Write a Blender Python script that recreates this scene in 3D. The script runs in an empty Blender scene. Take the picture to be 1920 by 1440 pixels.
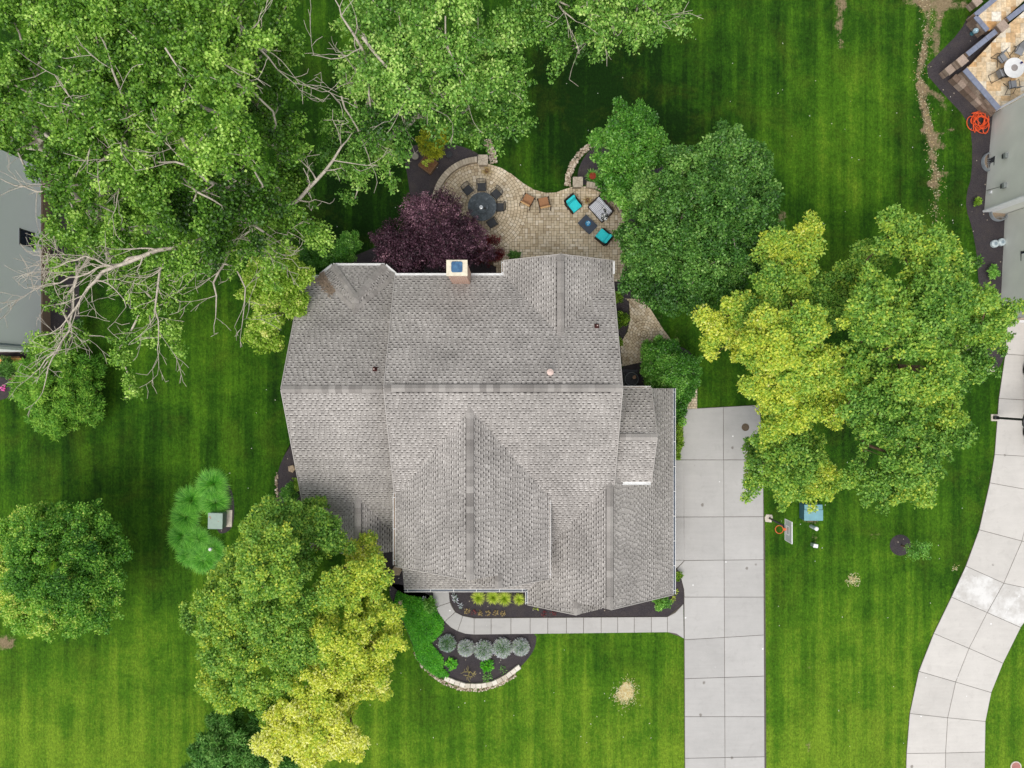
import bpy, math, random
import numpy as np
from mathutils import Vector, Matrix

# ------------------------------------------------------------------ camera, world, sun
SC = bpy.context.scene
COL = SC.collection
H = 44.0            # camera height above the lawn (m)
F = 1320.0          # focal length in pixels of a 1920 wide picture
cam_d = bpy.data.cameras.new('camera')
cam_d.sensor_width = 36.0
cam_d.lens = 36.0 * F / 1920.0
cam_d.clip_start = 0.5
cam_d.clip_end = 1500.0
cam = bpy.data.objects.new('camera', cam_d)
COL.objects.link(cam)
cam.location = (0, 0, H)
cam.rotation_euler = (0, 0, 0)
SC.camera = cam

SUN_EL, SUN_AZ = math.radians(64), math.radians(206)     # azimuth clockwise from +Y
W = bpy.data.worlds.new('World')
SC.world = W
W.use_nodes = True
wn, wl = W.node_tree.nodes, W.node_tree.links
wn.clear()
sky = wn.new('ShaderNodeTexSky')
sky.sky_type = 'NISHITA'
sky.sun_disc = False
sky.sun_elevation = SUN_EL
sky.sun_rotation = SUN_AZ
sky.air_density = 1.0
sky.dust_density = 5.0
sky.ozone_density = 1.0
hs = wn.new('ShaderNodeHueSaturation')
hs.inputs['Saturation'].default_value = 0.35
bg = wn.new('ShaderNodeBackground')
bg.inputs['Strength'].default_value = 0.15
wo = wn.new('ShaderNodeOutputWorld')
wl.new(sky.outputs[0], hs.inputs['Color'])
ov = wn.new('ShaderNodeMix'); ov.data_type = 'RGBA'          # even overcast veil over the whole sky
ov.inputs[0].default_value = 0.6
ov.inputs[7].default_value = (4.6, 4.75, 5.0, 1)
wl.new(hs.outputs[0], ov.inputs[6])
wl.new(ov.outputs[2], bg.inputs['Color'])
wl.new(bg.outputs[0], wo.inputs['Surface'])

sun_d = bpy.data.lights.new('sun', 'SUN')
sun_d.energy = 1.1
sun_d.angle = math.radians(32)
sun_d.color = (1.0, 0.95, 0.88)
sun = bpy.data.objects.new('sun', sun_d)
COL.objects.link(sun)
sdir = Vector((math.sin(SUN_AZ) * math.cos(SUN_EL), math.cos(SUN_AZ) * math.cos(SUN_EL), math.sin(SUN_EL)))
sun.rotation_euler = sdir.to_track_quat('Z', 'Y').to_euler()
sun.location = sdir * 60

SC.view_settings.view_transform = 'Standard'
SC.view_settings.look = 'None'
SC.view_settings.exposure = 0.36
SC.view_settings.gamma = 1.0
SC.view_settings.use_curve_mapping = False
SC.cycles.max_bounces = 6
SC.cycles.diffuse_bounces = 3
SC.cycles.transmission_bounces = 4
SC.cycles.transparent_max_bounces = 8

rng = np.random.default_rng(7)
random.seed(7)

# ------------------------------------------------------------------ helpers
def P(px, py, z=0.0):
    """point of height z that the photograph shows at pixel (px, py) of 1920 x 1440"""
    k = (H - z) / F
    return Vector(((px - 960) * k, (720 - py) * k, z))

def P2(pts, z=0.0):
    return [tuple(P(a, b, z)[:2]) for a, b in pts]

def tag(o, label=None, cat=None, group=None, kind=None):
    if label: o['label'] = label
    if cat: o['category'] = cat
    if group: o['group'] = group
    if kind: o['kind'] = kind
    return o

def empty(name, loc=(0, 0, 0), rz=0.0, **kw):
    o = bpy.data.objects.new(name, None)
    o.empty_display_size = 0.3
    COL.objects.link(o)
    o.location = loc
    o.rotation_euler = (0, 0, rz)
    return tag(o, **kw)

def link(name, me, parent=None, mat=None, **kw):
    if mat is not None and not me.materials:
        me.materials.append(mat)
    o = bpy.data.objects.new(name, me)
    COL.objects.link(o)
    if parent is not None:
        o.parent = parent
    return tag(o, **kw)

def np_mesh(name, V, Fq, mat, tint=None, smooth=False):
    """mesh from an (N,3) array and an (M,k) index array, with an optional per face number"""
    V = np.asarray(V, dtype=np.float32); Fq = np.asarray(Fq, dtype=np.int32)
    me = bpy.data.meshes.new(name)
    n, k = Fq.shape
    me.vertices.add(len(V)); me.vertices.foreach_set('co', V.ravel())
    me.loops.add(n * k); me.loops.foreach_set('vertex_index', Fq.ravel())
    me.polygons.add(n)
    me.polygons.foreach_set('loop_start', np.arange(0, n * k, k, dtype=np.int32))
    me.polygons.foreach_set('loop_total', np.full(n, k, dtype=np.int32))
    if smooth:
        me.polygons.foreach_set('use_smooth', np.ones(n, dtype=bool))
    me.update(calc_edges=True)
    if tint is not None:
        a = me.attributes.new('tint', 'FLOAT', 'FACE')
        a.data.foreach_set('value', np.asarray(tint, dtype=np.float32))
    if mat is not None:
        me.materials.append(mat)
    return me

class MB:
    """collects boxes, prisms, tubes ... into ONE mesh"""
    def __init__(self):
        self.v = []; self.f = []; self.t = []
    def add(self, vs, fs, t=0.5):
        b = len(self.v)
        self.v += [tuple(p) for p in vs]
        self.f += [tuple(b + i for i in f) for f in fs]
        self.t += [t] * len(fs)
        return self
    def box(self, c, s, rz=0.0, M=None, t=0.5):
        x, y, z = s[0] / 2, s[1] / 2, s[2] / 2
        vs = [Vector((a * x, b * y, d * z)) for d in (-1, 1) for b in (-1, 1) for a in (-1, 1)]
        R = M if M is not None else Matrix.Rotation(rz, 3, 'Z')
        vs = [R @ v + Vector(c) for v in vs]
        return self.add(vs, [(0, 2, 3, 1), (4, 5, 7, 6), (0, 1, 5, 4), (2, 6, 7, 3), (0, 4, 6, 2), (1, 3, 7, 5)], t)
    def prism(self, poly, z0, z1, inset=0.0, t=0.5):
        """poly: xy points (any order); top edge optionally drawn in by inset"""
        a = sum(p[0] * q[1] - q[0] * p[1] for p, q in zip(poly, poly[1:] + poly[:1]))
        if a < 0: poly = poly[::-1]
        n = len(poly)
        cx = sum(p[0] for p in poly) / n; cy = sum(p[1] for p in poly) / n
        bot = [(p[0], p[1], z0) for p in poly]
        if inset:
            mid = [(p[0], p[1], z1 - inset) for p in poly]
            top = []
            for p in poly:
                d = Vector((p[0] - cx, p[1] - cy)); L = max(d.length, 1e-6)
                d = d * max(0.0, (L - inset * 1.3) / L)
                top.append((cx + d.x, cy + d.y, z1))
            rings = [bot, mid, top]
        else:
            rings = [bot, [(p[0], p[1], z1) for p in poly]]
        vs = [p for r in rings for p in r]
        fs = []
        for k in range(len(rings) - 1):
            for i in range(n):
                j = (i + 1) % n
                fs.append((k * n + i, k * n + j, (k + 1) * n + j, (k + 1) * n + i))
        fs.append(tuple((len(rings) - 1) * n + i for i in range(n)))
        fs.append(tuple(reversed(range(n))))
        return self.add(vs, fs, t)
    def tube(self, pts, r, k=8, cap=True, closed=False, t=0.5):
        pts = [Vector(p) for p in pts]; n = len(pts)
        rs = r if isinstance(r, (list, tuple)) else [r] * n
        vs = []; prev = None
        for i, p in enumerate(pts):
            if closed: d = pts[(i + 1) % n] - pts[i - 1]
            else: d = pts[min(i + 1, n - 1)] - pts[max(i - 1, 0)]
            d = d.normalized() if d.length > 1e-9 else Vector((0, 0, 1))
            if prev is None:
                a = d.cross(Vector((0, 0, 1)) if abs(d.z) < .9 else Vector((1, 0, 0))).normalized()
            else:
                a = (prev - d * prev.dot(d))
                a = a.normalized() if a.length > 1e-6 else d.orthogonal().normalized()
            prev = a; b = d.cross(a)
            for j in range(k):
                th = 2 * math.pi * j / k
                vs.append(p + rs[i] * (math.cos(th) * a + math.sin(th) * b))
        fs = []
        for i in range(n if closed else n - 1):
            i2 = (i + 1) % n
            for j in range(k):
                j2 = (j + 1) % k
                fs.append((i * k + j, i * k + j2, i2 * k + j2, i2 * k + j))
        if cap and not closed:
            fs.append(tuple(reversed(range(k)))); fs.append(tuple((n - 1) * k + j for j in range(k)))
        return self.add(vs, fs, t)
    def lathe(self, c, prof, k=24, t=0.5):
        """prof: (radius, z) from bottom to top round a vertical axis through c"""
        vs = [(c[0] + r * math.cos(2 * math.pi * j / k), c[1] + r * math.sin(2 * math.pi * j / k), c[2] + z) for r, z in prof for j in range(k)]
        fs = []
        for i in range(len(prof) - 1):
            for j in range(k):
                j2 = (j + 1) % k
                fs.append((i * k + j, i * k + j2, (i + 1) * k + j2, (i + 1) * k + j))
        fs.append(tuple(reversed(range(k)))); m = len(prof) - 1
        fs.append(tuple(m * k + j for j in range(k)))
        return self.add(vs, fs, t)
    def mesh(self, name, mat=None, smooth=False, tint=False):
        me = bpy.data.meshes.new(name)
        me.from_pydata(self.v, [], self.f)
        if smooth:
            me.polygons.foreach_set('use_smooth', [True] * len(me.polygons))
        if tint:
            a = me.attributes.new('tint', 'FLOAT', 'FACE'); a.data.foreach_set('value', self.t)
        if mat is not None: me.materials.append(mat)
        return me
    def build(self, name, mat, parent=None, smooth=False, bevel=0.0, tint=False, **kw):
        o = link(name, self.mesh(name, mat, smooth, tint), parent, **kw)
        if bevel:
            m = o.modifiers.new('edge', 'BEVEL'); m.width = bevel; m.segments = 2; m.limit_method = 'ANGLE'
        return o

# ------------------------------------------------------------------ materials
def lin(c):
    """sRGB 0-255 -> linear"""
    r = []
    for v in c:
        v = v / 255.0
        r.append(v / 12.92 if v <= .04045 else ((v + .055) / 1.055) ** 2.4)
    return tuple(r) + (1.0,)

class NT:
    def __init__(self, name):
        self.m = bpy.data.materials.new(name); self.m.use_nodes = True
        self.n, self.l = self.m.node_tree.nodes, self.m.node_tree.links
        self.b = self.n['Principled BSDF']; self.out = self.n['Material Output']
    def new(self, t, **kw):
        x = self.n.new('ShaderNode' + t)
        for k, v in kw.items(): setattr(x, k, v)
        return x
    def pos(self):
        g = self.new('NewGeometry'); return g.outputs['Position']
    def objco(self):
        return self.new('TexCoord').outputs['Object']
    def noise(self, vec, scale, detail=4, rough=.55, dist=0.0):
        x = self.new('TexNoise'); x.inputs['Scale'].default_value = scale
        x.inputs['Detail'].default_value = detail; x.inputs['Roughness'].default_value = rough
        x.inputs['Distortion'].default_value = dist
        if vec is not None: self.l.new(vec, x.inputs['Vector'])
        return x.outputs['Fac']
    def scale(self, vec, s):
        x = self.new('VectorMath', operation='MULTIPLY'); self.l.new(vec, x.inputs[0]); x.inputs[1].default_value = s
        return x.outputs[0]
    def ramp(self, fac, stops):
        x = self.new('ValToRGB'); e = x.color_ramp.elements
        while len(e) < len(stops): e.new(0.5)
        for i, (p, c) in enumerate(stops):
            e[i].position = p; e[i].color = c if len(c) == 4 else tuple(c) + (1,)
        self.l.new(fac, x.inputs['Fac']); return x.outputs['Color']
    def mix(self, fac, a, b, mode='MIX'):
        x = self.new('Mix', data_type='RGBA', blend_type=mode)
        for s, v in ((0, fac), (6, a), (7, b)):
            if isinstance(v, (int, float)): x.inputs[s].default_value = v
            elif isinstance(v, tuple): x.inputs[s].default_value = v if len(v) == 4 else v + (1,)
            else: self.l.new(v, x.inputs[s])
        return x.outputs[2]
    def math(self, op, a, b=None, c=None, clamp=False):
        x = self.new('Math', operation=op, use_clamp=clamp)
        for i, v in enumerate((a, b, c)):
            if v is None: continue
            if isinstance(v, (int, float)): x.inputs[i].default_value = v
            else: self.l.new(v, x.inputs[i])
        return x.outputs[0]
    def attr(self, name):
        x = self.new('Attribute', attribute_name=name); return x.outputs['Fac']
    def bump(self, h, strength=.3, dist=.02):
        x = self.new('Bump'); x.inputs['Strength'].default_value = strength; x.inputs['Distance'].default_value = dist
        self.l.new(h, x.inputs['Height']); self.l.new(x.outputs[0], self.b.inputs['Normal'])
    def color(self, c):
        if isinstance(c, tuple): self.b.inputs['Base Color'].default_value = c if len(c) == 4 else c + (1,)
        else: self.l.new(c, self.b.inputs['Base Color'])
    def set(self, rough=.8, spec=.3, metal=0.0):
        self.b.inputs['Roughness'].default_value = rough
        self.b.inputs['Specular IOR Level'].default_value = spec
        self.b.inputs['Metallic'].default_value = metal
        return self

def mat_plain(name, c, rough=.6, spec=.3, metal=0.0, var=.12, scale=6.0, bump=0.0):
    t = NT(name).set(rough, spec, metal)
    p = t.objco()
    n = t.noise(p, scale, 5)
    lo = tuple(max(0, v * (1 - var * 1.6)) for v in c[:3]); hi = tuple(min(1, v * (1 + var * 1.6)) for v in c[:3])
    t.color(t.ramp(n, [(.25, lo), (.75, hi)]))
    if bump: t.bump(t.noise(p, scale * 6, 3), bump, .01)
    return t.m

def mat_tint(name, stops, rough=.85, spec=.2, grain=30.0, gamt=.18, blot=0.7, blamt=.15, bump=.25):
    """colour from the face's own 'tint' number, with grain and blotches"""
    t = NT(name).set(rough, spec)
    p = t.pos()
    c = t.ramp(t.attr('tint'), stops)
    g = t.ramp(t.noise(p, grain, 3, .6), [(.3, (1 - gamt * 1.5,) * 3), (.7, (1 + gamt,) * 3)])
    b = t.ramp(t.noise(p, blot, 4, .6), [(.3, (1 - blamt * 1.4,) * 3), (.7, (1 + blamt,) * 3)])
    c = t.mix(1.0, c, g, 'MULTIPLY'); c = t.mix(1.0, c, b, 'MULTIPLY')
    t.color(c)
    if bump: t.bump(t.noise(p, grain, 3), bump, .01)
    return t.m

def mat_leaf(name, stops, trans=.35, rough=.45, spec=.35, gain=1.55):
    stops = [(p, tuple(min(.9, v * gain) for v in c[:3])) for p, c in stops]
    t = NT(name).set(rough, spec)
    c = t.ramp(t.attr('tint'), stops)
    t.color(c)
    tr = t.new('BsdfTranslucent')
    br = t.mix(1.0, c, (1.15, 1.2, .7, 1), 'MULTIPLY')
    t.l.new(br, tr.inputs['Color'])
    mx = t.new('MixShader'); mx.inputs['Fac'].default_value = trans
    t.l.new(t.b.outputs[0], mx.inputs[1]); t.l.new(tr.outputs[0], mx.inputs[2])
    t.l.new(mx.outputs[0], t.out.inputs['Surface'])
    return t.m

G3 = lambda v: (v, v, v)
# lawn
def lawn_material():
    t = NT('lawn_grass').set(.9, .12)
    p = t.pos()
    big = t.noise(p, .11, 5, .6)
    mid = t.noise(p, .55, 5, .65, .4)
    fine = t.noise(p, 3.2, 6, .8)
    vfine = t.noise(t.scale(p, (1, .6, 1)), 9.0, 6, .85)
    # mowing stripes run up the picture (along Y); grass bent towards or away
    sx = t.new('SeparateXYZ'); t.l.new(p, sx.inputs[0])
    wob = t.math('MULTIPLY_ADD', t.noise(t.scale(p, (.3, .06, 1)), 1.0, 2), .55, sx.outputs[0])
    cx = t.new('CombineXYZ'); t.l.new(wob, cx.inputs[0])
    cx2 = t.scale(cx.outputs[0], (1, 0, 0))
    st1 = t.noise(cx2, 1.15, 2, .6)
    st2 = t.noise(t.scale(p, (1, .05, 1)), 3.2, 4, .6)
    wv = t.new('TexWave', wave_type='BANDS', bands_direction='X'); wv.inputs['Scale'].default_value = .17; wv.inputs['Distortion'].default_value = 1.2
    wv.inputs['Detail'].default_value = 2.0; wv.inputs['Detail Scale'].default_value = .6
    t.l.new(t.scale(p, (1, .05, 1)), wv.inputs['Vector'])
    stripes = t.math('ADD', t.math('MULTIPLY', st1, .42), t.math('MULTIPLY', st2, .5))
    stripes = t.math('MULTIPLY_ADD', t.math('SUBTRACT', wv.outputs['Fac'], .5), .085, stripes)
    f = t.math('MULTIPLY', big, .40)
    f = t.math('MULTIPLY_ADD', mid, .34, f)
    f = t.math('MULTIPLY_ADD', fine, .34, f)
    f = t.math('MULTIPLY_ADD', stripes, .62, f)
    f = t.math('MULTIPLY_ADD', t.attr('warm'), .30, f)
    f = t.math('SUBTRACT', f, .97)
    f = t.math('MULTIPLY_ADD', f, 2.3, .40)
    c = t.ramp(f, [(0.0, lin((22, 50, 8))), (.3, lin((44, 82, 13))), (.62, lin((72, 112, 21))), (1.0, lin((112, 142, 36)))])
    # yellowish, drier grass in cloudy patches
    yl = t.ramp(t.noise(p, .33, 5, .7, .6), [(.5, G3(0)), (.72, G3(1))])
    c = t.mix(t.math('MULTIPLY', yl, .30), c, lin((92, 106, 28)))
    g = t.ramp(vfine, [(.36, G3(.42)), (.5, G3(.95)), (.64, G3(1.65))])
    c = t.mix(.75, c, g, 'MULTIPLY')
    # bare soil and straw: painted where the ground itself is bare
    d = t.math('MULTIPLY_ADD', fine, 2.2, t.math('MULTIPLY_ADD', t.attr('dirt'), 1.35, -2.15))
    d = t.math('MULTIPLY_ADD', t.noise(p, 1.3, 5, .8), 1.5, d)
    d = t.math('MULTIPLY_ADD', vfine, 1.1, t.math('SUBTRACT', d, .66))
    dm = t.ramp(d, [(.30, G3(0)), (.75, G3(.92))])
    dc = t.ramp(vfine, [(.3, lin((104, 88, 66))), (.7, lin((166, 146, 118)))])
    c = t.mix(dm, c, dc)
    s = t.math('MULTIPLY_ADD', vfine, 1.5, t.math('MULTIPLY_ADD', t.attr('straw'), 1.3, -1.75))
    s = t.math('MULTIPLY_ADD', t.noise(p, 2.6, 4, .8), 1.2, t.math('SUBTRACT', s, .15))
    sm = t.ramp(s, [(.35, G3(0)), (.5, G3(1))])
    c = t.mix(sm, c, lin((214, 196, 142)))
    t.color(c)
    t.bump(t.math('ADD', vfine, t.math('MULTIPLY', fine, 1.0)), .9, .06)
    return t.m
M_LAWN = lawn_material()

def concrete(name, base, warm=0.0):
    t = NT(name).set(.85, .25)
    p = t.pos(); o = t.new('ObjectInfo').outputs['Random']
    big = t.noise(p, .6, 5, .65)
    fine = t.noise(p, 26, 4, .7)
    sweep = t.noise(t.scale(p, (.35, 3.2, 1)), 1.6, 4, .65, .5)
    v = t.math('MULTIPLY_ADD', big, .30, .66)
    v = t.math('MULTIPLY_ADD', fine, .14, v)
    v = t.math('MULTIPLY_ADD', sweep, .16, v)
    v = t.math('MULTIPLY_ADD', o, .12, t.math('SUBTRACT', v, .02))
    bl = t.ramp(t.noise(p, 1.9, 6, .75, .8), [(.54, G3(0)), (.68, G3(.12))])
    x = t.new('CombineColor')
    for i in range(3): t.l.new(v, x.inputs[i])
    c = t.mix(1.0, base, x.outputs[0], 'MULTIPLY')
    c = t.mix(bl, c, (.16, .145, .125, 1))
    vo = t.new('TexVoronoi'); vo.inputs['Scale'].default_value = 1.1; vo.inputs['Randomness'].default_value = 1.0
    t.l.new(p, vo.inputs['Vector'])
    spot = t.ramp(t.math('MULTIPLY_ADD', t.noise(p, 9, 2), .05, vo.outputs['Distance']), [(.062, G3(1)), (.09, G3(0))])
    c = t.mix(spot, c, (.82, .82, .81, 1))
    vo2 = t.new('TexVoronoi'); vo2.inputs['Scale'].default_value = .55
    t.l.new(t.scale(p, (1.07, .93, 1)), vo2.inputs['Vector'])
    sp2 = t.ramp(t.math('MULTIPLY_ADD', t.noise(p, 7, 3), .08, vo2.outputs['Distance']), [(.075, G3(.75)), (.105, G3(0))])
    c = t.mix(sp2, c, (.17, .15, .13, 1))
    t.color(c); t.bump(fine, .2, .004)
    return t.m
M_CONC = concrete('broom_finished_concrete', (.452, .440, .424, 1))
M_CONC2 = concrete('pale_warm_concrete', (.56, .535, .50, 1))
def worn_concrete():
    t = NT('whitened_concrete').set(.85, .25)
    p = t.pos()
    c = t.ramp(t.noise(p, .9, 5, .7), [(.4, (.52, .50, .47)), (.6, (.70, .69, .67))])
    w = t.ramp(t.noise(p, 1.3, 6, .75, .6), [(.62, G3(0)), (.70, G3(.8))])
    c = t.mix(w, c, (.78, .78, .77, 1))
    d = t.ramp(t.noise(p, 5.5, 6, .8, .8), [(.62, G3(0)), (.68, G3(.7))])
    c = t.mix(d, c, (.24, .23, .22, 1))
    t.color(c); return t.m
M_CONC3 = worn_concrete()
M_JOINT = mat_plain('joint_dirt', lin((96, 90, 82)), .95, .1)

def mulch_material(name, a, b):
    t = NT(name).set(.95, .1)
    p = t.pos()
    n = t.noise(t.scale(p, (1, 1.6, 1)), 20, 5, .8)
    m = t.noise(p, 1.4, 4, .7)
    c = t.ramp(n, [(.3, a), (.62, b), (.8, tuple(min(1, v * 2.6) for v in b[:3]))])
    c = t.mix(t.ramp(m, [(.45, G3(0)), (.75, G3(.45))]), c, lin((92, 84, 78)))
    vo = t.new('TexVoronoi'); vo.inputs['Scale'].default_value = 1.9; t.l.new(p, vo.inputs['Vector'])
    spot = t.ramp(vo.outputs['Distance'], [(.06, G3(1)), (.085, G3(0))])
    c = t.mix(t.math('MULTIPLY', spot, .7), c, lin((190, 178, 160)))
    t.color(c); t.bump(n, 1.0, .04)
    return t.m
M_MULCH = mulch_material('dark_bark_mulch', lin((42, 39, 43)), lin((80, 75, 78)))

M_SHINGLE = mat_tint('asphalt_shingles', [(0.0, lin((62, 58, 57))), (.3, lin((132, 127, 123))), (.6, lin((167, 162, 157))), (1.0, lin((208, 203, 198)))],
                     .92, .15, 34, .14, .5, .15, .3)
M_VENT = mat_plain('ridge_vent_dark', lin((58, 55, 55)), .8, .2)
M_GUTTER = mat_plain('white_gutter', (.78, .78, .77), .5, .3, var=.08, scale=3)
M_DKGUT = mat_plain('dark_gutter_bed', lin((68, 78, 92)), .4, .4)
M_DEBRIS = mat_plain('leaf_debris', lin((138, 122, 106)), .95, .1, var=.3, scale=25)
M_WALL = mat_plain('tan_siding', lin((176, 160, 138)), .8, .2, var=.06)
M_PAVER = mat_tint('clay_pavers', [(0, lin((180, 162, 134))), (.5, lin((210, 194, 166))), (1, lin((228, 216, 196)))], .85, .2, 40, .08, .35, .16, .15)
M_SAND = mat_plain('paver_joint_sand', lin((104, 88, 70)), .95, .1, var=.2, scale=12)
M_BLOCK = mat_tint('wall_block_stone', [(0, lin((146, 134, 116))), (1, lin((196, 184, 166)))], .9, .15, 30, .12, 1.2, .1, .3)
M_WHITEBLOCK = mat_tint('pale_edging_stone', [(0, lin((196, 186, 168))), (1, lin((232, 226, 214)))], .9, .15, 30, .14, 2.0, .12, .4)
M_PEBBLE = mat_tint('river_pebbles', [(0, lin((120, 104, 86))), (.5, lin((172, 156, 134))), (1, lin((220, 208, 190)))], .8, .25, 30, .1, 2, .1, .2)
M_TRAV = mat_tint('travertine', [(0, lin((196, 150, 96))), (.35, lin((218, 190, 150))), (.7, lin((228, 212, 184))), (1, lin((236, 228, 212)))], .7, .3, 6, .16, 1.5, .14, .1)
M_BLUESTONE = mat_plain('bluestone_coping', lin((122, 128, 146)), .7, .3, var=.14, scale=4, bump=.2)
M_STONEFACE = mat_tint('stacked_stone', [(0, lin((116, 98, 86))), (1, lin((172, 154, 140)))], .9, .15, 24, .2, 2, .15, .4)
M_BARK = mat_plain('grey_bark', lin((184, 174, 160)), .9, .15, var=.25, scale=5, bump=.5)
M_BARKD = mat_plain('brown_bark', lin((112, 92, 74)), .9, .15, var=.25, scale=5, bump=.5)
M_BARKP = mat_plain('purple_bark', lin((120, 96, 96)), .9, .15, var=.2, scale=6)
M_BLACK = mat_plain('black_metal', (.022, .022, .024), .45, .4, var=.2)
M_CHARC = mat_plain('charcoal_metal', (.035, .037, .042), .45, .4, var=.2)

# ------------------------------------------------------------------ leaves and branches
def unit(a):
    return a / np.maximum(np.linalg.norm(a, axis=-1, keepdims=True), 1e-9)

def leaf_mesh(name, pos, axis, nrm, L, Wd, tint, mat, fold=.18):
    n = len(pos)
    axis = unit(axis); side = unit(np.cross(nrm, axis)); up = np.cross(axis, side)
    L = np.broadcast_to(L, (n,))[:, None]; Wd = np.broadcast_to(Wd, (n,))[:, None]
    v0 = pos
    v1 = pos + axis * L * .45 - side * Wd * .5 + up * Wd * fold
    v2 = pos + axis * L - up * L * .12
    v3 = pos + axis * L * .45 + side * Wd * .5 + up * Wd * fold
    V = np.stack([v0, v1, v2, v3], 1).reshape(-1, 3)
    Fq = np.arange(4 * n).reshape(-1, 4)
    return np_mesh(name, V, Fq, mat, tint)

def frusta_mesh(name, P0, P1, R0, R1, mat, k=5):
    d = unit(P1 - P0)
    ref = np.where(np.abs(d[:, 2:3]) < .9, np.array([[0, 0, 1.]]), np.array([[1., 0, 0]]))
    a = unit(np.cross(d, ref)); b = np.cross(d, a)
    th = np.arange(k) * 2 * np.pi / k
    ring = a[:, None, :] * np.cos(th)[None, :, None] + b[:, None, :] * np.sin(th)[None, :, None]
    V = np.concatenate([P0[:, None] + ring * R0[:, None, None], P1[:, None] + ring * R1[:, None, None]], 1).reshape(-1, 3)
    n = len(P0); j = np.arange(k); j2 = (j + 1) % k
    base = (np.arange(n) * 2 * k)[:, None]
    Fq = np.stack([base + j, base + j2, base + k + j2, base + k + j], -1).reshape(-1, 4)
    return np_mesh(name, V, Fq, mat, smooth=True)

def skeleton(trunk, tips, r_tip=.012, expo=.5, seg=.8, jit=.16, sag=.0, pathw=.35, rmax=.4, rg=rng):
    """grow a branching skeleton from a trunk polyline to all tips; returns segment arrays and the tips' last directions"""
    nodes = [np.array(p, float) for p in trunk]
    par = [-1] + list(range(len(trunk) - 1))
    plen = [0.0]
    for i in range(1, len(nodes)): plen.append(plen[-1] + np.linalg.norm(nodes[i] - nodes[i - 1]))
    start = max(1, len(trunk) // 2)
    tips = np.asarray(tips, float)
    top = nodes[-1]
    order = np.argsort(np.linalg.norm(tips - top, axis=1))
    N = np.array(nodes); PL = np.array(plen)
    tipdir = np.zeros_like(tips); tipnode = [0] * len(tips)
    for ti in order:
        t = tips[ti]
        dv = t - N[start:]
        dist = np.linalg.norm(dv, axis=1)
        up = np.maximum(0, N[start:, 2] - t[2])          # do not hang far below the parent
        cost = dist + pathw * PL[start:] + 1.2 * up
        i = int(np.argmin(cost)) + start
        p = N[i].copy(); d = np.linalg.norm(t - p)
        ns = max(1, int(round(d / seg)))
        newn = []
        side = rg.normal(size=3) * jit * d * .5
        for s in range(1, ns + 1):
            u = s / ns
            q = p + (t - p) * u + side * math.sin(math.pi * u) + (rg.normal(size=3) * jit * .35 if s < ns else 0)
            q[2] += sag * math.sin(math.pi * u) * d
            newn.append(q)
        pi = i
        base = len(nodes)
        for s, q in enumerate(newn):
            nodes.append(q); par.append(pi); plen.append(plen[pi] + np.linalg.norm(q - nodes[pi])); pi = base + s
        N = np.vstack([N, np.array(newn)]); PL = np.array(plen)
        tipnode[ti] = pi
        e = nodes[pi] - nodes[par[pi]]
        tipdir[ti] = e / max(np.linalg.norm(e), 1e-6)
    n = len(nodes)
    cnt = np.zeros(n)
    for ti in tipnode: cnt[ti] += 1
    for i in range(n - 1, 0, -1):
        if par[i] >= 0: cnt[par[i]] += cnt[i]
    R = np.minimum(r_tip * np.maximum(cnt, 1) ** expo, rmax)
    idx = np.arange(1, n); pr = np.array(par[1:])
    R0 = np.minimum(R[pr], R[idx] * 1.5)
    return N[pr], N[idx], R0, R[idx], tipdir

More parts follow.
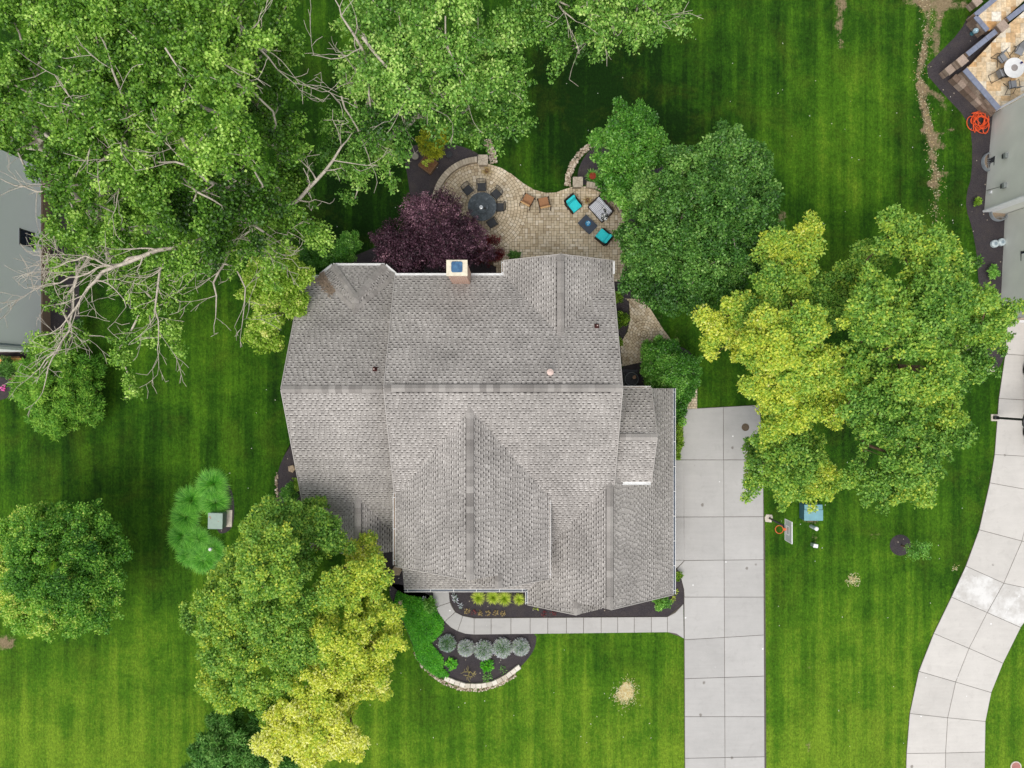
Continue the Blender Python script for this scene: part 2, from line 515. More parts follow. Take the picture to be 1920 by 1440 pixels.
def make_tree(name, lab, base, lobes, mat_l, mat_b, sub=.6, dens=190, leaf=(.11, .075), flat=.55, fill=.45, r_tip=.012,
              cat='tree', group=None, up=.55, rnd=.55, tint_s=.17, loz=.8, trunk_top=None, seed=1, tint0=.5, subdens=1.0,
              surf=.55, hue=None, sprig=.45, leafvar=.15, expo=.5, sag=0.0, elong=1.0):
    """lobes: (px, py, radius in px, height of lobe centre). Crown = leaf clumps spread through each lobe's volume on a branching frame."""
    rg = np.random.default_rng(seed)
    subs = []; sr = []; lobe_of = []; outs = []
    for li, lb in enumerate(lobes):
        px, py, rp, z = lb[:4]
        c = np.array(P(px, py, z)); r = rp * (H - z) / F
        s = min(sub, r * .75)
        k = max(3, int(subdens * 5.0 * (r / s) ** 2 * .62))
        d = rg.normal(size=(k, 3)); d[:, 2] = np.abs(d[:, 2]) * .9 - .25 * rg.random(k)
        d = unit(d)
        rad = (surf + (1 - surf) * rg.random(k) ** .6)[:, None]
        q = c + d * rad * np.array([r, r, r * loz])
        q[:, 2] = np.maximum(q[:, 2], .25)
        subs.append(q); sr.append(s * (.45 + .8 * rg.random(k))); lobe_of += [li] * k; outs.append(d)
    subs = np.vstack(subs); sr = np.concatenate(sr); lobe_of = np.array(lobe_of); outs = np.vstack(outs)
    # sprigs that stand out of the outline
    ks = rg.random(len(subs)) < sprig
    e = subs[ks] + outs[ks] * (sr[ks] * (.75 + .7 * rg.random(ks.sum())))[:, None] * np.array([1, 1, .6])
    e[:, 2] = np.maximum(e[:, 2], .25)
    subs = np.vstack([subs, e]); sr = np.concatenate([sr, sr[ks] * (.38 + .3 * rg.random(ks.sum()))])
    lobe_of = np.concatenate([lobe_of, lobe_of[ks]]); outs = np.vstack([outs, outs[ks]])
    b = np.array([base[0], base[1], 0.0])
    tops = np.mean([list(P(*lb[:2], lb[3])) for lb in lobes], 0)
    tt = b + (tops - b) * np.array([.45, .45, .62])
    if trunk_top is not None: tt = np.array(trunk_top)
    trunk = [b + (tt - b) * u + np.array([.12 * math.sin(3 * u + seed), .1 * math.sin(4 * u + 2 * seed), 0]) * u for u in np.linspace(0, 1, 6)]
    P0, P1, R0, R1, td = skeleton(trunk, subs, r_tip=r_tip, expo=expo, rg=rg, rmax=.28, sag=sag)
    # leaves
    lp, la, ln, lt, lL = [], [], [], [], []
    lobe_t = rg.normal(size=len(lobes)) * tint_s * .6
    if hue is not None: lobe_t = np.array(hue)
    area = 2.2 * np.pi * sr ** 2
    nl = np.maximum(8, (area * dens * (.75 + .5 * rg.random(len(sr))))).astype(int)
    ids = np.repeat(np.arange(len(sr)), nl); n = len(ids)
    d = rg.normal(size=(n, 3)); d[:, 2] += .35; d = unit(d)
    rr = (fill + (1 - fill) * rg.random(n) ** .7) * sr[ids]
    ell = np.array([1, 1, flat])
    off = d * rr[:, None] * ell
    if elong != 1.0:
        t_ = td[ids]; off += t_ * (off * t_).sum(1, keepdims=True) * (elong - 1)
    pos = subs[ids] + off
    nrm = unit(d * .35 + np.array([0, 0, up]) + rg.normal(size=(n, 3)) * rnd * .6)
    ax = unit(d * .8 + rg.normal(size=(n, 3)) * .8 + outs[ids] * .3)
    ax = unit(ax - nrm * (ax * nrm).sum(1, keepdims=True))
    sub_t = rg.normal(size=len(sr)) * tint_s * .7
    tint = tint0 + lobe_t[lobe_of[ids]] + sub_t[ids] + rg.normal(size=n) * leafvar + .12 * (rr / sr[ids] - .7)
    Ls = leaf[0] * (.7 + .6 * rg.random(n)); Ws = leaf[1] * (.7 + .6 * rg.random(n))
    pos[:, 2] = np.maximum(pos[:, 2], .06)
    root = empty(name, (base[0], base[1], 0), label=lab, cat=cat, group=group)
    o0 = np.array([base[0], base[1], 0.0])
    link('trunk', frusta_mesh('trunk', P0 - o0, P1 - o0, R0, R1, mat_b), root)
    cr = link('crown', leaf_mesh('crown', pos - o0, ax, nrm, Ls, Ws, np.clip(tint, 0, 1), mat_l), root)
    cr['kind'] = 'stuff'
    return root, n

def ground_xy(px, py):
    return tuple(P(px, py, 0)[:2])


# ------------------------------------------------------------------ the lawn: one sheet reaching far out, fine where the picture looks
def seg_dist(X, Y, pts):
    D = np.full(X.shape, 1e9)
    for (ax, ay), (bx, by) in zip(pts[:-1], pts[1:]):
        dx, dy = bx - ax, by - ay
        u = np.clip(((X - ax) * dx + (Y - ay) * dy) / max(dx * dx + dy * dy, 1e-9), 0, 1)
        D = np.minimum(D, np.hypot(X - ax - u * dx, Y - ay - u * dy))
    return D

xs = np.concatenate([[-900, -400, -150, -70, -45], np.arange(-36, 36.01, .22), [45, 70, 150, 400, 900]])
ys = np.concatenate([[-900, -400, -150, -70, -40], np.arange(-27, 27.01, .22), [40, 70, 150, 400, 900]])
X, Y = np.meshgrid(xs, ys)
nx, ny = len(xs), len(ys)
lr = np.random.default_rng(3)
Z = np.zeros_like(X)
V = np.stack([X, Y, Z], -1).reshape(-1, 3)
ii, jj = np.meshgrid(np.arange(nx - 1), np.arange(ny - 1))
q = (jj * nx + ii).ravel()
lawn_me = np_mesh('lawn', V, np.stack([q, q + 1, q + nx + 1, q + nx], 1), M_LAWN)
PX = 960 + X * F / H; PY = 720 - Y * F / H
def blob(px, py, rx, ry=None, p=1.0):
    ry = ry or rx
    return np.exp(-(((PX - px) / rx) ** 2 + ((PY - py) / ry) ** 2) ** p)
dirt = np.zeros_like(X)
track = P2([(1726, -20), (1740, 30), (1733, 90), (1722, 140), (1730, 190), (1742, 240), (1750, 300), (1756, 350), (1756, 425)])
dirt += np.exp(-(seg_dist(X, Y, track) / .33) ** 2) * np.interp(PY, [-20, 60, 110, 150, 190, 230, 260, 300, 330, 380, 425], [.8, .72, .95, .7, 1.0, 1.05, .8, .92, .68, .64, .45])
for pl, w, s in (([(1775, -20), (1758, 50), (1755, 100)], .33, .8), ([(1727, 160), (1760, 180), (1772, 200)], .3, .75), ([(1750, 255), (1790, 240)], .16, .75),
                 ([(1742, 240), (1728, 245)], .22, .7), ([(1700, 0), (1810, 8)], .45, .75), ([(1752, 262), (1768, 275)], .3, .7)):
    dirt += np.exp(-(seg_dist(X, Y, P2(pl)) / w) ** 2) * s
for a in ((1578, 5, 13, 26, .95), (1573, 50, 11, 22, .8), (1576, 85, 8, 12, .85), (1742, 345, 13, 9, .85), (1772, 328, 14, 10, .75), (1465, 405, 13, 18, .8), (1600, 1085, 10, 9, .9), (1640, 1005, 14, 8, .75),
          (1688, 1022, 24, 24, .8), (8, 1205, 26, 16, 1.1), (1527, 1008, 9, 16, .65), (1520, 975, 22, 9, .8), (1512, 1075, 9, 7, .5), (1518, 1250, 12, 9, .55), (1515, 1395, 9, 20, .6),
          (1790, 450, 18, 8, .6), (560, 830, 12, 30, .35), (1700, 330, 10, 8, .5), (1585, 330, 6, 30, .35), (960, 1270, 8, 6, .3), (1855, 925, 10, 8, .5), (1000, 345, 16, 8, .55),
          (1430, 955, 8, 10, .5), (1270, 640, 10, 30, .65), (1240, 600, 8, 24, .6), (765, 395, 7, 30, .6), (590, 480, 30, 20, .4)):
    dirt += blob(*a[:4]) * a[4]
straw = blob(1170, 1300, 19, 22, 1.2) * .95 + blob(1176, 1282, 12, 10) * .4 + blob(1186, 1302, 9, 12) * .4 + blob(1599, 1087, 11, 11) * .7 + blob(1790, 1066, 6, 4) * .8 + blob(1526, 998, 8, 14) * .6
warm = .35 + .68 * np.clip((PY - 900) / 520, 0, 1) + blob(250, 1250, 260, 200) * .02 + blob(1600, 230, 120, 230) * .35 + blob(1280, 150, 160, 200) * -.1
warm += blob(1120, 180, 160, 180) * -.55 + blob(1640, 700, 200, 200) * -.2 + blob(420, 700, 60, 180) * .25 + blob(700, 420, 200, 200) * -.4
warm += blob(1560, 1250, 90, 250) * .15
for nm, arr in (('dirt', dirt), ('straw', straw), ('warm', warm)):
    a = lawn_me.attributes.new(nm, 'FLOAT', 'POINT'); a.data.foreach_set('value', arr.ravel().astype(np.float32))
link('lawn', lawn_me, kind='structure')

# ------------------------------------------------------------------ mulch beds (low mounds with a rough surface)
def in_poly(px, py, poly):
    c = False; n = len(poly); j = n - 1
    for i in range(n):
        xi, yi = poly[i]; xj, yj = poly[j]
        if (yi > py) != (yj > py) and px < (xj - xi) * (py - yi) / (yj - yi) + xi: c = not c
        j = i
    return c

def smooth_poly(pts, it=2):
    for _ in range(it):
        o = []
        for a, b in zip(pts, pts[1:] + pts[:1]):
            o.append((a[0] * .75 + b[0] * .25, a[1] * .75 + b[1] * .25)); o.append((a[0] * .25 + b[0] * .75, a[1] * .25 + b[1] * .75))
        pts = o
    return pts

def bed(name, pts_px, h=.045, mat=M_MULCH, sm=2, z0=.0):
    """mounded sheet: rings drawn inwards from the outline"""
    pts = P2(pts_px)
    if sm: pts = smooth_poly(pts, sm)
    import bmesh
    bm = bmesh.new()
    vs = [bm.verts.new((x, y, z0 + .012)) for x, y in pts]
    f = bm.faces.new(vs)
    bmesh.ops.triangulate(bm, faces=[f], quad_method='BEAUTY', ngon_method='EAR_CLIP')
    r = bmesh.ops.inset_region(bm, faces=bm.faces[:], thickness=.10, use_even_offset=True)
    edge = set(v for v in bm.verts if v.is_boundary)
    for v in bm.verts:
        v.co.z = z0 + (.012 if v in edge else h)
    for _ in range(3):
        es = [e for e in bm.edges if e.calc_length() > .5]
        if not es: break
        bmesh.ops.subdivide_edges(bm, edges=es, cuts=1)
        bmesh.ops.triangulate(bm, faces=bm.faces[:])
    for v in bm.verts:
        if not v.is_boundary and v.co.z > z0 + .03: v.co.z += random.uniform(-.014, .008)
    for fc in bm.faces:
        if fc.normal.z < 0: fc.normal_flip()
    me = bpy.data.meshes.new(name); bm.to_mesh(me); bm.free()
    for p in me.polygons: p.use_smooth = True
    return link(name, me, mat=mat, kind='structure')

bed('mulch_bed', [(772, 270), (850, 268), (905, 290), (890, 305), (850, 318), (822, 345), (812, 390), (815, 440), (850, 475), (945, 480), (950, 530), (700, 530), (620, 520), (640, 490), (700, 465), (760, 440), (772, 400), (766, 340), (756, 290)])
bed('mulch_bed', [(1082, 320), (1100, 285), (1130, 268), (1180, 260), (1230, 270), (1250, 330), (1240, 400), (1180, 440), (1166, 400), (1145, 365), (1115, 350), (1085, 345)])
bed('mulch_bed', [(1130, 480), (1190, 470), (1200, 560), (1178, 575), (1180, 600), (1176, 622), (1162, 645), (1166, 690), (1120, 700)])
bed('mulch_bed', [(1165, 686), (1195, 655), (1250, 640), (1300, 660), (1302, 690), (1280, 700), (1278, 770), (1279, 830), (1268, 862), (1235, 860), (1200, 740), (1160, 735)])
bed('mulch_bed', [(562, 790), (548, 830), (528, 862), (517, 900), (520, 945), (560, 975), (640, 985), (660, 900), (640, 790)])
bed('mulch_bed', [(620, 985), (700, 1000), (770, 1020), (1100, 1040), (1180, 1060), (1268, 1058), (1284, 1080), (1290, 1108), (1290, 1136), (1260, 1162), (1190, 1164), (1020, 1166), (900, 1168), (862, 1158), (842, 1138), (836, 1112), (816, 1112), (820, 1130), (770, 1125), (735, 1100), (700, 1060), (640, 1040)])
bed('mulch_bed', [(735, 1090), (795, 1110), (822, 1126), (840, 1158), (868, 1177), (915, 1182), (1006, 1182), (1005, 1212), (990, 1236), (968, 1258), (935, 1276), (900, 1286), (865, 1285), (828, 1272), (795, 1250), (775, 1215), (762, 1180), (742, 1140), (728, 1110)])
bed('mulch_bed', [(1820, 20), (1855, 60), (1880, 120), (1890, 215), (1880, 330), (1885, 400), (1915, 420), (1915, 580), (1880, 592), (1845, 570), (1834, 530), (1832, 480), (1822, 425), (1811, 392), (1812, 362), (1822, 330), (1823, 258), (1812, 222), (1770, 178), (1730, 131), (1760, 100), (1800, 60)], sm=1)
bed('mulch_bed', [(1790, 640), (1790, 668), (1800, 685), (1822, 694), (1850, 696), (1876, 690), (1884, 660), (1888, 600), (1850, 600), (1800, 610)])
bed('mulch_bed', [(95, 300), (140, 330), (150, 480), (148, 560), (152, 640), (130, 680), (100, 690), (70, 700), (40, 735), (0, 752), (-60, 760), (-60, 640), (40, 650), (80, 640)])
bed('mulch_bed', [(418, 895), (434, 915), (440, 945), (438, 985), (425, 1000), (405, 1000), (400, 930)])
bed('mulch_ring', [(1688 + 20 * math.cos(a), 1022 + 20 * math.sin(a)) for a in np.linspace(0, 2 * math.pi, 18, endpoint=False)], h=.06)

# ------------------------------------------------------------------ concrete driveways and front walk, slab by slab
def slab_set(name, polys, mat, base_poly, z=.06, gap=.022, other=()):
    root = empty(name, (0, 0, 0), kind='structure')
    b = MB(); b.prism(P2(base_poly), -.05, z - .02); b.build('joint_bed', M_JOINT, root)
    for si, pl in enumerate(polys):
        pts = P2(pl)
        n = len(pts); cx = sum(p[0] for p in pts) / n; cy = sum(p[1] for p in pts) / n
        ins = []
        for p in pts:
            d = Vector((p[0] - cx, p[1] - cy)); L = d.length
            d *= (L - gap * .8) / L
            ins.append((d.x, d.y))
        m = MB(); m.prism(ins, -.06, 0, inset=.012)
        o = m.build('slab', M_CONC3 if si in other else mat, root, label='whitened slab with dark specks' if si in other else None); o.location = (cx, cy, z + random.uniform(-.003, .003))
    return root

yj = [(763, 762), (862, 862), (969, 968.5), (1050.5, 1049), (1119, 1119), (1199, 1190), (1272, 1267), (1343, 1343), (1421, 1418), (1500, 1498), (1580, 1580)]
sl = []
def xl(y): return 1281 + (y - 766) * .0045
def xm(y): return 1356 + (y - 766) * .0045
def xr(y): return 1430 + (y - 766) * .0048
for (a0, a1), (b0, b1) in zip(yj[:-1], yj[1:]):
    am, bm_ = (a0 + a1) / 2, (b0 + b1) / 2
    if a0 == 763:
        sl.append([(1280, 767), (1356, 763), (1356, bm_), (1283, b0), (1262, 862), (1272, 854), (1278, 840), (1280, 820)])
        sl.append([(1356, 763), (1424, 759), (xr(b1), b1), (1356, bm_)])
        continue
    if a0 > 1050 and a0 < 1060:
        sl.append([(1283, a0), (xm(am), am), (xm(bm_), bm_), (1283, b0), (1282, 1105), (1277, 1085), (1269, 1066)])
    else:
        sl.append([(xl(a0), a0), (xm(am), am), (xm(bm_), bm_), (xl(b0), b0)])
    sl.append([(xm(am), am), (xr(a1), a1), (xr(b1), b1), (xm(bm_), bm_)])
sl.append([(1258, 862), (1282, 862), (1282, 969), (1258, 969)])
sl.append([(1258, 969), (1282, 969), (1283, 1050), (1258, 1050)])
sl.append([(1258, 1050), (1283, 1050), (1269, 1065), (1258, 1058)])
slab_set('driveway', sl, M_CONC, [(1258, 866), (1278, 850), (1280, 767), (1424, 759), (1434, 1000), (1437, 1580), (1284, 1580), (1282, 1105), (1277, 1085), (1258, 1062)])

wx = [889, 921, 958, 994, 1027, 1062, 1094, 1127, 1158, 1189, 1221, 1251]
walk = [[(a, 1157.5), (b, 1157), (b, 1187 + .1), (a, 1188)] for a, b in zip(wx[:-1], wx[1:])]
walk = [[(a, 1158.5 - (a - 889) * .007), (b, 1158.5 - (b - 889) * .007), (b, 1189.5 - (b - 889) * .012), (a, 1189.5 - (a - 889) * .012)] for a, b in zip(wx[:-1], wx[1:])]
walk.append([(1251, 1156), (1266, 1148), (1281, 1132), (1282, 1197), (1268, 1188), (1251, 1185)])
walk += [[(811, 1100), (842, 1100), (842, 1110), (844, 1129), (817, 1138), (812, 1120)],
         [(817, 1138), (844, 1129), (848, 1138), (854, 1147), (834, 1165), (825, 1153)],
         [(834, 1165), (854, 1147), (868, 1154), (858, 1183), (845, 1176)],
         [(858, 1183), (868, 1154), (889, 1158.5), (889, 1189.5), (872, 1188)]]
slab_set('front_walk', walk, M_CONC, [(811, 1100), (842, 1100), (843, 1125), (854, 1147), (868, 1154), (889, 1158), (1251, 1156), (1281, 1133), (1282, 1196), (1251, 1185), (889, 1189), (858, 1183), (834, 1165), (817, 1138), (812, 1120)])

Ls = [(1888, 600), (1884, 664), (1872, 747), (1864, 852), (1855, 905), (1835, 993), (1810, 1061), (1783, 1119), (1750, 1187), (1722, 1258), (1705, 1337), (1699, 1412), (1697, 1490)]
Rs = [(2060, 600), (2050, 674), (2044, 757), (2036, 862), (2020, 935), (1995, 1035), (1960, 1110), (1913, 1176), (1880, 1243), (1858, 1298), (1847, 1352), (1846, 1409), (1845, 1486)]
Ms = [((a[0] + b[0]) / 2, (a[1] + b[1]) / 2) for a, b in zip(Ls, Rs)]
Ms[7] = (1850, 1148); Ms[6] = (1881, 1093); Ms[8] = (1816, 1215); Ms[9] = (1791, 1278); Ms[10] = (1776, 1345); Ms[11] = (1772, 1411)
ss = []
for i in range(len(Ls) - 1):
    ss.append([Ls[i], Ms[i], Ms[i + 1], Ls[i + 1]]); ss.append([Ms[i], Rs[i], Rs[i + 1], Ms[i + 1]])
slab_set('driveway', ss, M_CONC2, Ls + Rs[::-1], other=(12, 13))

# ------------------------------------------------------------------ pavers
def clip_half(poly, p0, nrm):
    out = []
    for a, b in zip(poly, poly[1:] + poly[:1]):
        da = (a[0] - p0[0]) * nrm[0] + (a[1] - p0[1]) * nrm[1]; db = (b[0] - p0[0]) * nrm[0] + (b[1] - p0[1]) * nrm[1]
        if da >= 0: out.append(a)
        if (da > 0 > db) or (da < 0 < db):
            u = da / (da - db); out.append((a[0] + (b[0] - a[0]) * u, a[1] + (b[1] - a[1]) * u))
    return out

def clip_outline(poly, outline):
    """cut a small convex piece by the nearest edge lines of the outline"""
    cx = sum(p[0] for p in poly) / len(poly); cy = sum(p[1] for p in poly) / len(poly)
    if all(in_poly(p[0], p[1], outline) for p in poly): return poly
    if not any(in_poly(p[0], p[1], outline) for p in poly): return []
    area = sum(p[0] * q_[1] - q_[0] * p[1] for p, q_ in zip(outline, outline[1:] + outline[:1]))
    best = []
    for a, b in zip(outline, outline[1:] + outline[:1]):
        dx, dy = b[0] - a[0], b[1] - a[1]; L2 = dx * dx + dy * dy
        if L2 < 1e-9: continue
        u = max(0, min(1, ((cx - a[0]) * dx + (cy - a[1]) * dy) / L2))
        best.append((math.hypot(cx - a[0] - u * dx, cy - a[1] - u * dy), a, (dx, dy)))
    best.sort(key=lambda z: z[0])
    for _, a, (dx, dy) in best[:1]:
        nrm = (-dy, dx) if area > 0 else (dy, -dx)
        poly = clip_half(poly, a, nrm)
        if len(poly) < 3: return []
    return poly

def shrink(poly, g):
    n = len(poly); cx = sum(p[0] for p in poly) / n; cy = sum(p[1] for p in poly) / n
    out = []
    for p in poly:
        d = Vector((p[0] - cx, p[1] - cy)); L = d.length
        d *= max(.2, (L - g) / max(L, 1e-6)); out.append((cx + d.x, cy + d.y))
    return out

def poly_area(p):
    return abs(sum(a[0] * b[1] - b[0] * a[1] for a, b in zip(p, p[1:] + p[:1]))) / 2

def lay(root, polys, mat, name='paver', z=.05, gap=.016, n_single=300, inset=.008, depth=.05, tint=None):
    """the largest n_single pieces become objects, the rest one part of kind stuff"""
    pieces = []
    for k, p in enumerate(polys):
        if len(p) < 3 or poly_area(p) < .004: continue
        pieces.append((poly_area(p), p))
    pieces.sort(key=lambda a: -a[0])
    rest = MB()
    for k, (ar, p) in enumerate(pieces):
        t = min(1, max(0, random.gauss(.5, .22))); zz = z + random.uniform(-.004, .005)
        p = shrink(p, gap)
        if k < n_single:
            n = len(p); cx = sum(a[0] for a in p) / n; cy = sum(a[1] for a in p) / n
            m = MB(); m.prism([(a - cx, b - cy) for a, b in p], -depth, 0, inset, t)
            o = m.build(name, mat, root, tint=True); o.location = (cx, cy, zz)
        else:
            rest.prism(p, zz - depth, zz, inset, t)
    if rest.v:
        rest.build(name + '_remainder', mat, root, tint=True, kind='stuff')

# rear patio
patio = empty('patio', (0, 0, 0), kind='structure')
outline = P2([(808, 420), (812, 388), (820, 358), (838, 330), (862, 312), (888, 305), (915, 307), (940, 315), (960, 327), (980, 343), (1002, 356), (1024, 362), (1042, 361), (1058, 355), (1078, 349), (1103, 350), (1126, 356), (1146, 370), (1166, 398), (1176, 440), (1172, 528), (930, 528), (930, 500), (890, 485), (850, 470), (815, 445)])
b = MB(); b.prism(outline, -.06, .022); b.build('joint_sand', M_SAND, patio)
pc = ground_xy(900, 387); RC = 3.02
polys = []
r = .10; ringw = .205
polys.append([(pc[0] + .1 * math.cos(a), pc[1] + .1 * math.sin(a)) for a in np.linspace(0, 2 * math.pi, 8, endpoint=False)])
while r < RC - .05:
    r2 = r + ringw; n = max(6, int(round(2 * math.pi * (r + ringw / 2) / .215))); off = random.random()
    for k in range(n):
        a0, a1 = (k + off) * 2 * math.pi / n, (k + 1 + off) * 2 * math.pi / n
        pl = [(pc[0] + rr * math.cos(a), pc[1] + rr * math.sin(a)) for rr, a in ((r, a0), (r2, a0), (r2, a1), (r, a1))]
        polys.append(clip_outline(pl, outline))
    r = r2
RC = r
# the straight field: squares and half-turned rectangles
u0, v0 = ground_xy(925, 532)
mod = .165
cells = {}
def fits(i, j, w, h): return all((i + a, j + b_) not in cells for a in range(w) for b_ in range(h))
for j in range(46):
    for i in range(60):
        if (i, j) in cells: continue
        ch = random.choice([(2, 1), (1, 2), (1, 1), (2, 1)])
        for w, h in (ch, (1, 1)):
            if fits(i, j, w, h):
                for a in range(w):
                    for b_ in range(h): cells[(i + a, j + b_)] = 1
                x0, y0 = u0 + i * mod, v0 + j * mod
                pl = [(x0, y0), (x0 + w * mod, y0), (x0 + w * mod, y0 + h * mod), (x0, y0 + h * mod)]
                cx, cy = x0 + w * mod / 2 - pc[0], y0 + h * mod / 2 - pc[1]
                d = math.hypot(cx, cy)
                if d < RC - .25: break
                if d < RC + .3: pl = clip_half(pl, (pc[0] + cx / d * (RC + .0), pc[1] + cy / d * RC), (cx / d, cy / d))
                if len(pl) >= 3: polys.append(clip_outline(pl, outline))
                break
lay(patio, [p for p in polys if p], M_PAVER, gap=.014)

# side path: a small paver circle in diagonal courses, then a short run to the driveway
sp = empty('side_path', (0, 0, 0), kind='structure')
so = P2([(1178, 560), (1205, 560), (1218, 577), (1240, 612), (1262, 642), (1290, 690), (1307, 720), (1307, 766), (1280, 767), (1279, 720), (1250, 690), (1200, 680), (1167, 687), (1162, 645), (1176, 622), (1181, 600), (1180, 575)])
b = MB(); b.prism(so, -.06, .022); b.build('joint_sand', M_SAND, sp)
c2 = ground_xy(1207, 627); polys = []
r = .08
polys.append([(c2[0] + .08 * math.cos(a), c2[1] + .08 * math.sin(a)) for a in np.linspace(0, 2 * math.pi, 8, endpoint=False)])
while r < .86:
    r2 = r + .16; n = max(6, int(round(2 * math.pi * (r + .08) / .19)))
    for k in range(n):
        a0, a1 = k * 2 * math.pi / n, (k + 1) * 2 * math.pi / n
        polys.append(clip_outline([(c2[0] + rr * math.cos(a), c2[1] + rr * math.sin(a)) for rr, a in ((r, a0), (r2, a0), (r2, a1), (r, a1))], so))
    r = r2
ang = math.radians(-52); ca, sa = math.cos(ang), math.sin(ang)
for j in range(-26, 27):
    for i in range(-14, 15):
        x0, y0 = (i + (j % 2) * .5) * .30, j * .165
        loc = [(x0, y0), (x0 + .30, y0), (x0 + .30, y0 + .165), (x0, y0 + .165)]
        pl = [(c2[0] + a * ca - b_ * sa, c2[1] + a * sa + b_ * ca) for a, b_ in loc]
        if ground_xy(0, 695)[1] > sum(p[1] for p in pl) / 4: continue
        cx = sum(p[0] for p in pl) / 4 - c2[0]; cy = sum(p[1] for p in pl) / 4 - c2[1]; d = math.hypot(cx, cy)
        if d < r - .3: continue
        if d < r + .3: pl = clip_half(pl, (c2[0] + cx / d * r, c2[1] + cy / d * r), (cx / d, cy / d))
        if len(pl) >= 3: polys.append(clip_outline(pl, so))
x0, y0 = ground_xy(1279, 767)
for j in range(16):
    for i in range(6):
        a = x0 + (i - (j % 2) * .5) * .2; b_ = y0 + j * .165
        pl = [(a, b_), (a + .2, b_), (a + .2, b_ + .165), (a, b_ + .165)]
        if b_ > ground_xy(0, 695)[1]: continue
        polys.append(clip_outline(pl, so))
lay(sp, [p for p in polys if p], M_PAVER, gap=.013, n_single=300)

# seat walls of the patio: curved courses of wedge blocks, and two square pillars with capped tops
def arc_wall(name, lab, c, ra, rb, a0, a1, n, h):
    root = empty(name, (c[0] + (ra + rb) / 2 * math.cos(a0), c[1] + (ra + rb) / 2 * math.sin(a0), 0), label=lab, cat='garden wall', group='patio seat walls')
    o = root.location
    ring = lambda r0, r1, t0, t1: [(c[0] + rr * math.cos(t) - o.x, c[1] + rr * math.sin(t) - o.y) for rr, t in ((r0, t0), (r1, t0), (r1, t1), (r0, t1))]
    core = MB()
    for k in range(n * 2):
        core.prism(ring(ra + .04, rb - .04, a0 + (a1 - a0) * k / (2 * n), a0 + (a1 - a0) * (k + 1) / (2 * n)), 0, h - .07, t=.15 + .1 * random.random())
    core.build('core', M_BLOCK, root, tint=True)
    for lay_, (z0, z1) in enumerate(((0.0, h - .08), (h - .078, h))):
        for k in range(n):
            t0, t1 = a0 + (a1 - a0) * (k + .04) / n, a0 + (a1 - a0) * (k + .96) / n
            m = MB()
            if lay_ == 0: m.prism(ring(ra + .03, rb - .03, t0, t1), z0, z1, 0, random.uniform(.1, .6))
            else: m.prism(ring(ra, rb, t0, t1), z0, z1, .012, random.uniform(.35, 1))
            m.build('wall_block' if lay_ == 0 else 'cap_block', M_BLOCK, root, tint=True)
    return root
arc_wall('seat_wall', 'long curved tan stone seat wall around the dining table end of the patio', pc, 2.62, 2.97, math.radians(93), math.radians(196), 27, .5)
wc = ground_xy(1093, 425)
arc_wall('seat_wall', 'short curved stone seat wall behind the striped loveseat', wc, 2.35, 2.70, math.radians(22), math.radians(86), 15, .5)

def pillar(px, py, lab):
    c = P(px, py, .75)
    root = empty('stone_pillar', (c.x, c.y, 0), label=lab, cat='pillar', group='square stone pillars at the patio edge')
    for k in range(4):
        for a, b_ in ((-.13, -.13), (.13, -.13), (-.13, .13), (.13, .13)):
            m = MB(); m.box((a, b_, .085 + k * .165), (.25, .25, .155), t=random.uniform(.0, .5)); m.build('wall_block', M_BLOCK, root, tint=True)
    m = MB(); m.box((0, 0, .69), (.54, .54, .05), t=.3); m.build('cap_base', M_BLOCK, root, tint=True)
    # cap of eight wedges round a small centre
    for k in range(8):
        a0, a1 = k * math.pi / 4 + .03, (k + 1) * math.pi / 4 - .03
        def edge(a):
            s = .31 / max(abs(math.cos(a)), abs(math.sin(a))); return (s * math.cos(a), s * math.sin(a))
        pts = [(.09 * math.cos(a0), .09 * math.sin(a0)), edge(a0), edge(a1), (.09 * math.cos(a1), .09 * math.sin(a1))]
        m = MB(); m.prism(pts, .715, .77, .008, random.uniform(.6, 1)); m.build('cap_wedge', M_BLOCK, root, tint=True)
    m = MB(); m.lathe((0, 0, .715), [(.07, 0), (.07, .058)], 10, .8); m.build('cap_centre', M_BLOCK, root, tint=True)
pillar(905.5, 299.5, 'square stone pillar at the top of the long curved wall beside the planter bed')
pillar(1083.5, 341, 'square stone pillar where the short curved wall meets the lawn edge')

def pebbles(name, path, w, n, smin, smax, lab=None):
    m = MB(); pts = [Vector((*ground_xy(*p), 0)) for p in path]
    for _ in range(n):
        k = random.randrange(len(pts) - 1); u = random.random()
        p = pts[k].lerp(pts[k + 1], u); d = (pts[k + 1] - pts[k]).normalized()
        p = p + Vector((-d.y, d.x, 0)) * random.uniform(-w, w)
        s = random.uniform(smin, smax); rz = random.random() * 6.3
        t = random.random()
        ring = [(p.x + s * random.uniform(.7, 1.1) * math.cos(a + rz) * 1.2, p.y + s * random.uniform(.7, 1.1) * math.sin(a + rz)) for a in np.linspace(0, 2 * math.pi, 6, endpoint=False)]
        m.prism(ring, .0, .03 + s * .8, s * .4, t)
    return m.build(name, M_PEBBLE, None, tint=True, kind='stuff')
pebbles('pebble_strip', [(912, 262), (922, 285), (926, 306)], .22, 220, .03, .075)
pebbles('pebble_strip', [(1064, 348), (1066, 330), (1074, 308), (1088, 288), (1105, 274), (1128, 266)], .17, 480, .03, .08)
pebbles('pebble_strip', [(778, 1222), (795, 1252), (826, 1276), (862, 1291), (900, 1293), (936, 1283), (968, 1264)], .12, 420, .03, .065)
pebbles('pebble_strip', [(520, 885), (518, 915), (521, 940)], .07, 40, .04, .07)

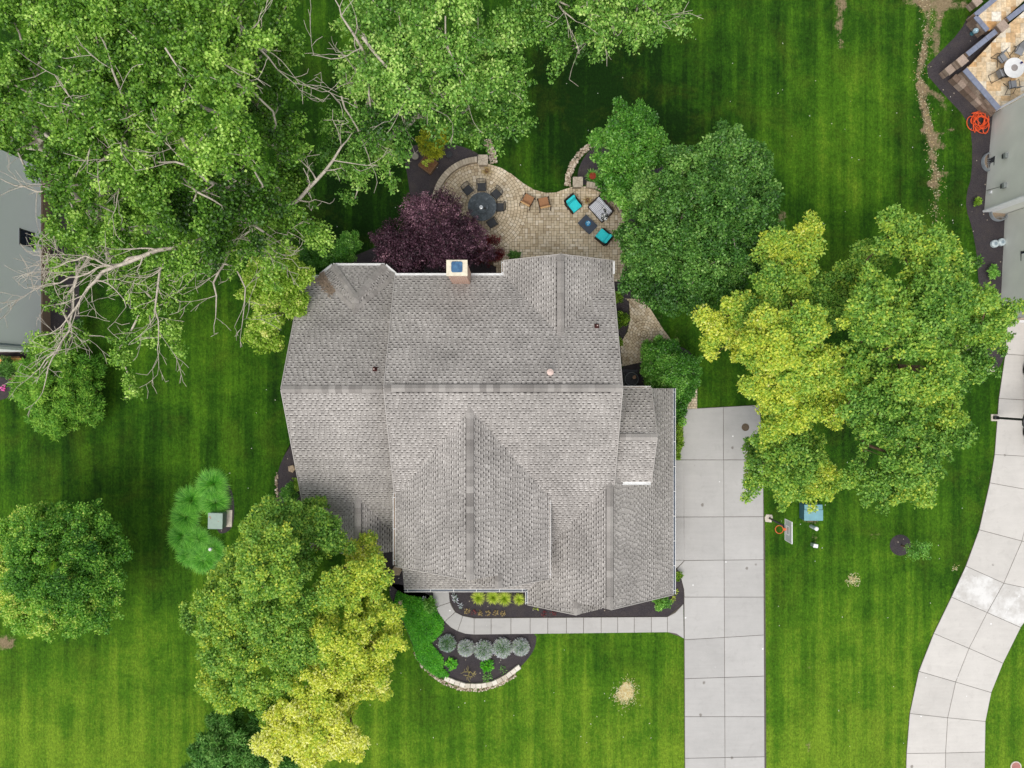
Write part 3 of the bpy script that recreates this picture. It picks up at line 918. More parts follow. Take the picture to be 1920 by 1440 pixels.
# pale edging stones round the front bed and round the neighbour's tree bed
def edging(lab, path, n, wid, h, gap_from=0.0):
    pts = [Vector((*ground_xy(*p), 0)) for p in path]
    root = empty('edging_wall', pts[0], label=lab, cat='stone edging', group='low rows of pale edging stones')
    acc = [0]
    for a, b_ in zip(pts[:-1], pts[1:]): acc.append(acc[-1] + (b_ - a).length)
    def at(s):
        for k in range(len(pts) - 1):
            if s <= acc[k + 1] or k == len(pts) - 2:
                return pts[k].lerp(pts[k + 1], (s - acc[k]) / (acc[k + 1] - acc[k]))
    for k in range(n):
        s0, s1 = acc[-1] * k / n, acc[-1] * (k + .95) / n
        a, b_ = at(s0), at(s1); d = (b_ - a).normalized(); c = (a + b_) / 2 - pts[0]
        m = MB(); m.prism([(-(b_ - a).length / 2, -wid / 2), ((b_ - a).length / 2, -wid / 2), ((b_ - a).length / 2, wid / 2), (-(b_ - a).length / 2, wid / 2)], 0, h * random.uniform(.9, 1.05), .015, random.random())
        o = m.build('edging_stone', M_WHITEBLOCK, root, tint=True); o.location = c; o.rotation_euler = (0, 0, math.atan2(d.y, d.x) + random.uniform(-.04, .04))
edging('pale stone edging curving round the lavender bed in front of the house', [(834, 1270), (850, 1277), (872, 1284), (898, 1285), (925, 1280), (950, 1267), (975, 1248)], 15, .28, .16)
edging('white stone edging below the bed at the neighbouring drive under the tall green tree', [(1785, 663), (1790, 676), (1802, 688), (1820, 694), (1842, 694), (1862, 692)], 9, .3, .2)

# ------------------------------------------------------------------ the house
house = empty('house', (0, 0, 0), label='large two storey house with grey shingled gables, white gutters and a brick chimney', cat='house')
CO = .150          # exposed height of a shingle course
TW = [.12, .15, .19]
VAR = {}
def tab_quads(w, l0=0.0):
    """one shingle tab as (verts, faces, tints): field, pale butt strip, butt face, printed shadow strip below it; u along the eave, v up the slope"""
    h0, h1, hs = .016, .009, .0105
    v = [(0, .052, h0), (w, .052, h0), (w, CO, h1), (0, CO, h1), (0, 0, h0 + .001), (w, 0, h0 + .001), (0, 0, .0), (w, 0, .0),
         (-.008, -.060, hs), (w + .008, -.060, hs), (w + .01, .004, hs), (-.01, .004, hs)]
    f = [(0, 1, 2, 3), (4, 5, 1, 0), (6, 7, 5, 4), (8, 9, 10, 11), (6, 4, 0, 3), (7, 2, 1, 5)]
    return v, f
def tab_variant(wi, ti):
    key = (wi, ti)
    if key not in VAR:
        v, f = tab_quads(TW[wi])
        m = MB(); b = .46 + .06 * ti
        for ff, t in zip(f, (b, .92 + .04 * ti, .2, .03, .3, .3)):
            m.add([v[i] for i in ff], [(0, 1, 2, 3)], t)
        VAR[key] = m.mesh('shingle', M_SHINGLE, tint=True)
    return VAR[key]

SING = [0]
SHING_MAX = 300
singles = []
roof_rest = {'V': [], 'F': [], 'T': []}
def roof_plane(part, poly, thick=.16, course=True, single=False, base_t=.53, lift=0.0):
    """a planar roof surface: a slab under rows of raised shingle tabs"""
    p = [Vector(q) for q in poly]
    n = Vector((0, 0, 0))
    for a, b_ in zip(p, p[1:] + p[:1]): n += (a - p[0]).cross(b_ - p[0])
    n.normalize()
    if n.z < 0: p = p[::-1]; n = -n
    u = Vector((0, 0, 1)).cross(n).normalized(); v = n.cross(u)
    o = p[0]
    q = [((a - o).dot(u), (a - o).dot(v)) for a in p]
    m = MB(); N_ = len(p)
    top = list(p); bot = [a - Vector((0, 0, thick)) for a in p]
    m.add(top + bot, [tuple(range(N_)), tuple(reversed(range(N_, 2 * N_)))] + [(i, N_ + i, N_ + (i + 1) % N_, (i + 1) % N_) for i in range(N_)], base_t)
    slab = m.build('roof_plane', M_SHINGLE, part, tint=True)
    vmin, vmax = min(a[1] for a in q), max(a[1] for a in q)
    def span(vv):
        xs_ = []
        for a, b_ in zip(q, q[1:] + q[:1]):
            if (a[1] <= vv < b_[1]) or (b_[1] <= vv < a[1]):
                xs_.append(a[0] + (b_[0] - a[0]) * (vv - a[1]) / (b_[1] - a[1]))
        return (min(xs_), max(xs_)) if len(xs_) >= 2 else None
    k = 0
    while vmin + k * CO < vmax - .03:
        v0 = vmin + k * CO; v1 = min(v0 + CO, vmax)
        s0, s1 = span(v0 + .004), span(v1 - .004)
        k += 1
        if not s0 or not s1: continue
        x = min(s0[0], s1[0]) - random.random() * .5
        end = max(s0[1], s1[1])
        ct = random.gauss(0, .03)
        while x < end:
            wi = random.randrange(3); w = TW[wi]; gap = random.uniform(.08, .20)
            a0, b0 = max(x, s0[0]), min(x + w, s0[1]); a1, b1 = max(x, s1[0]), min(x + w, s1[1])
            whole = a0 == x and a1 == x and b0 == x + w and b1 == x + w and v1 - v0 > CO - .001
            if whole and single and SING[0] < SHING_MAX:
                SING[0] += 1
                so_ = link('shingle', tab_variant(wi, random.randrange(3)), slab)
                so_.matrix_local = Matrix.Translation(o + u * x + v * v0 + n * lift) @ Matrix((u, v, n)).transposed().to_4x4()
            elif b0 > a0 + .02 or b1 > a1 + .02:
                if b0 < a0: a0 = b0 = (a0 + b0) / 2
                if b1 < a1: a1 = b1 = (a1 + b1) / 2
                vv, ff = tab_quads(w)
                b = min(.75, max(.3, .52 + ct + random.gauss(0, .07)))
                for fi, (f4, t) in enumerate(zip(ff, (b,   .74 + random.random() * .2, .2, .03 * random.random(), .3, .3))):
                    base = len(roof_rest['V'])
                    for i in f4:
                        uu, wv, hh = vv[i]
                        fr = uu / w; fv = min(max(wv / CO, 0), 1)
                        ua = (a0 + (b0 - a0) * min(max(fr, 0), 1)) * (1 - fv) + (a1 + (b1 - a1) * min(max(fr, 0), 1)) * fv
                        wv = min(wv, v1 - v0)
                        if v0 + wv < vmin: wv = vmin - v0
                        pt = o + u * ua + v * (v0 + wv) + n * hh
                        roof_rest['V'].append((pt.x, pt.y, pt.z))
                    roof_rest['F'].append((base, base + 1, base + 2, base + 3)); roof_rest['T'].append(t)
            x += w + gap
    return slab

CAPV = {}
def cap_mesh(pa, pb, L, ti, w=.19):
    key = (round(pa, 2), round(pb, 2), round(L, 2), ti, w)
    if key not in CAPV:
        m = MB(); t = [.33, .39, .45, .51, .58][ti]; th = .03
        rows = []
        for yy, ex in ((0, .016), (L * 1.06, 0.0)):
            rows += [(-w, yy, -w * pa + ex), (0, yy, ex + .004), (w, yy, -w * pb + ex)]
        low = [(a, b_, c - th) for a, b_, c in rows]
        m.add(rows + low, [(0, 1, 4, 3), (1, 2, 5, 4), (0, 6, 7, 1), (1, 7, 8, 2), (3, 4, 10, 9), (4, 5, 11, 10), (0, 3, 9, 6), (2, 8, 11, 5)], t)
        CAPV[key] = m.mesh('ridge_cap', M_SHINGLE, tint=True)
    return CAPV[key]
def ridge(part, a, b_, pa, pb, vent=(0, 0), w=.19, step=.34, tones=(.8, 1.8, 2.2, 2.4, 1.6)):
    """row of folded cap shingles from a to b; vent: stretch (as fractions) raised on a dark ridge vent. pa/pb: fall on the left and right hand side"""
    a, b_ = Vector(a), Vector(b_); d = b_ - a; L = d.length; d.normalize()
    r = d.cross(Vector((0, 0, 1))).normalized(); up = r.cross(d)
    n = max(1, int(round(L / step))); s = L / n
    for k in range(n):
        f = (k + .5) / n
        lift = .075 if vent[0] < f < vent[1] else .045
        ti = random.choices(range(5), tones)[0]
        o = link('ridge_cap', cap_mesh(pa, pb, s, ti, w), part)
        o.matrix_local = Matrix.Translation(a + d * (k * s) + up * lift) @ Matrix((r, d, up)).transposed().to_4x4()
    if vent[1] > vent[0]:
        m = MB(); p0, p1 = a + d * L * vent[0], a + d * L * vent[1]
        ww = w + .025
        prof = [(-ww, -ww * pa + .048), (-ww, -ww * pa - .02), (ww, -ww * pb - .02), (ww, -ww * pb + .048), (0, .05)]
        vs = [p + r * x + up * z for p in (p0, p1) for x, z in prof]
        m.add(vs, [(0, 1, 6, 5), (1, 2, 7, 6), (2, 3, 8, 7), (3, 4, 9, 8), (4, 0, 5, 9), (4, 3, 2, 1, 0), (5, 6, 7, 8, 9)])
        m.build('ridge_vent', M_VENT, part)

def gutter(part, a, b_, out, white=True, w=.13, h=.11, inner=None):
    """open channel from a to b hung on the eave, out = horizontal outward direction"""
    a, b_ = Vector(a), Vector(b_); out = Vector(out).normalized()
    prof = [(0, 0), (0, -h), (w, -h), (w, 0), (w - .028, 0), (w - .028, -h + .035), (.02, -h + .035), (.02, 0)]
    m = MB(); vs = [p + out * (x + .01) + Vector((0, 0, z - .02)) for p in (a, b_) for x, z in prof]
    k = len(prof)
    m.add(vs, [(i, (i + 1) % k, k + (i + 1) % k, k + i) for i in range(k)] + [tuple(range(k)), tuple(reversed(range(k, 2 * k)))])
    g = m.build('gutter', M_GUTTER if white else M_DKGUT, part)
    d = (b_ - a); n = max(1, int(d.length / 1.4))
    if inner:
        m = MB(); zz = -h + .045
        vs = [p + out * (x + .01) + Vector((0, 0, zz)) for p in (a, b_) for x in (.022, w - .03)]
        m.add(vs, [(0, 1, 3, 2)]); m.build('gutter_bed', inner, g)
        m = MB()
        for i in range(n + 1):
            p = a + d * min(.995, max(.005, (i + .15) / (n + .3)))
            dd = d.normalized()
            m.box(p + out * (w / 2 + .01) + Vector((0, 0, -.012)), (.03, w, .012), M=Matrix((dd, out, Vector((0, 0, 1)))).transposed())
        m.build('gutter_strap', M_GUTTER, g)
    return g

# --- measures (m): ridge height, pitch and plan of each wing
ZM, PM_, YR = 8.75, .545, -.21            # main wing ridge
def zN(y): return ZM - PM_ * (y - YR)      # main north slope
def zS(y): return ZM - PM_ * (YR - y)      # main south slope
XL, XR = -6.4, 5.52
roof = MB(); roof.box((0, 0, 6.2), (8, 8, .1)); 
roof = roof.build('roof', M_SHINGLE, house)
# main wing
yN = 5.94
roof_plane(roof, [(XL, yN, zN(yN)), (XR, yN, zN(yN)), (XR, YR, ZM), (XL, YR, ZM)], single=False)
ySe = -6.0
# south slope in two convex pieces: full width down to the front gable's left eave, then the right part down to the garage valley
roof_plane(roof, [(XL, -5.95, zS(-5.95)), (XR, -5.95, zS(-5.95)), (XR, YR, ZM), (XL, YR, ZM)][:], single=True)
roof_plane(roof, [(1.95, -9.75, zS(-9.75)), (5.2, -9.75, zS(-9.75)), (5.2, -5.95, zS(-5.95)), (1.95, -5.95, zS(-5.95))])
ridge(roof, (XL + .02, YR, ZM), (XR, YR, ZM), PM_, PM_, (.035, .955))
gutter(roof, (-6.42, yN, zN(yN)), (-3.25, yN, zN(yN)), (0, 1, 0), inner=M_GUTTER)
gutter(roof, (-2.25, yN, zN(yN)), (-.45, yN, zN(yN)), (0, 1, 0), inner=M_GUTTER)
# north gable
ZG, XG = 7.27, 2.54
PG = (ZG - 5.4) / 2.99
xg0, xg1, yg1 = XG - 2.99, XG + 2.99, 6.75
yv = YR + (ZM - ZG) / PM_
ye = YR + (ZM - 5.4) / PM_
roof_plane(roof, [(xg0, yg1, 5.4), (XG, yg1, ZG), (XG, yv - .15, ZG), (xg0, ye - .1, 5.4)])
roof_plane(roof, [(xg1, yg1, 5.4), (XG, yg1, ZG), (XG, yv - .15, ZG), (xg1, ye - .1, 5.4)])
ridge(roof, (XG, yg1, ZG), (XG, yv - .1, ZG), PG, PG, (.08, .86))
gutter(roof, (xg0, yg1, 5.4), (xg0, ye + .1, 5.4), (-1, 0, 0), inner=M_DEBRIS, w=.11)
gutter(roof, (xg1, yg1, 5.4), (xg1, ye + .1, 5.4), (1, 0, 0), inner=M_GUTTER, w=.10)
# left wing
ZL, YL, XLL, PL = 7.9, -.27, -11.83, .576
def lN(y): return ZL - PL * (y - YL)
def lS(y): return ZL - PL * (YL - y)
roof_plane(roof, [(XLL, 6.01, lN(6.01)), (-6.2, 6.01, lN(6.01)), (-6.2, YL, ZL), (XLL, YL, ZL)])
roof_plane(roof, [(XLL, -9.8, lS(-9.8)), (-6.2, -9.8, lS(-9.8)), (-6.2, YL, ZL), (XLL, YL, ZL)])
ridge(roof, (XLL, YL, ZL), (-6.3, YL, ZL), PL, PL, (0, 0))
gutter(roof, (XLL, 6.01, lN(6.01)), (-10.9, 6.01, lN(6.01)), (0, 1, 0), inner=M_GUTTER)
# small hipped bay at the north end of the left wing
zb = 4.2
A, B = (-8.55, 4.70, 5.50), (-8.6, 3.88, 5.50)
c0, c1, c2_, c3 = (-10.82, 6.15, zb), (-10.13, 6.69, zb), (-7.21, 6.69, zb), (-6.63, 6.21, zb)
roof_plane(roof, [c1, c2_, A])
roof_plane(roof, [c0, c1, A]); roof_plane(roof, [c0, A, B])
roof_plane(roof, [c2_, c3, A]); roof_plane(roof, [c3, B, A])
def hip_caps(a, b_): ridge(roof, a, b_, .30, .30, (0, 0), w=.2, step=.3, tones=(0, .4, 1.5, 2.5, 1.5))
hip_caps(c1, A); hip_caps(c2_, A); hip_caps(c0, (-8.65, 4.25, 5.46)); hip_caps(c3, (-8.50, 4.25, 5.46)); ridge(roof, B, A, .5, .5, (0, 0), w=.2, step=.3)
for a, b_, o_ in ((c1, c2_, (0, 1, 0)), (c0, c1, (-.63, .78, 0)), (c2_, c3, (.67, .75, 0))): gutter(roof, a, b_, o_, inner=M_GUTTER)
# small gable on the front of the left wing
zf, xf, pf = 4.39, -8.69, .72
fx0, fx1, fy = -10.5, -6.88, -9.73
yfv = YL - (ZL - zf) / PL; yfe = YL - (ZL - (zf - pf * 1.81)) / PL
roof_plane(roof, [(fx0, fy, zf - pf * 1.81), (xf, fy, zf), (xf, yfv + .15, zf), (fx0, yfe + .1, zf - pf * 1.81)])
roof_plane(roof, [(fx1, fy, zf - pf * 1.81), (xf, fy, zf), (xf, yfv + .15, zf), (fx1, yfe + .1, zf - pf * 1.81)])
ridge(roof, (xf, fy, zf), (xf, yfv + .1, zf), pf, pf, (.0, .86))
# big front gable with a smaller one nested on its right slope
z1, x1, p1 = 8.2, -2.14, .645
g0, g1, gy = x1 - 4.23, 2.02, -9.97
def zl1(x): return z1 - p1 * abs(x - x1)
y1v = YR - (ZM - z1) / PM_; y1e = YR - (ZM - zl1(g0)) / PM_
roof_plane(roof, [(g0, gy, zl1(g0)), (x1, gy, z1), (x1, y1v + .15, z1), (g0, y1e + .1, zl1(g0))])
x3, y3 = -.72, -10.64
roof_plane(roof, [(g1, gy, zl1(g1)), (x1, gy, z1), (x1, y1v + .15, z1), (g1, y1e + .1, zl1(g1))])
roof_plane(roof, [(g1, y3, zl1(g1)), (x3, y3, zl1(x3)), (x3, gy, zl1(x3)), (g1, gy, zl1(g1))])
roof_plane(roof, [(x3, y3, zl1(x3)), (x3 - 2.2, y3, zl1(x3) - 2.2 * p1), (x3 - 2.2, gy + .3, zl1(x3) - 2.2 * p1), (x3, gy + .3, zl1(x3))])
ridge(roof, (x1, gy, z1), (x1, y1v + .1, z1), p1, p1, (.055, .93))
ridge(roof, (x3, y3, zl1(x3)), (x3, gy + .05, zl1(x3)), p1, p1, (0, 0))
gutter(roof, (g0, gy + .05, zl1(g0)), (g0, -5.95, zl1(g0)), (-1, 0, 0), inner=M_DEBRIS, w=.14)
gutter(roof, (g1, y3 + .03, zl1(g1)), (g1, y1e - .1, zl1(g1)), (1, 0, 0), inner=M_DEBRIS, w=.10)
# garage gable and its nested smaller gable
z2, x2, p2 = 5.96, 5.30, .68
e0, e1, gy2 = .92, 9.33, -12.18
def zl2(x): return z2 - p2 * abs(x - x2)
y2v = YR - (ZM - z2) / PM_
yv0 = YR - (ZM - zl2(1.9)) / PM_
roof_plane(roof, [(e0, gy2, zl2(e0)), (x2, gy2, z2), (x2, y2v + .1, z2), (1.9, yv0 + .12, zl2(1.9)), (e0, yv0 + .12, zl2(e0))])
roof_plane(roof, [(e1, gy2, zl2(e1)), (x2, gy2, z2), (x2, -.25, z2), (e1, -.25, zl2(e1))])
x4, y4 = 3.62, -12.84
roof_plane(roof, [(e0, y4, zl2(e0)), (x4, y4, zl2(x4)), (x4, gy2, zl2(x4)), (e0, gy2, zl2(e0))])
roof_plane(roof, [(x4, y4, zl2(x4)), (x4 + 1.5, y4, zl2(x4) - 1.5 * p2), (x4 + 1.5, gy2 + .3, zl2(x4) - 1.5 * p2), (x4, gy2 + .3, zl2(x4))])
ridge(roof, (x2, gy2, z2), (x2, y2v + .1, z2), p2, p2, (.075, .93))
ridge(roof, (x4, y4, zl2(x4)), (x4, gy2 + .05, zl2(x4)), p2, p2, (0, 0))
gutter(roof, (e1, gy2, zl2(e1)), (e1, -.25, zl2(e1)), (1, 0, 0), inner=M_DKGUT, w=.15)
gutter(roof, (e0, y4, zl2(e0)), (e0, -12.0, zl2(e0)), (-1, 0, 0), inner=M_DKGUT, w=.13)
# roof of the side dormer over the garage
zd, pd, yd = 7.05, .607, -2.79
xd = 7.60
roof_plane(roof, [(5.2, yd + 2.56, zd - pd * 2.56), (xd, yd + 2.56, zd - pd * 2.56), (xd, yd, zd), (5.2, yd, zd)])
roof_plane(roof, [(5.2, yd - 2.56, zd - pd * 2.56), (xd, yd - 2.56, zd - pd * 2.56), (xd, yd, zd), (5.2, yd, zd)])
ridge(roof, (5.3, yd, zd), (xd, yd, zd), pd, pd, (.1, .72))
gutter(roof, (5.35, yd + 2.56, zd - pd * 2.56), (xd, yd + 2.56, zd - pd * 2.56), (0, 1, 0), inner=M_DEBRIS, w=.11)
gutter(roof, (5.9, yd - 2.56, zd - pd * 2.56), (xd, yd - 2.56, zd - pd * 2.56), (0, -1, 0), inner=M_GUTTER, w=.16)
# porch roof along the front
zp = 3.05
roof_plane(roof, [(-6.27, -11.93, zp), (1.4, -11.93, zp), (1.4, -9.5, zp + .5 * 2.43), (-6.27, -9.5, zp + .5 * 2.43)])
gutter(roof, (-6.27, -11.93, zp), (.80, -11.93, zp), (0, -1, 0), inner=M_DKGUT, w=.17)
M_DRIP = mat_plain('pale_drip_edge', lin((172, 167, 162)), .6, .3, var=.05)
def rake(a, b_, w=.045):
    a, b_ = Vector(a), Vector(b_); d = (b_ - a).normalized(); out = d.cross(Vector((0, 0, 1))).normalized(); up = out.cross(d)
    m = MB(); m.box((a + b_) / 2 + Vector((0, 0, -.045)), ((b_ - a).length, w, .16), M=Matrix((d, out, up)).transposed()); m.build('rake_trim', M_DRIP, roof)
rake((XL - .02, YR, ZM), (XL - .02, yN, zN(yN))); rake((XL - .02, YR, ZM), (XL - .02, -5.95, zS(-5.95)))
rake((XR + .02, YR, ZM), (XR + .02, yN, zN(yN))); rake((XR + .02, YR, ZM), (XR + .02, -5.4, zS(-5.4)))
rake((XLL - .02, YL, ZL), (XLL - .02, 6.01, lN(6.01))); rake((XLL - .02, YL, ZL), (XLL - .02, -9.8, lS(-9.8)))
rake((xd + .02, yd, zd), (xd + .02, yd + 2.56, zd - pd * 2.56)); rake((xd + .02, yd, zd), (xd + .02, yd - 2.56, zd - pd * 2.56))
rake((XG, yg1 + .02, ZG), (xg0, yg1 + .02, 5.4)); rake((XG, yg1 + .02, ZG), (xg1, yg1 + .02, 5.4))
rake((x1, gy - .02, z1), (g0, gy - .02, zl1(g0))); rake((x3, y3 - .02, zl1(x3)), (g1, y3 - .02, zl1(g1)))
rake((x2, gy2 - .02, z2), (e1, gy2 - .02, zl2(e1))); rake((x4, y4 - .02, zl2(x4)), (e0, y4 - .02, zl2(e0)))
# all remaining shingles: one part
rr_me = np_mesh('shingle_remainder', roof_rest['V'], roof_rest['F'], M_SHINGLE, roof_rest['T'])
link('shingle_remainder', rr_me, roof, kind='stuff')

# walls under the eaves
def wall_box(x0, x1_, y0, y1_, h):
    m = MB(); m.prism([(x0, y0), (x1_, y0), (x1_, y1_), (x0, y1_)], 0, h); return m.build('wall', M_WALL, house)
wall_box(-5.95, 5.1, -5.7, 5.45, 5.3)
wall_box(.0, 5.05, 5.46, 6.3, 5.2)
wall_box(-11.4, -5.96, -9.3, 5.5, 2.5)
wall_box(-10.4, -6.95, 5.51, 6.25, 4.0)
wall_box(-5.9, 1.6, -9.6, -5.71, 5.2)
wall_box(1.61, 8.9, -11.7, -5.72, 2.8)
wall_box(5.11, 8.9, -5.71, -.6, 2.9)
wall_box(5.12, 7.3, -5.1, -.6, 5.3)
def gable_fill(a, b_, c):
    m = MB(); a, b_, c = Vector(a), Vector(b_), Vector(c); off = (b_ - a).cross(c - a).normalized() * .06
    m.add([a, b_, c, a + off, b_ + off, c + off], [(0, 1, 2), (5, 4, 3), (0, 3, 4, 1), (1, 4, 5, 2), (2, 5, 3, 0)]); return m.build('gable', M_WALL, house)
gable_fill((XL + .4, 5.5, 5.5), (XL + .4, -5.9, 5.5), (XL + .4, YR, ZM - .2)); gable_fill((XR - .4, -5.9, 5.5), (XR - .4, 5.5, 5.5), (XR - .4, YR, ZM - .2))
gable_fill((XLL + .4, 5.5, 4.3), (XLL + .4, -9.3, 2.45), (XLL + .4, YL, ZL - .2)); gable_fill((g0 + .3, -9.6, 5.4), (g1 - .3, -9.6, 5.4), (x1, -9.6, z1 - .2))
gable_fill((xg1 - .4, 6.3, 5.3), (xg0 + .4, 6.3, 5.3), (XG, 6.3, ZG - .2)); gable_fill((e0 + .5, -11.8, 3.0), (e1 - .4, -11.8, 2.9), (x2, -11.8, z2 - .2))
gable_fill((xd - .3, yd - 2.4, 4.8), (xd - .3, yd + 2.4, 4.8), (xd - .3, yd, zd - .2)); gable_fill((fx0 + .3, fy + .4, 3.0), (fx1 - .3, fy + .4, 3.0), (xf, fy + .4, zf - .2))

# chimney: brick stack, pale crown, blue-tinted square cover
t = NT('chimney_brick').set(.9, .15)
br = t.new('TexBrick'); br.inputs['Scale'].default_value = 1.0; br.inputs['Brick Width'].default_value = .22; br.inputs['Row Height'].default_value = .075; br.inputs['Mortar Size'].default_value = .012
br.inputs['Color1'].default_value = lin((196, 150, 128)); br.inputs['Color2'].default_value = lin((176, 128, 108)); br.inputs['Mortar'].default_value = lin((206, 196, 184))
sx = t.new('SeparateXYZ'); t.l.new(t.objco(), sx.inputs[0]); cx = t.new('CombineXYZ')
t.l.new(t.math('ADD', sx.outputs[0], sx.outputs[1]), cx.inputs[0]); t.l.new(sx.outputs[2], cx.inputs[1]); t.l.new(cx.outputs[0], br.inputs['Vector'])
t.color(br.outputs['Color']); M_BRICK = t.m
ch = MB(); ch.box((-2.75, 5.80, 4.35), (.96, .70, 8.7)); ch = ch.build('chimney', M_BRICK, house)
# the brick face the picture shows, course by course
for r_ in range(14):
    z = 6.9 + r_ * .128
    nb = 4 if r_ % 2 == 0 else 5
    xsb = [-3.23 + .24 * k for k in range(5)] if r_ % 2 == 0 else [-3.23, -3.11, -2.87, -2.63, -2.39, -2.27]
    for a, b_ in zip(xsb[:-1], xsb[1:]):
        m = MB(); m.box(((a + b_) / 2, 5.442, z), (b_ - a - .014, .022, .114), t=.5)
        m.build('brick', M_BRICK, ch)
M_CROWN = mat_plain('chimney_crown', lin((224, 214, 192)), .85, .2, var=.1, scale=5)
m = MB(); m.box((-2.75, 5.80, 8.79), (1.06, .80, .16)); m.build('crown', M_CROWN, ch, bevel=.02)
t = NT('blue_cover_metal').set(.18, .6)
t.color(t.ramp(t.noise(t.objco(), 3.5, 5, .6), [(.3, lin((34, 72, 112))), (.7, lin((78, 124, 160)))])); M_BLUEC = t.m
m = MB()
pts = []
for cx_, cy_, a0 in ((.19, .18, 0), (-.19, .18, 1), (-.19, -.18, 2), (.19, -.18, 3)):
    for k in range(5):
        a = (a0 + k / 4) * math.pi / 2; pts.append((-2.75 + cx_ + .09 * math.cos(a), 5.84 + cy_ + .09 * math.sin(a)))
m.prism(pts, 8.87, 8.93, .012); m.build('flue_cover', M_BLUEC, ch)
# vents
M_RUST = mat_plain('rusty_vent', lin((74, 40, 38)), .7, .3, var=.2, scale=10)
M_PINKV = mat_plain('faded_pink_vent', lin((214, 190, 180)), .7, .3, var=.15, scale=8)
def roof_pipe(x, y, z, pitch):
    m = MB(); m.box((x, y, z + .03), (.24, .26, .03), M=Matrix.Rotation(-math.atan(pitch), 3, 'X'))
    m.lathe((x, y, z), [(.12, .02), (.085, .12), (.06, .16), (.055, .34)], 16)
    v = m.build('vent_pipe', M_RUST, house, smooth=False)
    m = MB(); m.lathe((x, y, z + .341), [(.03, 0), (.03, .004)], 12); m.build('pipe_mouth', M_PINKV, v)
p = P(703, 692, lN(.7)); roof_pipe(p.x, p.y, lN(p.y), PL)
p = P(1119, 611, zN(2.9)); roof_pipe(p.x, p.y, zN(p.y), .545)
p = P(1031, 698, zN(.6))
m = MB(); m.lathe((p.x, p.y, zN(p.y)), [(.17, -.03), (.15, .06), (.10, .08), (.10, .36), (.17, .37), (.17, .42), (.05, .50)], 18); m.build('round_vent', M_PINKV, house)
# dead leaves in the roof corner beside the bay
m = MB()
for _ in range(420):
    u = random.random(); w = random.gauss(0, .16)
    x = -10.85 + u * 1.0 + w * .6; y = 6.1 - u * .95 + w * .9
    z = max(lN(y), 0) + .05 + random.random() * .07
    a = random.random() * 6.3; L = random.uniform(.06, .15)
    d = Vector((math.cos(a), math.sin(a), random.uniform(-.3, .3))) * L; s = Vector((-math.sin(a), math.cos(a), 0)) * .014
    c = Vector((x, y, z)); m.add([c - d - s, c + d - s, c + d + s, c - d + s], [(0, 1, 2, 3)])
m.build('leaf_litter', M_DEBRIS, None, kind='stuff')

# ------------------------------------------------------------------ trees and shrubs
L_COTTON = mat_leaf('cottonwood_leaf', [(0, lin((34, 64, 16))), (.42, lin((82, 124, 38))), (.75, lin((130, 166, 66))), (1, lin((176, 200, 106)))], .3, .4, .45)
L_COTTON2 = mat_leaf('pale_cottonwood_leaf', [(0, lin((36, 70, 24))), (.42, lin((88, 132, 50))), (.75, lin((138, 174, 82))), (1, lin((182, 204, 120)))], .3, .4, .45)
L_BIRCH = mat_leaf('birch_leaf', [(0, lin((34, 68, 18))), (.26, lin((88, 130, 52))), (.46, lin((128, 162, 70))), (.6, lin((152, 172, 70))), (.74, lin((174, 182, 68))), (.88, lin((212, 210, 84))), (1, lin((230, 226, 132)))], gain=1.6, trans=.32, rough=.45, spec=.35)
L_YELLOW = mat_leaf('golden_leaf', [(0, lin((70, 88, 18))), (.38, lin((140, 150, 34))), (.7, lin((192, 192, 58))), (1, lin((226, 220, 110)))], .35, .45, .35)
L_LIME = mat_leaf('lime_leaf', [(0, lin((52, 84, 18))), (.42, lin((110, 144, 40))), (.75, lin((160, 186, 78))), (1, lin((204, 216, 126)))], .35, .45, .35)
L_DARK = mat_leaf('dark_green_leaf', [(0, lin((28, 58, 22))), (.45, lin((62, 104, 40))), (.8, lin((100, 142, 62))), (1, lin((140, 172, 92)))], .3, .4, .45)
L_LINDEN = mat_leaf('linden_leaf', [(0, lin((36, 80, 26))), (.42, lin((86, 136, 46))), (.72, lin((138, 174, 68))), (1, lin((214, 212, 108)))], .3, .45, .35)
L_PURPLE = mat_leaf('purple_leaf', [(0, lin((24, 13, 20))), (.5, lin((64, 39, 52))), (.8, lin((110, 78, 94))), (1, lin((168, 128, 142)))], .25, .4, .4)
L_RED = mat_leaf('dark_red_leaf', [(0, lin((52, 18, 22))), (.6, lin((104, 36, 40))), (1, lin((140, 70, 68)))], .25, .4, .4)
L_SHRUB = mat_leaf('glossy_shrub_leaf', [(0, lin((30, 70, 20))), (.5, lin((72, 124, 40))), (.85, lin((116, 164, 68))), (1, lin((150, 190, 96)))], .28, .35, .5)
L_YEW = mat_leaf('yew_spray', [(0, lin((38, 82, 22))), (.5, lin((86, 136, 40))), (1, lin((146, 180, 70)))], .25, .5, .3)
L_SPRUCE = mat_leaf('spruce_spray', [(0, lin((30, 70, 22))), (.5, lin((66, 114, 40))), (1, lin((126, 164, 84)))], .2, .5, .3)
NLEAF = 0

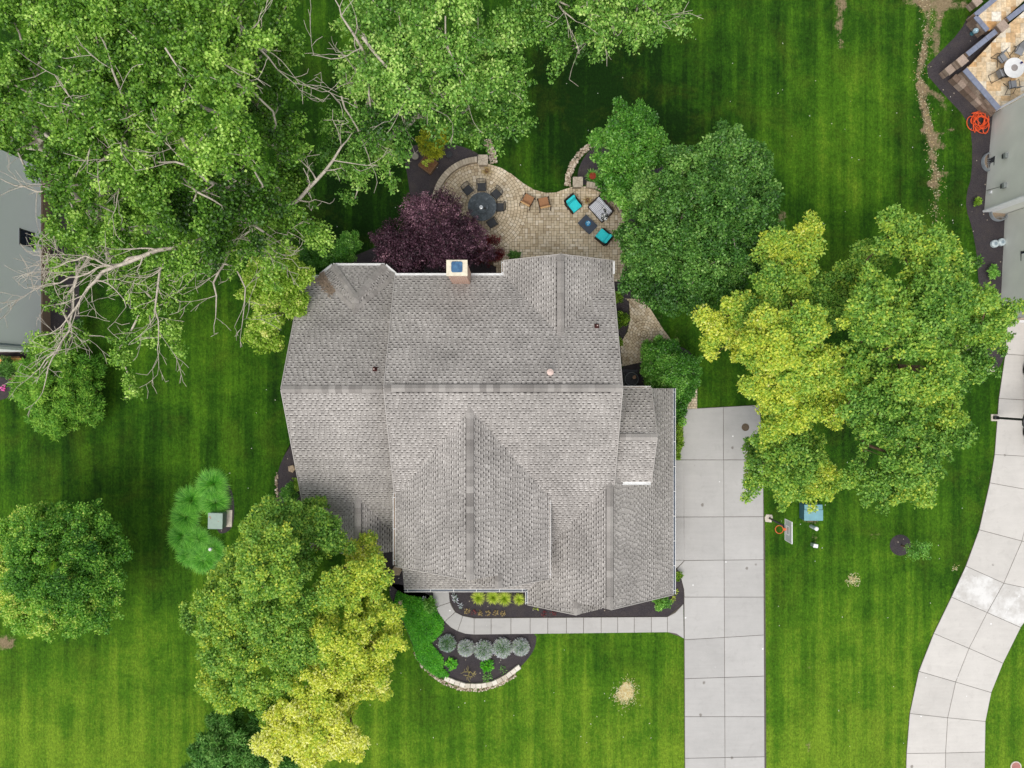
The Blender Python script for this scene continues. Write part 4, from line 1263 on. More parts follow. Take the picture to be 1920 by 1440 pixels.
def bare_branches(root, mat, paths, twig=1.0, seed=5, name='limb'):
    """pale limbs traced as polylines (px, py, z, radius) with forked twigs growing from them"""
    rg = np.random.default_rng(seed)
    def grow(p, d, L, r, depth):
        n = max(2, int(L / .35)); st = L / n
        for i in range(n):
            d = unit(d + rg.normal(size=3) * .20 + np.array([0, 0, .02]))
            q = p + d * st; r2 = r * (1 - .75 / n)
            A.append(p); B_.append(q); Ra.append(r); Rb.append(r2)
            if depth > 0 and rg.random() < .75 * twig:
                s = unit(d + rg.normal(size=3) * .75 * np.array([1, 1, .5]))
                grow(q, s, L * (.35 + .35 * rg.random()), r2 * .62, depth - 1)
            p, r = q, r2
    o0 = np.array(root.location)
    for path in paths:
        A, B_, Ra, Rb = [], [], [], []
        pts = [np.array(P(a, b_, z)) for a, b_, z, r in path]; rs = [r * .8 for *_, r in path]
        # smooth polyline
        for k in range(len(pts) - 1):
            m = max(1, int(np.linalg.norm(pts[k + 1] - pts[k]) / .5)); prev = pts[k]; pr = rs[k]
            for j in range(1, m + 1):
                u = j / m; q = pts[k] + (pts[k + 1] - pts[k]) * u + (rg.normal(size=3) * .06 if j < m else 0); r = rs[k] + (rs[k + 1] - rs[k]) * u
                A.append(prev); B_.append(q); Ra.append(pr); Rb.append(r)
                if r < .11 and rg.random() < .85 * twig:
                    d = unit(q - prev); s = unit(d + rg.normal(size=3) * .8 * np.array([1, 1, .5]))
                    grow(q, s, .7 + 1.7 * rg.random(), max(.012, r * .5), 2)
                prev, pr = q, r
        d = unit(pts[-1] - pts[-2])
        grow(pts[-1], d, .8 + rg.random(), rs[-1] * .9, 2)
        link(name, frusta_mesh(name, np.array(A) - o0, np.array(B_) - o0, np.maximum(np.array(Ra), .011), np.maximum(np.array(Rb), .009), mat), root)

def tr(*a, **k):
    global NLEAF
    r, n = make_tree(*a, **k); NLEAF += n
    return r

G_CW = 'tall cottonwoods behind the house'
cw = dict(sub=.46, leaf=(.135, .105), flat=.6, fill=.05, r_tip=.016, up=.35, rnd=1.1, surf=.2, loz=.62, tint_s=.18, subdens=.66, elong=1.6, sprig=.6, expo=.42)
T1a = tr('cottonwood_tree', 'big cottonwood overhanging the pale grey wall of the neighbouring house', ground_xy(345, 425),
   [(60, 50, 95, 13.5), (175, 60, 100, 14.5), (55, 190, 95, 13), (175, 190, 105, 15), (150, 300, 80, 14), (255, 285, 95, 14.5), (20, 250, 45, 11),
    (140, 430, 55, 10.5), (210, 430, 80, 11.5), (115, 500, 26, 8.5), (110, 560, 34, 8), (80, 640, 30, 7), (135, 655, 36, 7), (60, 690, 16, 6.5),
    (240, 520, 40, 9), (290, 600, 42, 9), (330, 560, 30, 9), (225, 650, 30, 8), (255, 735, 18, 7), (330, 650, 22, 8), (240, 700, 24, 7.5), (280, 545, 30, 9)],
   L_COTTON, M_BARK, seed=11, dens=140, group=G_CW, **cw)
T1b = tr('cottonwood_tree', 'widest cottonwood, with bare grey limbs reaching over the house corner', ground_xy(520, 400),
   [(300, 60, 110, 15), (410, 80, 95, 15.5), (500, 50, 75, 14), (515, 180, 65, 13), (400, 210, 110, 16), (500, 290, 75, 13), (330, 350, 85, 14), (430, 390, 95, 13),
    (530, 400, 60, 11), (350, 445, 75, 12), (470, 460, 65, 11), (550, 350, 45, 10.5), (590, 440, 35, 9.5), (320, 170, 80, 15.5), (535, 105, 30, 12), (615, 455, 14, 8)],
   L_COTTON, M_BARK, seed=12, dens=140, group=G_CW, **cw)
T2 = tr('cottonwood_tree', 'cottonwood with drooping sprays, hanging over the left end of the patio', ground_xy(735, 235),
   [(662, 45, 48, 12), (740, 50, 85, 13), (840, 40, 80, 13.5), (930, 70, 55, 12), (668, 155, 50, 12), (760, 150, 90, 13), (860, 150, 75, 12.5), (950, 150, 45, 11.5),
    (650, 260, 48, 10), (730, 222, 60, 11.5), (850, 215, 52, 10.5), (930, 215, 45, 10), (985, 240, 20, 9.5), (690, 310, 34, 9), (735, 335, 22, 8.5), (880, 250, 28, 9), (790, 215, 30, 10), (630, 320, 20, 9), (650, 370, 14, 8.5), (720, 285, 26, 9), (930, 260, 16, 9)],
   L_COTTON2, M_BARK, seed=13, dens=145, group=G_CW, **{**cw, 'elong': 2.3, 'sub': .45})
T3 = tr('cottonwood_tree', 'loose cottonwood boughs entering at the top edge above the open lawn', ground_xy(1085, -40),
   [(1000, 25, 48, 12), (1060, 45, 48, 11.5), (1120, 40, 55, 12), (1190, 30, 50, 11.5), (1245, 30, 34, 11), (1050, 95, 28, 10), (1105, 105, 26, 10), (1160, 75, 30, 10.5), (1225, 60, 18, 10), (1100, -60, 90, 13), (1200, -50, 70, 12), (980, -60, 80, 13)],
   L_COTTON2, M_BARK, seed=14, dens=140, group=G_CW, **{**cw, 'elong': 2.3, 'sub': .42})
bare_branches(T1b, M_BARK, [
   [(470, 420, 9, .20), (390, 445, 11, .17), (330, 465, 12, .14), (268, 480, 12.2, .13), (215, 500, 12.2, .11), (165, 540, 11.8, .09), (130, 592, 11, .06)],
   [(268, 480, 12.2, .10), (200, 498, 12, .06), (130, 520, 11.5, .045), (70, 540, 11, .03)],
   [(215, 500, 12.2, .07), (160, 480, 12, .05), (110, 500, 11.6, .03)],
   [(330, 465, 12, .09), (300, 505, 11.5, .07), (293, 560, 11, .055), (297, 640, 10, .03)],
   [(470, 440, 10, .12), (430, 470, 11, .09), (405, 490, 11.5, .075), (380, 500, 11.5, .05)],
   [(430, 470, 11, .08), (400, 530, 11, .06), (405, 580, 10.5, .035)],
   [(405, 490, 11.5, .06), (440, 500, 11, .05), (460, 540, 10.5, .04), (455, 600, 10, .025)],
   [(430, 470, 11, .07), (480, 470, 11, .055), (510, 490, 10.8, .03)],
   [(500, 420, 10, .14), (560, 375, 11.5, .11), (610, 320, 12, .09), (640, 275, 12, .06)],
   [(520, 400, 9, .15), (440, 355, 13, .12), (390, 340, 14.5, .10), (350, 310, 15, .07), (280, 300, 15, .04)],
   [(440, 400, 12, .10), (480, 425, 12, .08), (510, 445, 11.5, .05)]], seed=21)
bare_branches(T1a, M_BARK, [
   [(330, 400, 8, .2), (260, 330, 13, .15), (225, 322, 14, .12), (185, 330, 14, .08)],
   [(220, 320, 13.5, .12), (170, 240, 15, .09), (130, 180, 15.5, .05)],
   [(230, 300, 13, .12), (240, 200, 15.5, .09), (210, 130, 16, .05)],
   [(270, 320, 12, .10), (130, 350, 13, .07), (70, 360, 12.5, .045), (10, 340, 12, .03)],
   [(160, 420, 10, .06), (130, 620, 9, .06), (105, 660, 9, .05), (75, 690, 8.6, .03)],
   [(130, 620, 9, .05), (90, 690, 8.8, .04), (80, 735, 8.4, .02)]], seed=22, twig=.7)
bare_branches(T2, M_BARK, [
   [(690, 200, 10, .14), (690, 120, 13, .10), (660, 60, 14, .07), (640, 30, 14, .05)],
   [(680, 70, 14, .09), (720, 120, 14, .08), (770, 170, 13.5, .05), (800, 195, 13, .03)],
   [(690, 120, 13, .07), (692, 180, 12.5, .06), (700, 240, 11.5, .03)],
   [(835, 30, 14, .05), (840, 90, 13.8, .045), (870, 140, 13.2, .02)],
   [(820, 60, 14, .05), (850, 110, 13.5, .04), (865, 160, 13, .02)],
   [(640, 180, 12, .06), (670, 240, 11.5, .05), (690, 290, 10.5, .025)],
   [(730, 140, 13, .05), (735, 190, 12.6, .04), (760, 240, 11.5, .02)]], seed=23, twig=.6)
bare_branches(T3, M_BARK, [
   [(1030, -10, 12, .07), (1055, 20, 12.6, .05), (1080, 40, 12.4, .02)],
   [(1120, -10, 12.5, .06), (1130, 60, 12, .03)], [(1200, -10, 12, .05), (1230, 25, 11.8, .02)]], seed=24, twig=.6)
bare_branches(T1b, M_BARK, [
   [(452, -10, 14, .09), (450, 30, 14.5, .08), (452, 55, 15, .07), (480, 85, 15, .06), (520, 130, 14.5, .035), (550, 155, 14, .02)],
   [(452, 55, 15, .06), (448, 70, 15.2, .05), (462, 62, 15.4, .03)],
   [(340, 330, 14, .06), (370, 360, 14.5, .06), (400, 375, 14.3, .05), (415, 385, 14, .04)],
   [(380, 98, 16.5, .05), (420, 120, 16.4, .03)], [(310, 90, 16.5, .05), (350, 150, 16.4, .03)]], seed=25, twig=.5)

fin = dict(sub=.5, leaf=(.14, .10), flat=.75, fill=.25, r_tip=.010, up=.35, rnd=1.0, loz=.75, surf=.42, tint_s=.15, subdens=1.35)
tr('shade_tree', 'yellow-green tree leaning against the back left corner of the roof', ground_xy(590, 580),
   [(520, 505, 42, 6), (490, 555, 36, 5.5), (525, 580, 38, 5.5), (500, 620, 32, 4.6), (560, 525, 26, 6), (480, 520, 26, 5.5), (545, 570, 20, 5.5), (510, 645, 14, 4.2)],
   L_LIME, M_BARK, seed=31, dens=190, hue=[.05, .1, .12, .1, 0, .1, .1, .1], **{**fin, 'sub': .42})
tr('evergreen_shrub', 'dark green shrub crowding the wall beside the hipped bay', ground_xy(625, 500),
   [(620, 482, 34, 2.6), (585, 492, 30, 2.4), (650, 470, 26, 2.4), (605, 505, 24, 2.2), (640, 495, 20, 2.2)], L_SHRUB, M_BARKD, seed=32, cat='shrub', dens=420, **{**fin, 'sub': .36, 'leaf': (.09, .06)})
tr('purple_maple', 'purple-leaved maple spreading over the round patio table', ground_xy(828, 455),
   [(800, 402, 34, 4.2), (835, 400, 24, 4.0), (858, 432, 28, 4.0), (884, 446, 22, 3.8), (752, 440, 38, 3.8), (830, 452, 42, 4.6), (728, 466, 24, 3.2), (790, 472, 38, 4.2), (892, 468, 22, 3.4), (858, 488, 28, 3.4), (770, 490, 30, 3.4), (822, 376, 16, 3.8), (852, 380, 10, 3.6), (888, 422, 9, 3.6), (705, 455, 12, 3), (915, 478, 10, 2.6)],
   L_PURPLE, M_BARKP, seed=33, dens=180, **{**fin, 'sub': .34, 'leaf': (.11, .06), 'surf': .3, 'tint_s': .2, 'elong': 2.2, 'sprig': .9})
tr('red_shrub', 'small dark red shrub between the purple maple and the house wall', ground_xy(922, 468), [(922, 466, 22, .9), (908, 476, 14, .8)], L_RED, M_BARKP, seed=34, cat='shrub', dens=420, **{**fin, 'sub': .28, 'leaf': (.07, .05)})
tr('small_tree', 'feathery bright green small tree above the short seat wall', ground_xy(1150, 335),
   [(1180, 235, 34, 5.4), (1140, 285, 34, 4.8), (1195, 280, 40, 5.4), (1165, 320, 40, 5), (1215, 300, 26, 4.8), (1150, 250, 24, 5), (1205, 240, 22, 5), (1185, 360, 34, 4.6), (1150, 350, 24, 4), (1225, 265, 18, 5)],
   L_SHRUB, M_BARKD, seed=35, dens=190, tint0=.62, **{**fin, 'sub': .42})
tr('shade_tree', 'round dark green tree to the right of the turquoise chairs', ground_xy(1262, 470),
   [(1290, 330, 52, 7.6), (1360, 315, 58, 8), (1410, 345, 44, 7.4), (1330, 390, 72, 8.6), (1395, 410, 58, 8), (1262, 410, 60, 7.6), (1240, 470, 58, 6.8), (1335, 470, 66, 8), (1205, 500, 42, 5.6), (1255, 530, 50, 6), (1330, 530, 50, 7), (1395, 480, 46, 7), (1200, 430, 38, 5.8), (1230, 360, 36, 6.6), (1420, 300, 24, 7), (1215, 545, 24, 5), (1180, 470, 20, 4.8), (1300, 562, 24, 6)],
   L_DARK, M_BARK, seed=36, dens=190, **{**fin, 'sub': .5, 'tint_s': .15})
tr('river_birch', 'golden yellow tree with a long arm reaching toward the house', ground_xy(1415, 655),
   [(1500, 435, 34, 8.9), (1465, 480, 40, 9.2), (1520, 485, 31, 9.4), (1455, 545, 48, 9.8), (1510, 555, 34, 9.1), (1395, 585, 36, 9.4), (1325, 618, 29, 9.3), (1440, 640, 53, 11.5), (1500, 620, 43, 11.5), (1455, 700, 52, 10.0), (1520, 690, 43, 11.0), (1565, 745, 38, 9.5), (1500, 760, 45, 9.3), (1450, 790, 34, 8.2), (1375, 625, 26, 8.4), (1560, 700, 29, 11.0), (1410, 720, 22, 10.0)],
   L_BIRCH, M_BARKD, seed=37, leafvar=.12, dens=200, tint0=.58, hue=[.12, .02, -.02, -.12, -.2, .02, .12, .08, -.06, .1, .0, .08, .08, .0, .12, -.04, .06], **{**fin, 'sub': .5, 'tint_s': .09})
tr('river_birch', 'tallest green tree between the two driveways', ground_xy(1565, 695),
   [(1680, 435, 41, 11.1), (1735, 490, 48, 11.5), (1610, 505, 38, 9.4), (1570, 540, 31, 8.6), (1640, 585, 65, 12.2), (1745, 585, 69, 12.4), (1810, 580, 45, 11.6), (1840, 622, 36, 10.7), (1872, 640, 17, 8.2), (1815, 705, 12, 8.8), (1720, 680, 69, 12.3), (1610, 680, 40, 11.0), (1790, 680, 48, 10.3), (1650, 770, 57, 11.3), (1740, 780, 55, 10.2), (1785, 830, 31, 10.8), (1700, 850, 52, 11.0), (1630, 880, 43, 9.6), (1710, 905, 38, 9.0), (1770, 500, 34, 10.7), (1590, 600, 29, 9.5), (1855, 590, 31, 10.7), (1660, 930, 21, 9.2), (1600, 800, 26, 8.8)],
   L_BIRCH, M_BARKD, seed=38, leafvar=.12, dens=200, tint0=.38, **{**fin, 'sub': .48, 'leaf': (.14, .10), 'tint_s': .10})
tr('river_birch', 'green and yellow tree whose boughs overhang the edge of the broad driveway', ground_xy(1452, 868),
   [(1430, 870, 36, 6.4), (1480, 870, 48, 7.5), (1540, 895, 31, 6.4), (1470, 905, 29, 5.9), (1520, 850, 31, 6.6), (1420, 905, 21, 6.3), (1512, 916, 21, 5.1), (1405, 845, 17, 5.1), (1440, 830, 22, 7.2)],
   L_BIRCH, M_BARKD, seed=39, leafvar=.12, dens=200, tint0=.42, hue=[-.08, .0, .16, .06, .1, -.03, .2, -.08, .08], **{**fin, 'sub': .46, 'tint_s': .09})
tr('river_birch', 'lime green half of the tree pair in front of the left wing', ground_xy(575, 1050),
   [(600, 985, 34, 6.2), (622, 1015, 20, 5.8), (484, 990, 28, 5.7), (535, 975, 40, 6.7), (596, 985, 24, 6.1), (446, 1060, 33, 5.9), (500, 1055, 60, 8.7), (562, 1070, 36, 6.7), (440, 1130, 57, 7.1), (525, 1145, 62, 7.5), (415, 1215, 43, 6.8), (495, 1240, 64, 7.1), (565, 1200, 46, 7.0), (435, 1300, 36, 6.5), (395, 1275, 26, 5.4), (355, 1152, 17, 5.6), (385, 1140, 21, 6.5), (520, 1320, 34, 5.8), (590, 940, 19, 4.6)],
   L_BIRCH, M_BARKD, seed=40, leafvar=.12, dens=210, tint0=.41, hue=[-.06, -.04, .0, -.04, -.08, .04, .03, -.06, .06, .0, .06, .02, -.04, .08, .06, -.1, .0, .04, -.08], **{**fin, 'sub': .5, 'tint_s': .09})
tr('river_birch', 'yellow half of the tree pair in front of the left wing', ground_xy(690, 1130),
   [(680, 1030, 26, 4.9), (690, 1080, 36, 6.6), (640, 1110, 43, 6.8), (700, 1160, 46, 5.7), (640, 1200, 55, 6.9), (705, 1235, 41, 5.5), (590, 1275, 50, 6.8), (665, 1285, 43, 5.7), (560, 1345, 50, 6.5), (625, 1360, 45, 6.9), (520, 1385, 34, 6.3), (590, 1410, 34, 6.0), (735, 1205, 21, 6.3), (690, 1010, 12, 4.5), (720, 1290, 19, 5.0), (660, 1395, 19, 6.1)],
   L_BIRCH, M_BARKD, seed=41, leafvar=.12, dens=210, tint0=.68, hue=[.0, -.02, -.12, -.04, .02, .0, .06, .1, .16, .18, .2, .2, .02, -.02, .06, .2], **{**fin, 'sub': .5, 'tint_s': .09})
tr('linden_tree', 'round dark linden with pale yellow bracts alone on the side lawn', ground_xy(205, 1030),
   [(105, 1055, 84, 5.2), (60, 1005, 56, 4.6), (150, 1000, 60, 4.6), (190, 1055, 52, 4.4), (165, 1120, 60, 4.4), (80, 1130, 56, 4.4), (25, 1085, 50, 4.2), (110, 975, 36, 4), (215, 1030, 28, 4), (60, 1165, 22, 3.4), (130, 1160, 30, 3.6), (10, 1030, 34, 4)],
   L_LINDEN, M_BARK, seed=42, dens=230, hue=[-.15, .05, -.1, -.15, -.05, .15, .25, 0, -.1, .1, .05, .25], **{**fin, 'sub': .45, 'leaf': (.11, .085), 'rnd': .9})  # lobe tints put a sunlit left and a shaded right into the leaf colour
yew = dict(sub=.36, leaf=(.22, .05), flat=.8, fill=.4, r_tip=.010, up=.3, rnd=.5, loz=.8, surf=.6, tint_s=.12)
tr('round_conifer', 'clipped round conifer beside the corner of the pale grey house', ground_xy(128, 730),
   [(115, 735, 66, 1.6), (80, 720, 44, 1.3), (160, 735, 44, 1.3), (110, 770, 44, 1.2), (140, 700, 44, 1.3), (85, 690, 36, 1.2), (170, 765, 24, 1.0), (60, 740, 24, .9)],
   L_YEW, M_BARKD, seed=43, cat='shrub', dens=190, **yew)
tr('spruce_tree', 'dark spruce at the bottom edge below the lime green tree', ground_xy(470, 1405),
   [(440, 1410, 50, 3.4), (400, 1420, 40, 2.2), (480, 1400, 44, 2.6), (430, 1375, 40, 2.2), (520, 1425, 40, 1.8), (380, 1440, 24, 1.4), (450, 1450, 60, 2)],
   L_SPRUCE, M_BARKD, seed=44, dens=300, **{**yew, 'sub': .42, 'leaf': (.24, .06)})
tr('leafy_shrub', 'big leafy shrub hiding the path beside the air conditioner', ground_xy(1242, 703),
   [(1232, 690, 32, 2.0), (1260, 680, 36, 2.0), (1248, 720, 34, 2.2), (1275, 712, 32, 1.8), (1290, 690, 20, 1.4), (1232, 655, 20, 1.3), (1265, 745, 26, 1.5), (1270, 770, 14, 1.0)],
   L_SHRUB, M_BARKD, seed=45, cat='shrub', dens=380, **{**fin, 'sub': .38, 'leaf': (.12, .07)})
tr('golden_shrub', 'yellow-green shrub behind the wooden planter box', ground_xy(811, 276), [(811, 270, 24, 1.3), (822, 258, 18, 1.1), (800, 262, 16, 1.0), (815, 285, 14, .9)], L_YELLOW, M_BARKD, seed=46, cat='shrub', dens=420, tint0=.38, **{**fin, 'sub': .26, 'leaf': (.08, .05)})
tr('sapling', 'young sapling leaning out of its round mulch ring', ground_xy(1690, 1023), [(1722, 1032, 16, 1.9), (1706, 1026, 10, 1.5)], L_SHRUB, M_BARKD, seed=47, dens=120, tint0=.65, **{**fin, 'sub': .3, 'leaf': (.09, .06)})
# low shrubs in the beds
def bush(px, py, rp, z, lab, mat=L_SHRUB, group=None, name='shrub', seed=50, dens=420, leaf=(.09, .06), sub=.24, tint0=.5, cat='shrub'):
    k = [(px + rp * .5 * math.cos(a), py + rp * .5 * math.sin(a), rp * .6, z * (.8 + .3 * random.random())) for a in (0.3, 2.0, 3.6, 5.1)] + [(px, py, rp * .6, z * 1.15)]
    return tr(name, lab, ground_xy(px, py), k, mat, M_BARKD, seed=seed, cat=cat, dens=dens, group=group, tint0=tint0, **{**fin, 'sub': sub, 'leaf': leaf})
bush(543, 925, 15, .7, 'dark green shrub at the left wall of the house below the flat rock', seed=51)
bush(560, 908, 10, .6, 'small yellow-green shrub pressed to the left wall of the house', L_LIME, seed=52)
bush(1238, 1127, 14, .5, 'bright green shrub at the front corner of the garage', L_SHRUB, seed=53, tint0=.75)
bush(15, 690, 15, .8, 'clipped dark ball shrub in front of the pale grey neighbouring house', L_DARK, seed=54)
bush(140, 615, 14, 1.0, 'dark ball shrub near the electric box at the pale grey house', L_DARK, seed=55)
bush(1165, 600, 11, .6, 'broad-leaved shrub in the bed beside the small paver circle', L_LIME, seed=56, tint0=.3)
bush(1155, 558, 9, .6, 'narrow yellowish shrub at the house wall above the paver circle', L_LIME, seed=57)
bush(1161, 640, 6, .4, 'tiny shrub at the narrow end of the wall bed by the paver circle', L_LIME, seed=58)
bush(1832, 378, 6, .3, 'small lime shrub in the neighbour bed below the first window well', L_LIME, seed=59)
bush(1862, 510, 9, .45, 'green shrub in the neighbour bed below the two round covers', L_SHRUB, seed=60, tint0=.7)
bush(964, 480, 9, .4, 'low dark shrub where the patio meets the house', L_DARK, seed=61)
bush(806, 1135, 11, .4, 'small leafy shrub at the upper end of the ground cover', L_SHRUB, seed=62, tint0=.6)
bush(1270, 1080, 7, .35, 'small plant in the narrow bed between garage and driveway', L_LIME, seed=63, tint0=.3)
for i, (x, y, r_) in enumerate(((1269, 795, 9), (1270, 815, 9), (1268, 835, 10), (1266, 853, 8), (1273, 775, 9))):
    bush(x, y, r_, .5, ('lime green fern clump second from the shrub end of the garage strip', 'lime green fern clump in the middle of the garage strip', 'largest lime green fern clump of the garage strip, second from the drive end', 'last lime green fern clump where the driveway curves to the garage wall', 'lime green fern clump touching the big leafy shrub')[i], L_LIME, group='fern clumps along the garage wall', name='fern_clump', seed=70 + i, leaf=(.17, .05), cat='plant')
print('LEAVES', NLEAF)

# ------------------------------------------------------------------ blade plants and ground cover
def blades(root, name, mat, n, rad, length, width, rise=.6, droop=.9, seed=1, spread=.25, lean=None, center=(0, 0)):
    """arching blades that spring from a small crown and bend outwards"""
    rg = np.random.default_rng(seed)
    az = rg.random(n) * 2 * np.pi; r0 = rad * spread * np.sqrt(rg.random(n))
    L = length * (.6 + .5 * rg.random(n)); tilt = rise * (.35 + .9 * rg.random(n))
    az2 = az + rg.normal(size=n) * .35
    dirx, diry = np.cos(az2), np.sin(az2)
    base = np.stack([center[0] + r0 * np.cos(az), center[1] + r0 * np.sin(az), np.zeros(n) + .02], 1)
    pts = [base]; ang = np.full(n, 0.0) + (np.pi / 2 - tilt)
    p = base.copy(); S = 4
    for k in range(S):
        st = (L / S)[:, None]
        p = p + st * np.stack([dirx * np.cos(ang), diry * np.cos(ang), np.sin(ang)], 1)
        ang = ang - droop * (.6 + .5 * rg.random(n)) * .62
        p[:, 2] = np.maximum(p[:, 2], .02)
        pts.append(p.copy())
    side = np.stack([-diry, dirx, np.zeros(n)], 1)
    V = []; 
    for k, q in enumerate(pts):
        w = width * (1 - (k / S) ** 1.5 * .92) * .5
        V += [q - side * w, q + side * w]
    V = np.stack(V, 1).reshape(-1, 3); m = 2 * (S + 1); b0 = (np.arange(n) * m)[:, None]
    Fq = np.concatenate([b0 + np.array([[2 * k, 2 * k + 1, 2 * k + 3, 2 * k + 2]]) for k in range(S)], 0)
    t = np.tile(np.clip(.5 + rg.normal(size=n) * .18, 0, 1), S) + np.repeat(np.linspace(-.2, .2, S), n)
    return link(name, np_mesh(name, V, Fq, mat, np.clip(t, 0, 1)), root, kind='stuff')

L_GRASS = mat_leaf('ornamental_grass_blade', [(0, lin((26, 78, 10))), (.5, lin((70, 142, 34))), (1, lin((144, 200, 80)))], .3, .4, .4)
L_CHART = mat_leaf('chartreuse_blade', [(0, lin((84, 116, 24))), (.5, lin((150, 172, 50))), (1, lin((204, 210, 100)))], .3, .45, .35)
L_SILV = mat_leaf('silvery_lavender_leaf', [(0, lin((60, 104, 62))), (.4, lin((126, 150, 130))), (.62, lin((182, 182, 204))), (1, lin((216, 210, 236)))], .25, .6, .25)
L_COVER = mat_leaf('ground_cover_leaf', [(0, lin((34, 92, 10))), (.5, lin((64, 140, 20))), (1, lin((112, 180, 44)))], .3, .45, .35)
L_STRAW = mat_leaf('dry_stem', [(0, lin((110, 90, 56))), (1, lin((176, 156, 104)))], .1, .7, .2)
L_STRAW2 = mat_leaf('pale_straw', [(0, lin((178, 152, 96))), (1, lin((232, 218, 172)))], .1, .7, .2)
G_OG = 'fountain grass clumps round the utility box'
for i, (x, y, r_, lab) in enumerate(((401, 908, 30, 'fountain grass clump at the top of the ring, farthest from the utility box'), (405, 940, 27, 'fountain grass clump just above the green utility box'),
        (360, 938, 27, 'fountain grass clump at the upper left of the ring'), (350, 968, 26, 'fountain grass clump on the far left, level with the utility box'),
        (345, 1005, 26, 'fountain grass clump left of the white cap'), (372, 1012, 24, 'fountain grass clump below the corner of the utility box'),
        (384, 1045, 27, 'fountain grass clump at the bottom of the ring under the lime tree'), (360, 1035, 24, 'fountain grass clump at the bottom left of the ring'), (400, 1030, 20, 'fountain grass clump beside the white cap'))):
    c = ground_xy(x, y); root = empty('fountain_grass', (*c, 0), label=lab, cat='ornamental grass', group=G_OG)
    blades(root, 'blade', L_GRASS, 1700, .35, r_ / 30 * .92, .020, rise=.8, droop=.8, seed=100 + i, spread=1.35)
G_CY = 'yellow-green grass tufts under the porch eave'
for i, (x, y, r_, lab) in enumerate(((897.5, 1119, 13, 'yellow-green grass tuft closest to the curve of the front walk'), (925, 1118, 13, 'yellow-green grass tuft second from the curve of the walk, touching its neighbour'),
        (946, 1120, 14, 'largest yellow-green grass tuft, overlapping the one on its left'), (973, 1122, 10.5, 'smallest yellow-green grass tuft, beside the garage gutter'))):
    c = ground_xy(x, y); root = empty('grass_tuft', (*c, .06), label=lab, cat='ornamental grass', group=G_CY)
    blades(root, 'blade', L_CHART, 360, .12, r_ / 30 * 1.2, .026, rise=.85, droop=.6, seed=120 + i, spread=.6)
G_LV = 'silvery lavender clumps in the front bed'
for i, (x, y, r_, lab) in enumerate(((839, 1204, 15, 'greenest lavender clump, beside the ground cover'), (874, 1213, 14, 'small lavender clump second from the ground cover'), (907, 1217, 17, 'lavender clump in the middle of the row, lowest of the five'),
        (942, 1213, 17, 'large silvery lavender clump second from the lawn end'), (976, 1211, 15, 'lavender clump at the lawn end of the row'))):
    c = ground_xy(x, y); root = empty('lavender_plant', (*c, .05), label=lab, cat='lavender', group=G_LV)
    blades(root, 'foliage', L_SHRUB, 420, .22, r_ / 30 * .8, .03, rise=.7, droop=.4, seed=130 + i, spread=1.2)
    rg = np.random.default_rng(150 + i); n = 1500; R = r_ / 30
    d = rg.normal(size=(n, 3)); d[:, 2] = np.abs(d[:, 2]) * .8; d = unit(d)
    wgt = .55 + .5 * rg.random(n)[:, None]
    pos = d * wgt * np.array([R, R, R * .85]) + np.array([0, 0, .05])
    link('flower_spike', leaf_mesh('flower_spike', pos, unit(d + rg.normal(size=(n, 3)) * .3), unit(rg.normal(size=(n, 3)) + np.array([0, 0, .6])), np.full(n, .12), np.full(n, .032),
         np.clip(.52 + rg.normal(size=n) * .2 + (wgt[:, 0] - .8) * .7 + (.12 if i else -.15), 0, 1), L_SILV), root, kind='stuff')

def leafy(root_name, lab, cat, px, py, r_, z, n, mat, leaf, seed, group=None, name='foliage'):
    c = ground_xy(px, py); root = empty(root_name, (*c, .05), label=lab, cat=cat, group=group)
    rg = np.random.default_rng(seed); R = r_ / 30
    d = rg.normal(size=(n, 3)); d[:, 2] = np.abs(d[:, 2]); d = unit(d)
    pos = d * (rg.random(n)[:, None] ** .5) * np.array([R, R, z]) + np.array([0, 0, .03])
    link(name, leaf_mesh(name, pos, unit(d * np.array([1, 1, .3]) + rg.normal(size=(n, 3)) * .4), unit(d * .4 + np.array([0, 0, 1]) + rg.normal(size=(n, 3)) * .35),
         leaf[0] * (.7 + .6 * rg.random(n)), leaf[1] * (.7 + .6 * rg.random(n)), np.clip(.55 + rg.normal(size=n) * .2, 0, 1), mat), root, kind='stuff')
    return root
leafy('hosta_plant', 'small green hosta between the ground cover and the lavender row', 'plant', 847, 1243, 9, .3, 90, L_COVER, (.2, .12), 171)
leafy('hosta_plant', 'bigger rounded green hosta below the middle of the lavender row', 'plant', 914, 1246, 10, .32, 120, L_COVER, (.2, .13), 172)
leafy('low_plant', 'faint low green plant near the edging stones of the front bed', 'plant', 914, 1269, 9, .12, 70, L_SHRUB, (.1, .06), 173)
leafy('low_plant', 'sparse green seedlings toward the lawn end of the front bed', 'plant', 945, 1255, 10, .08, 40, L_SHRUB, (.08, .05), 174)
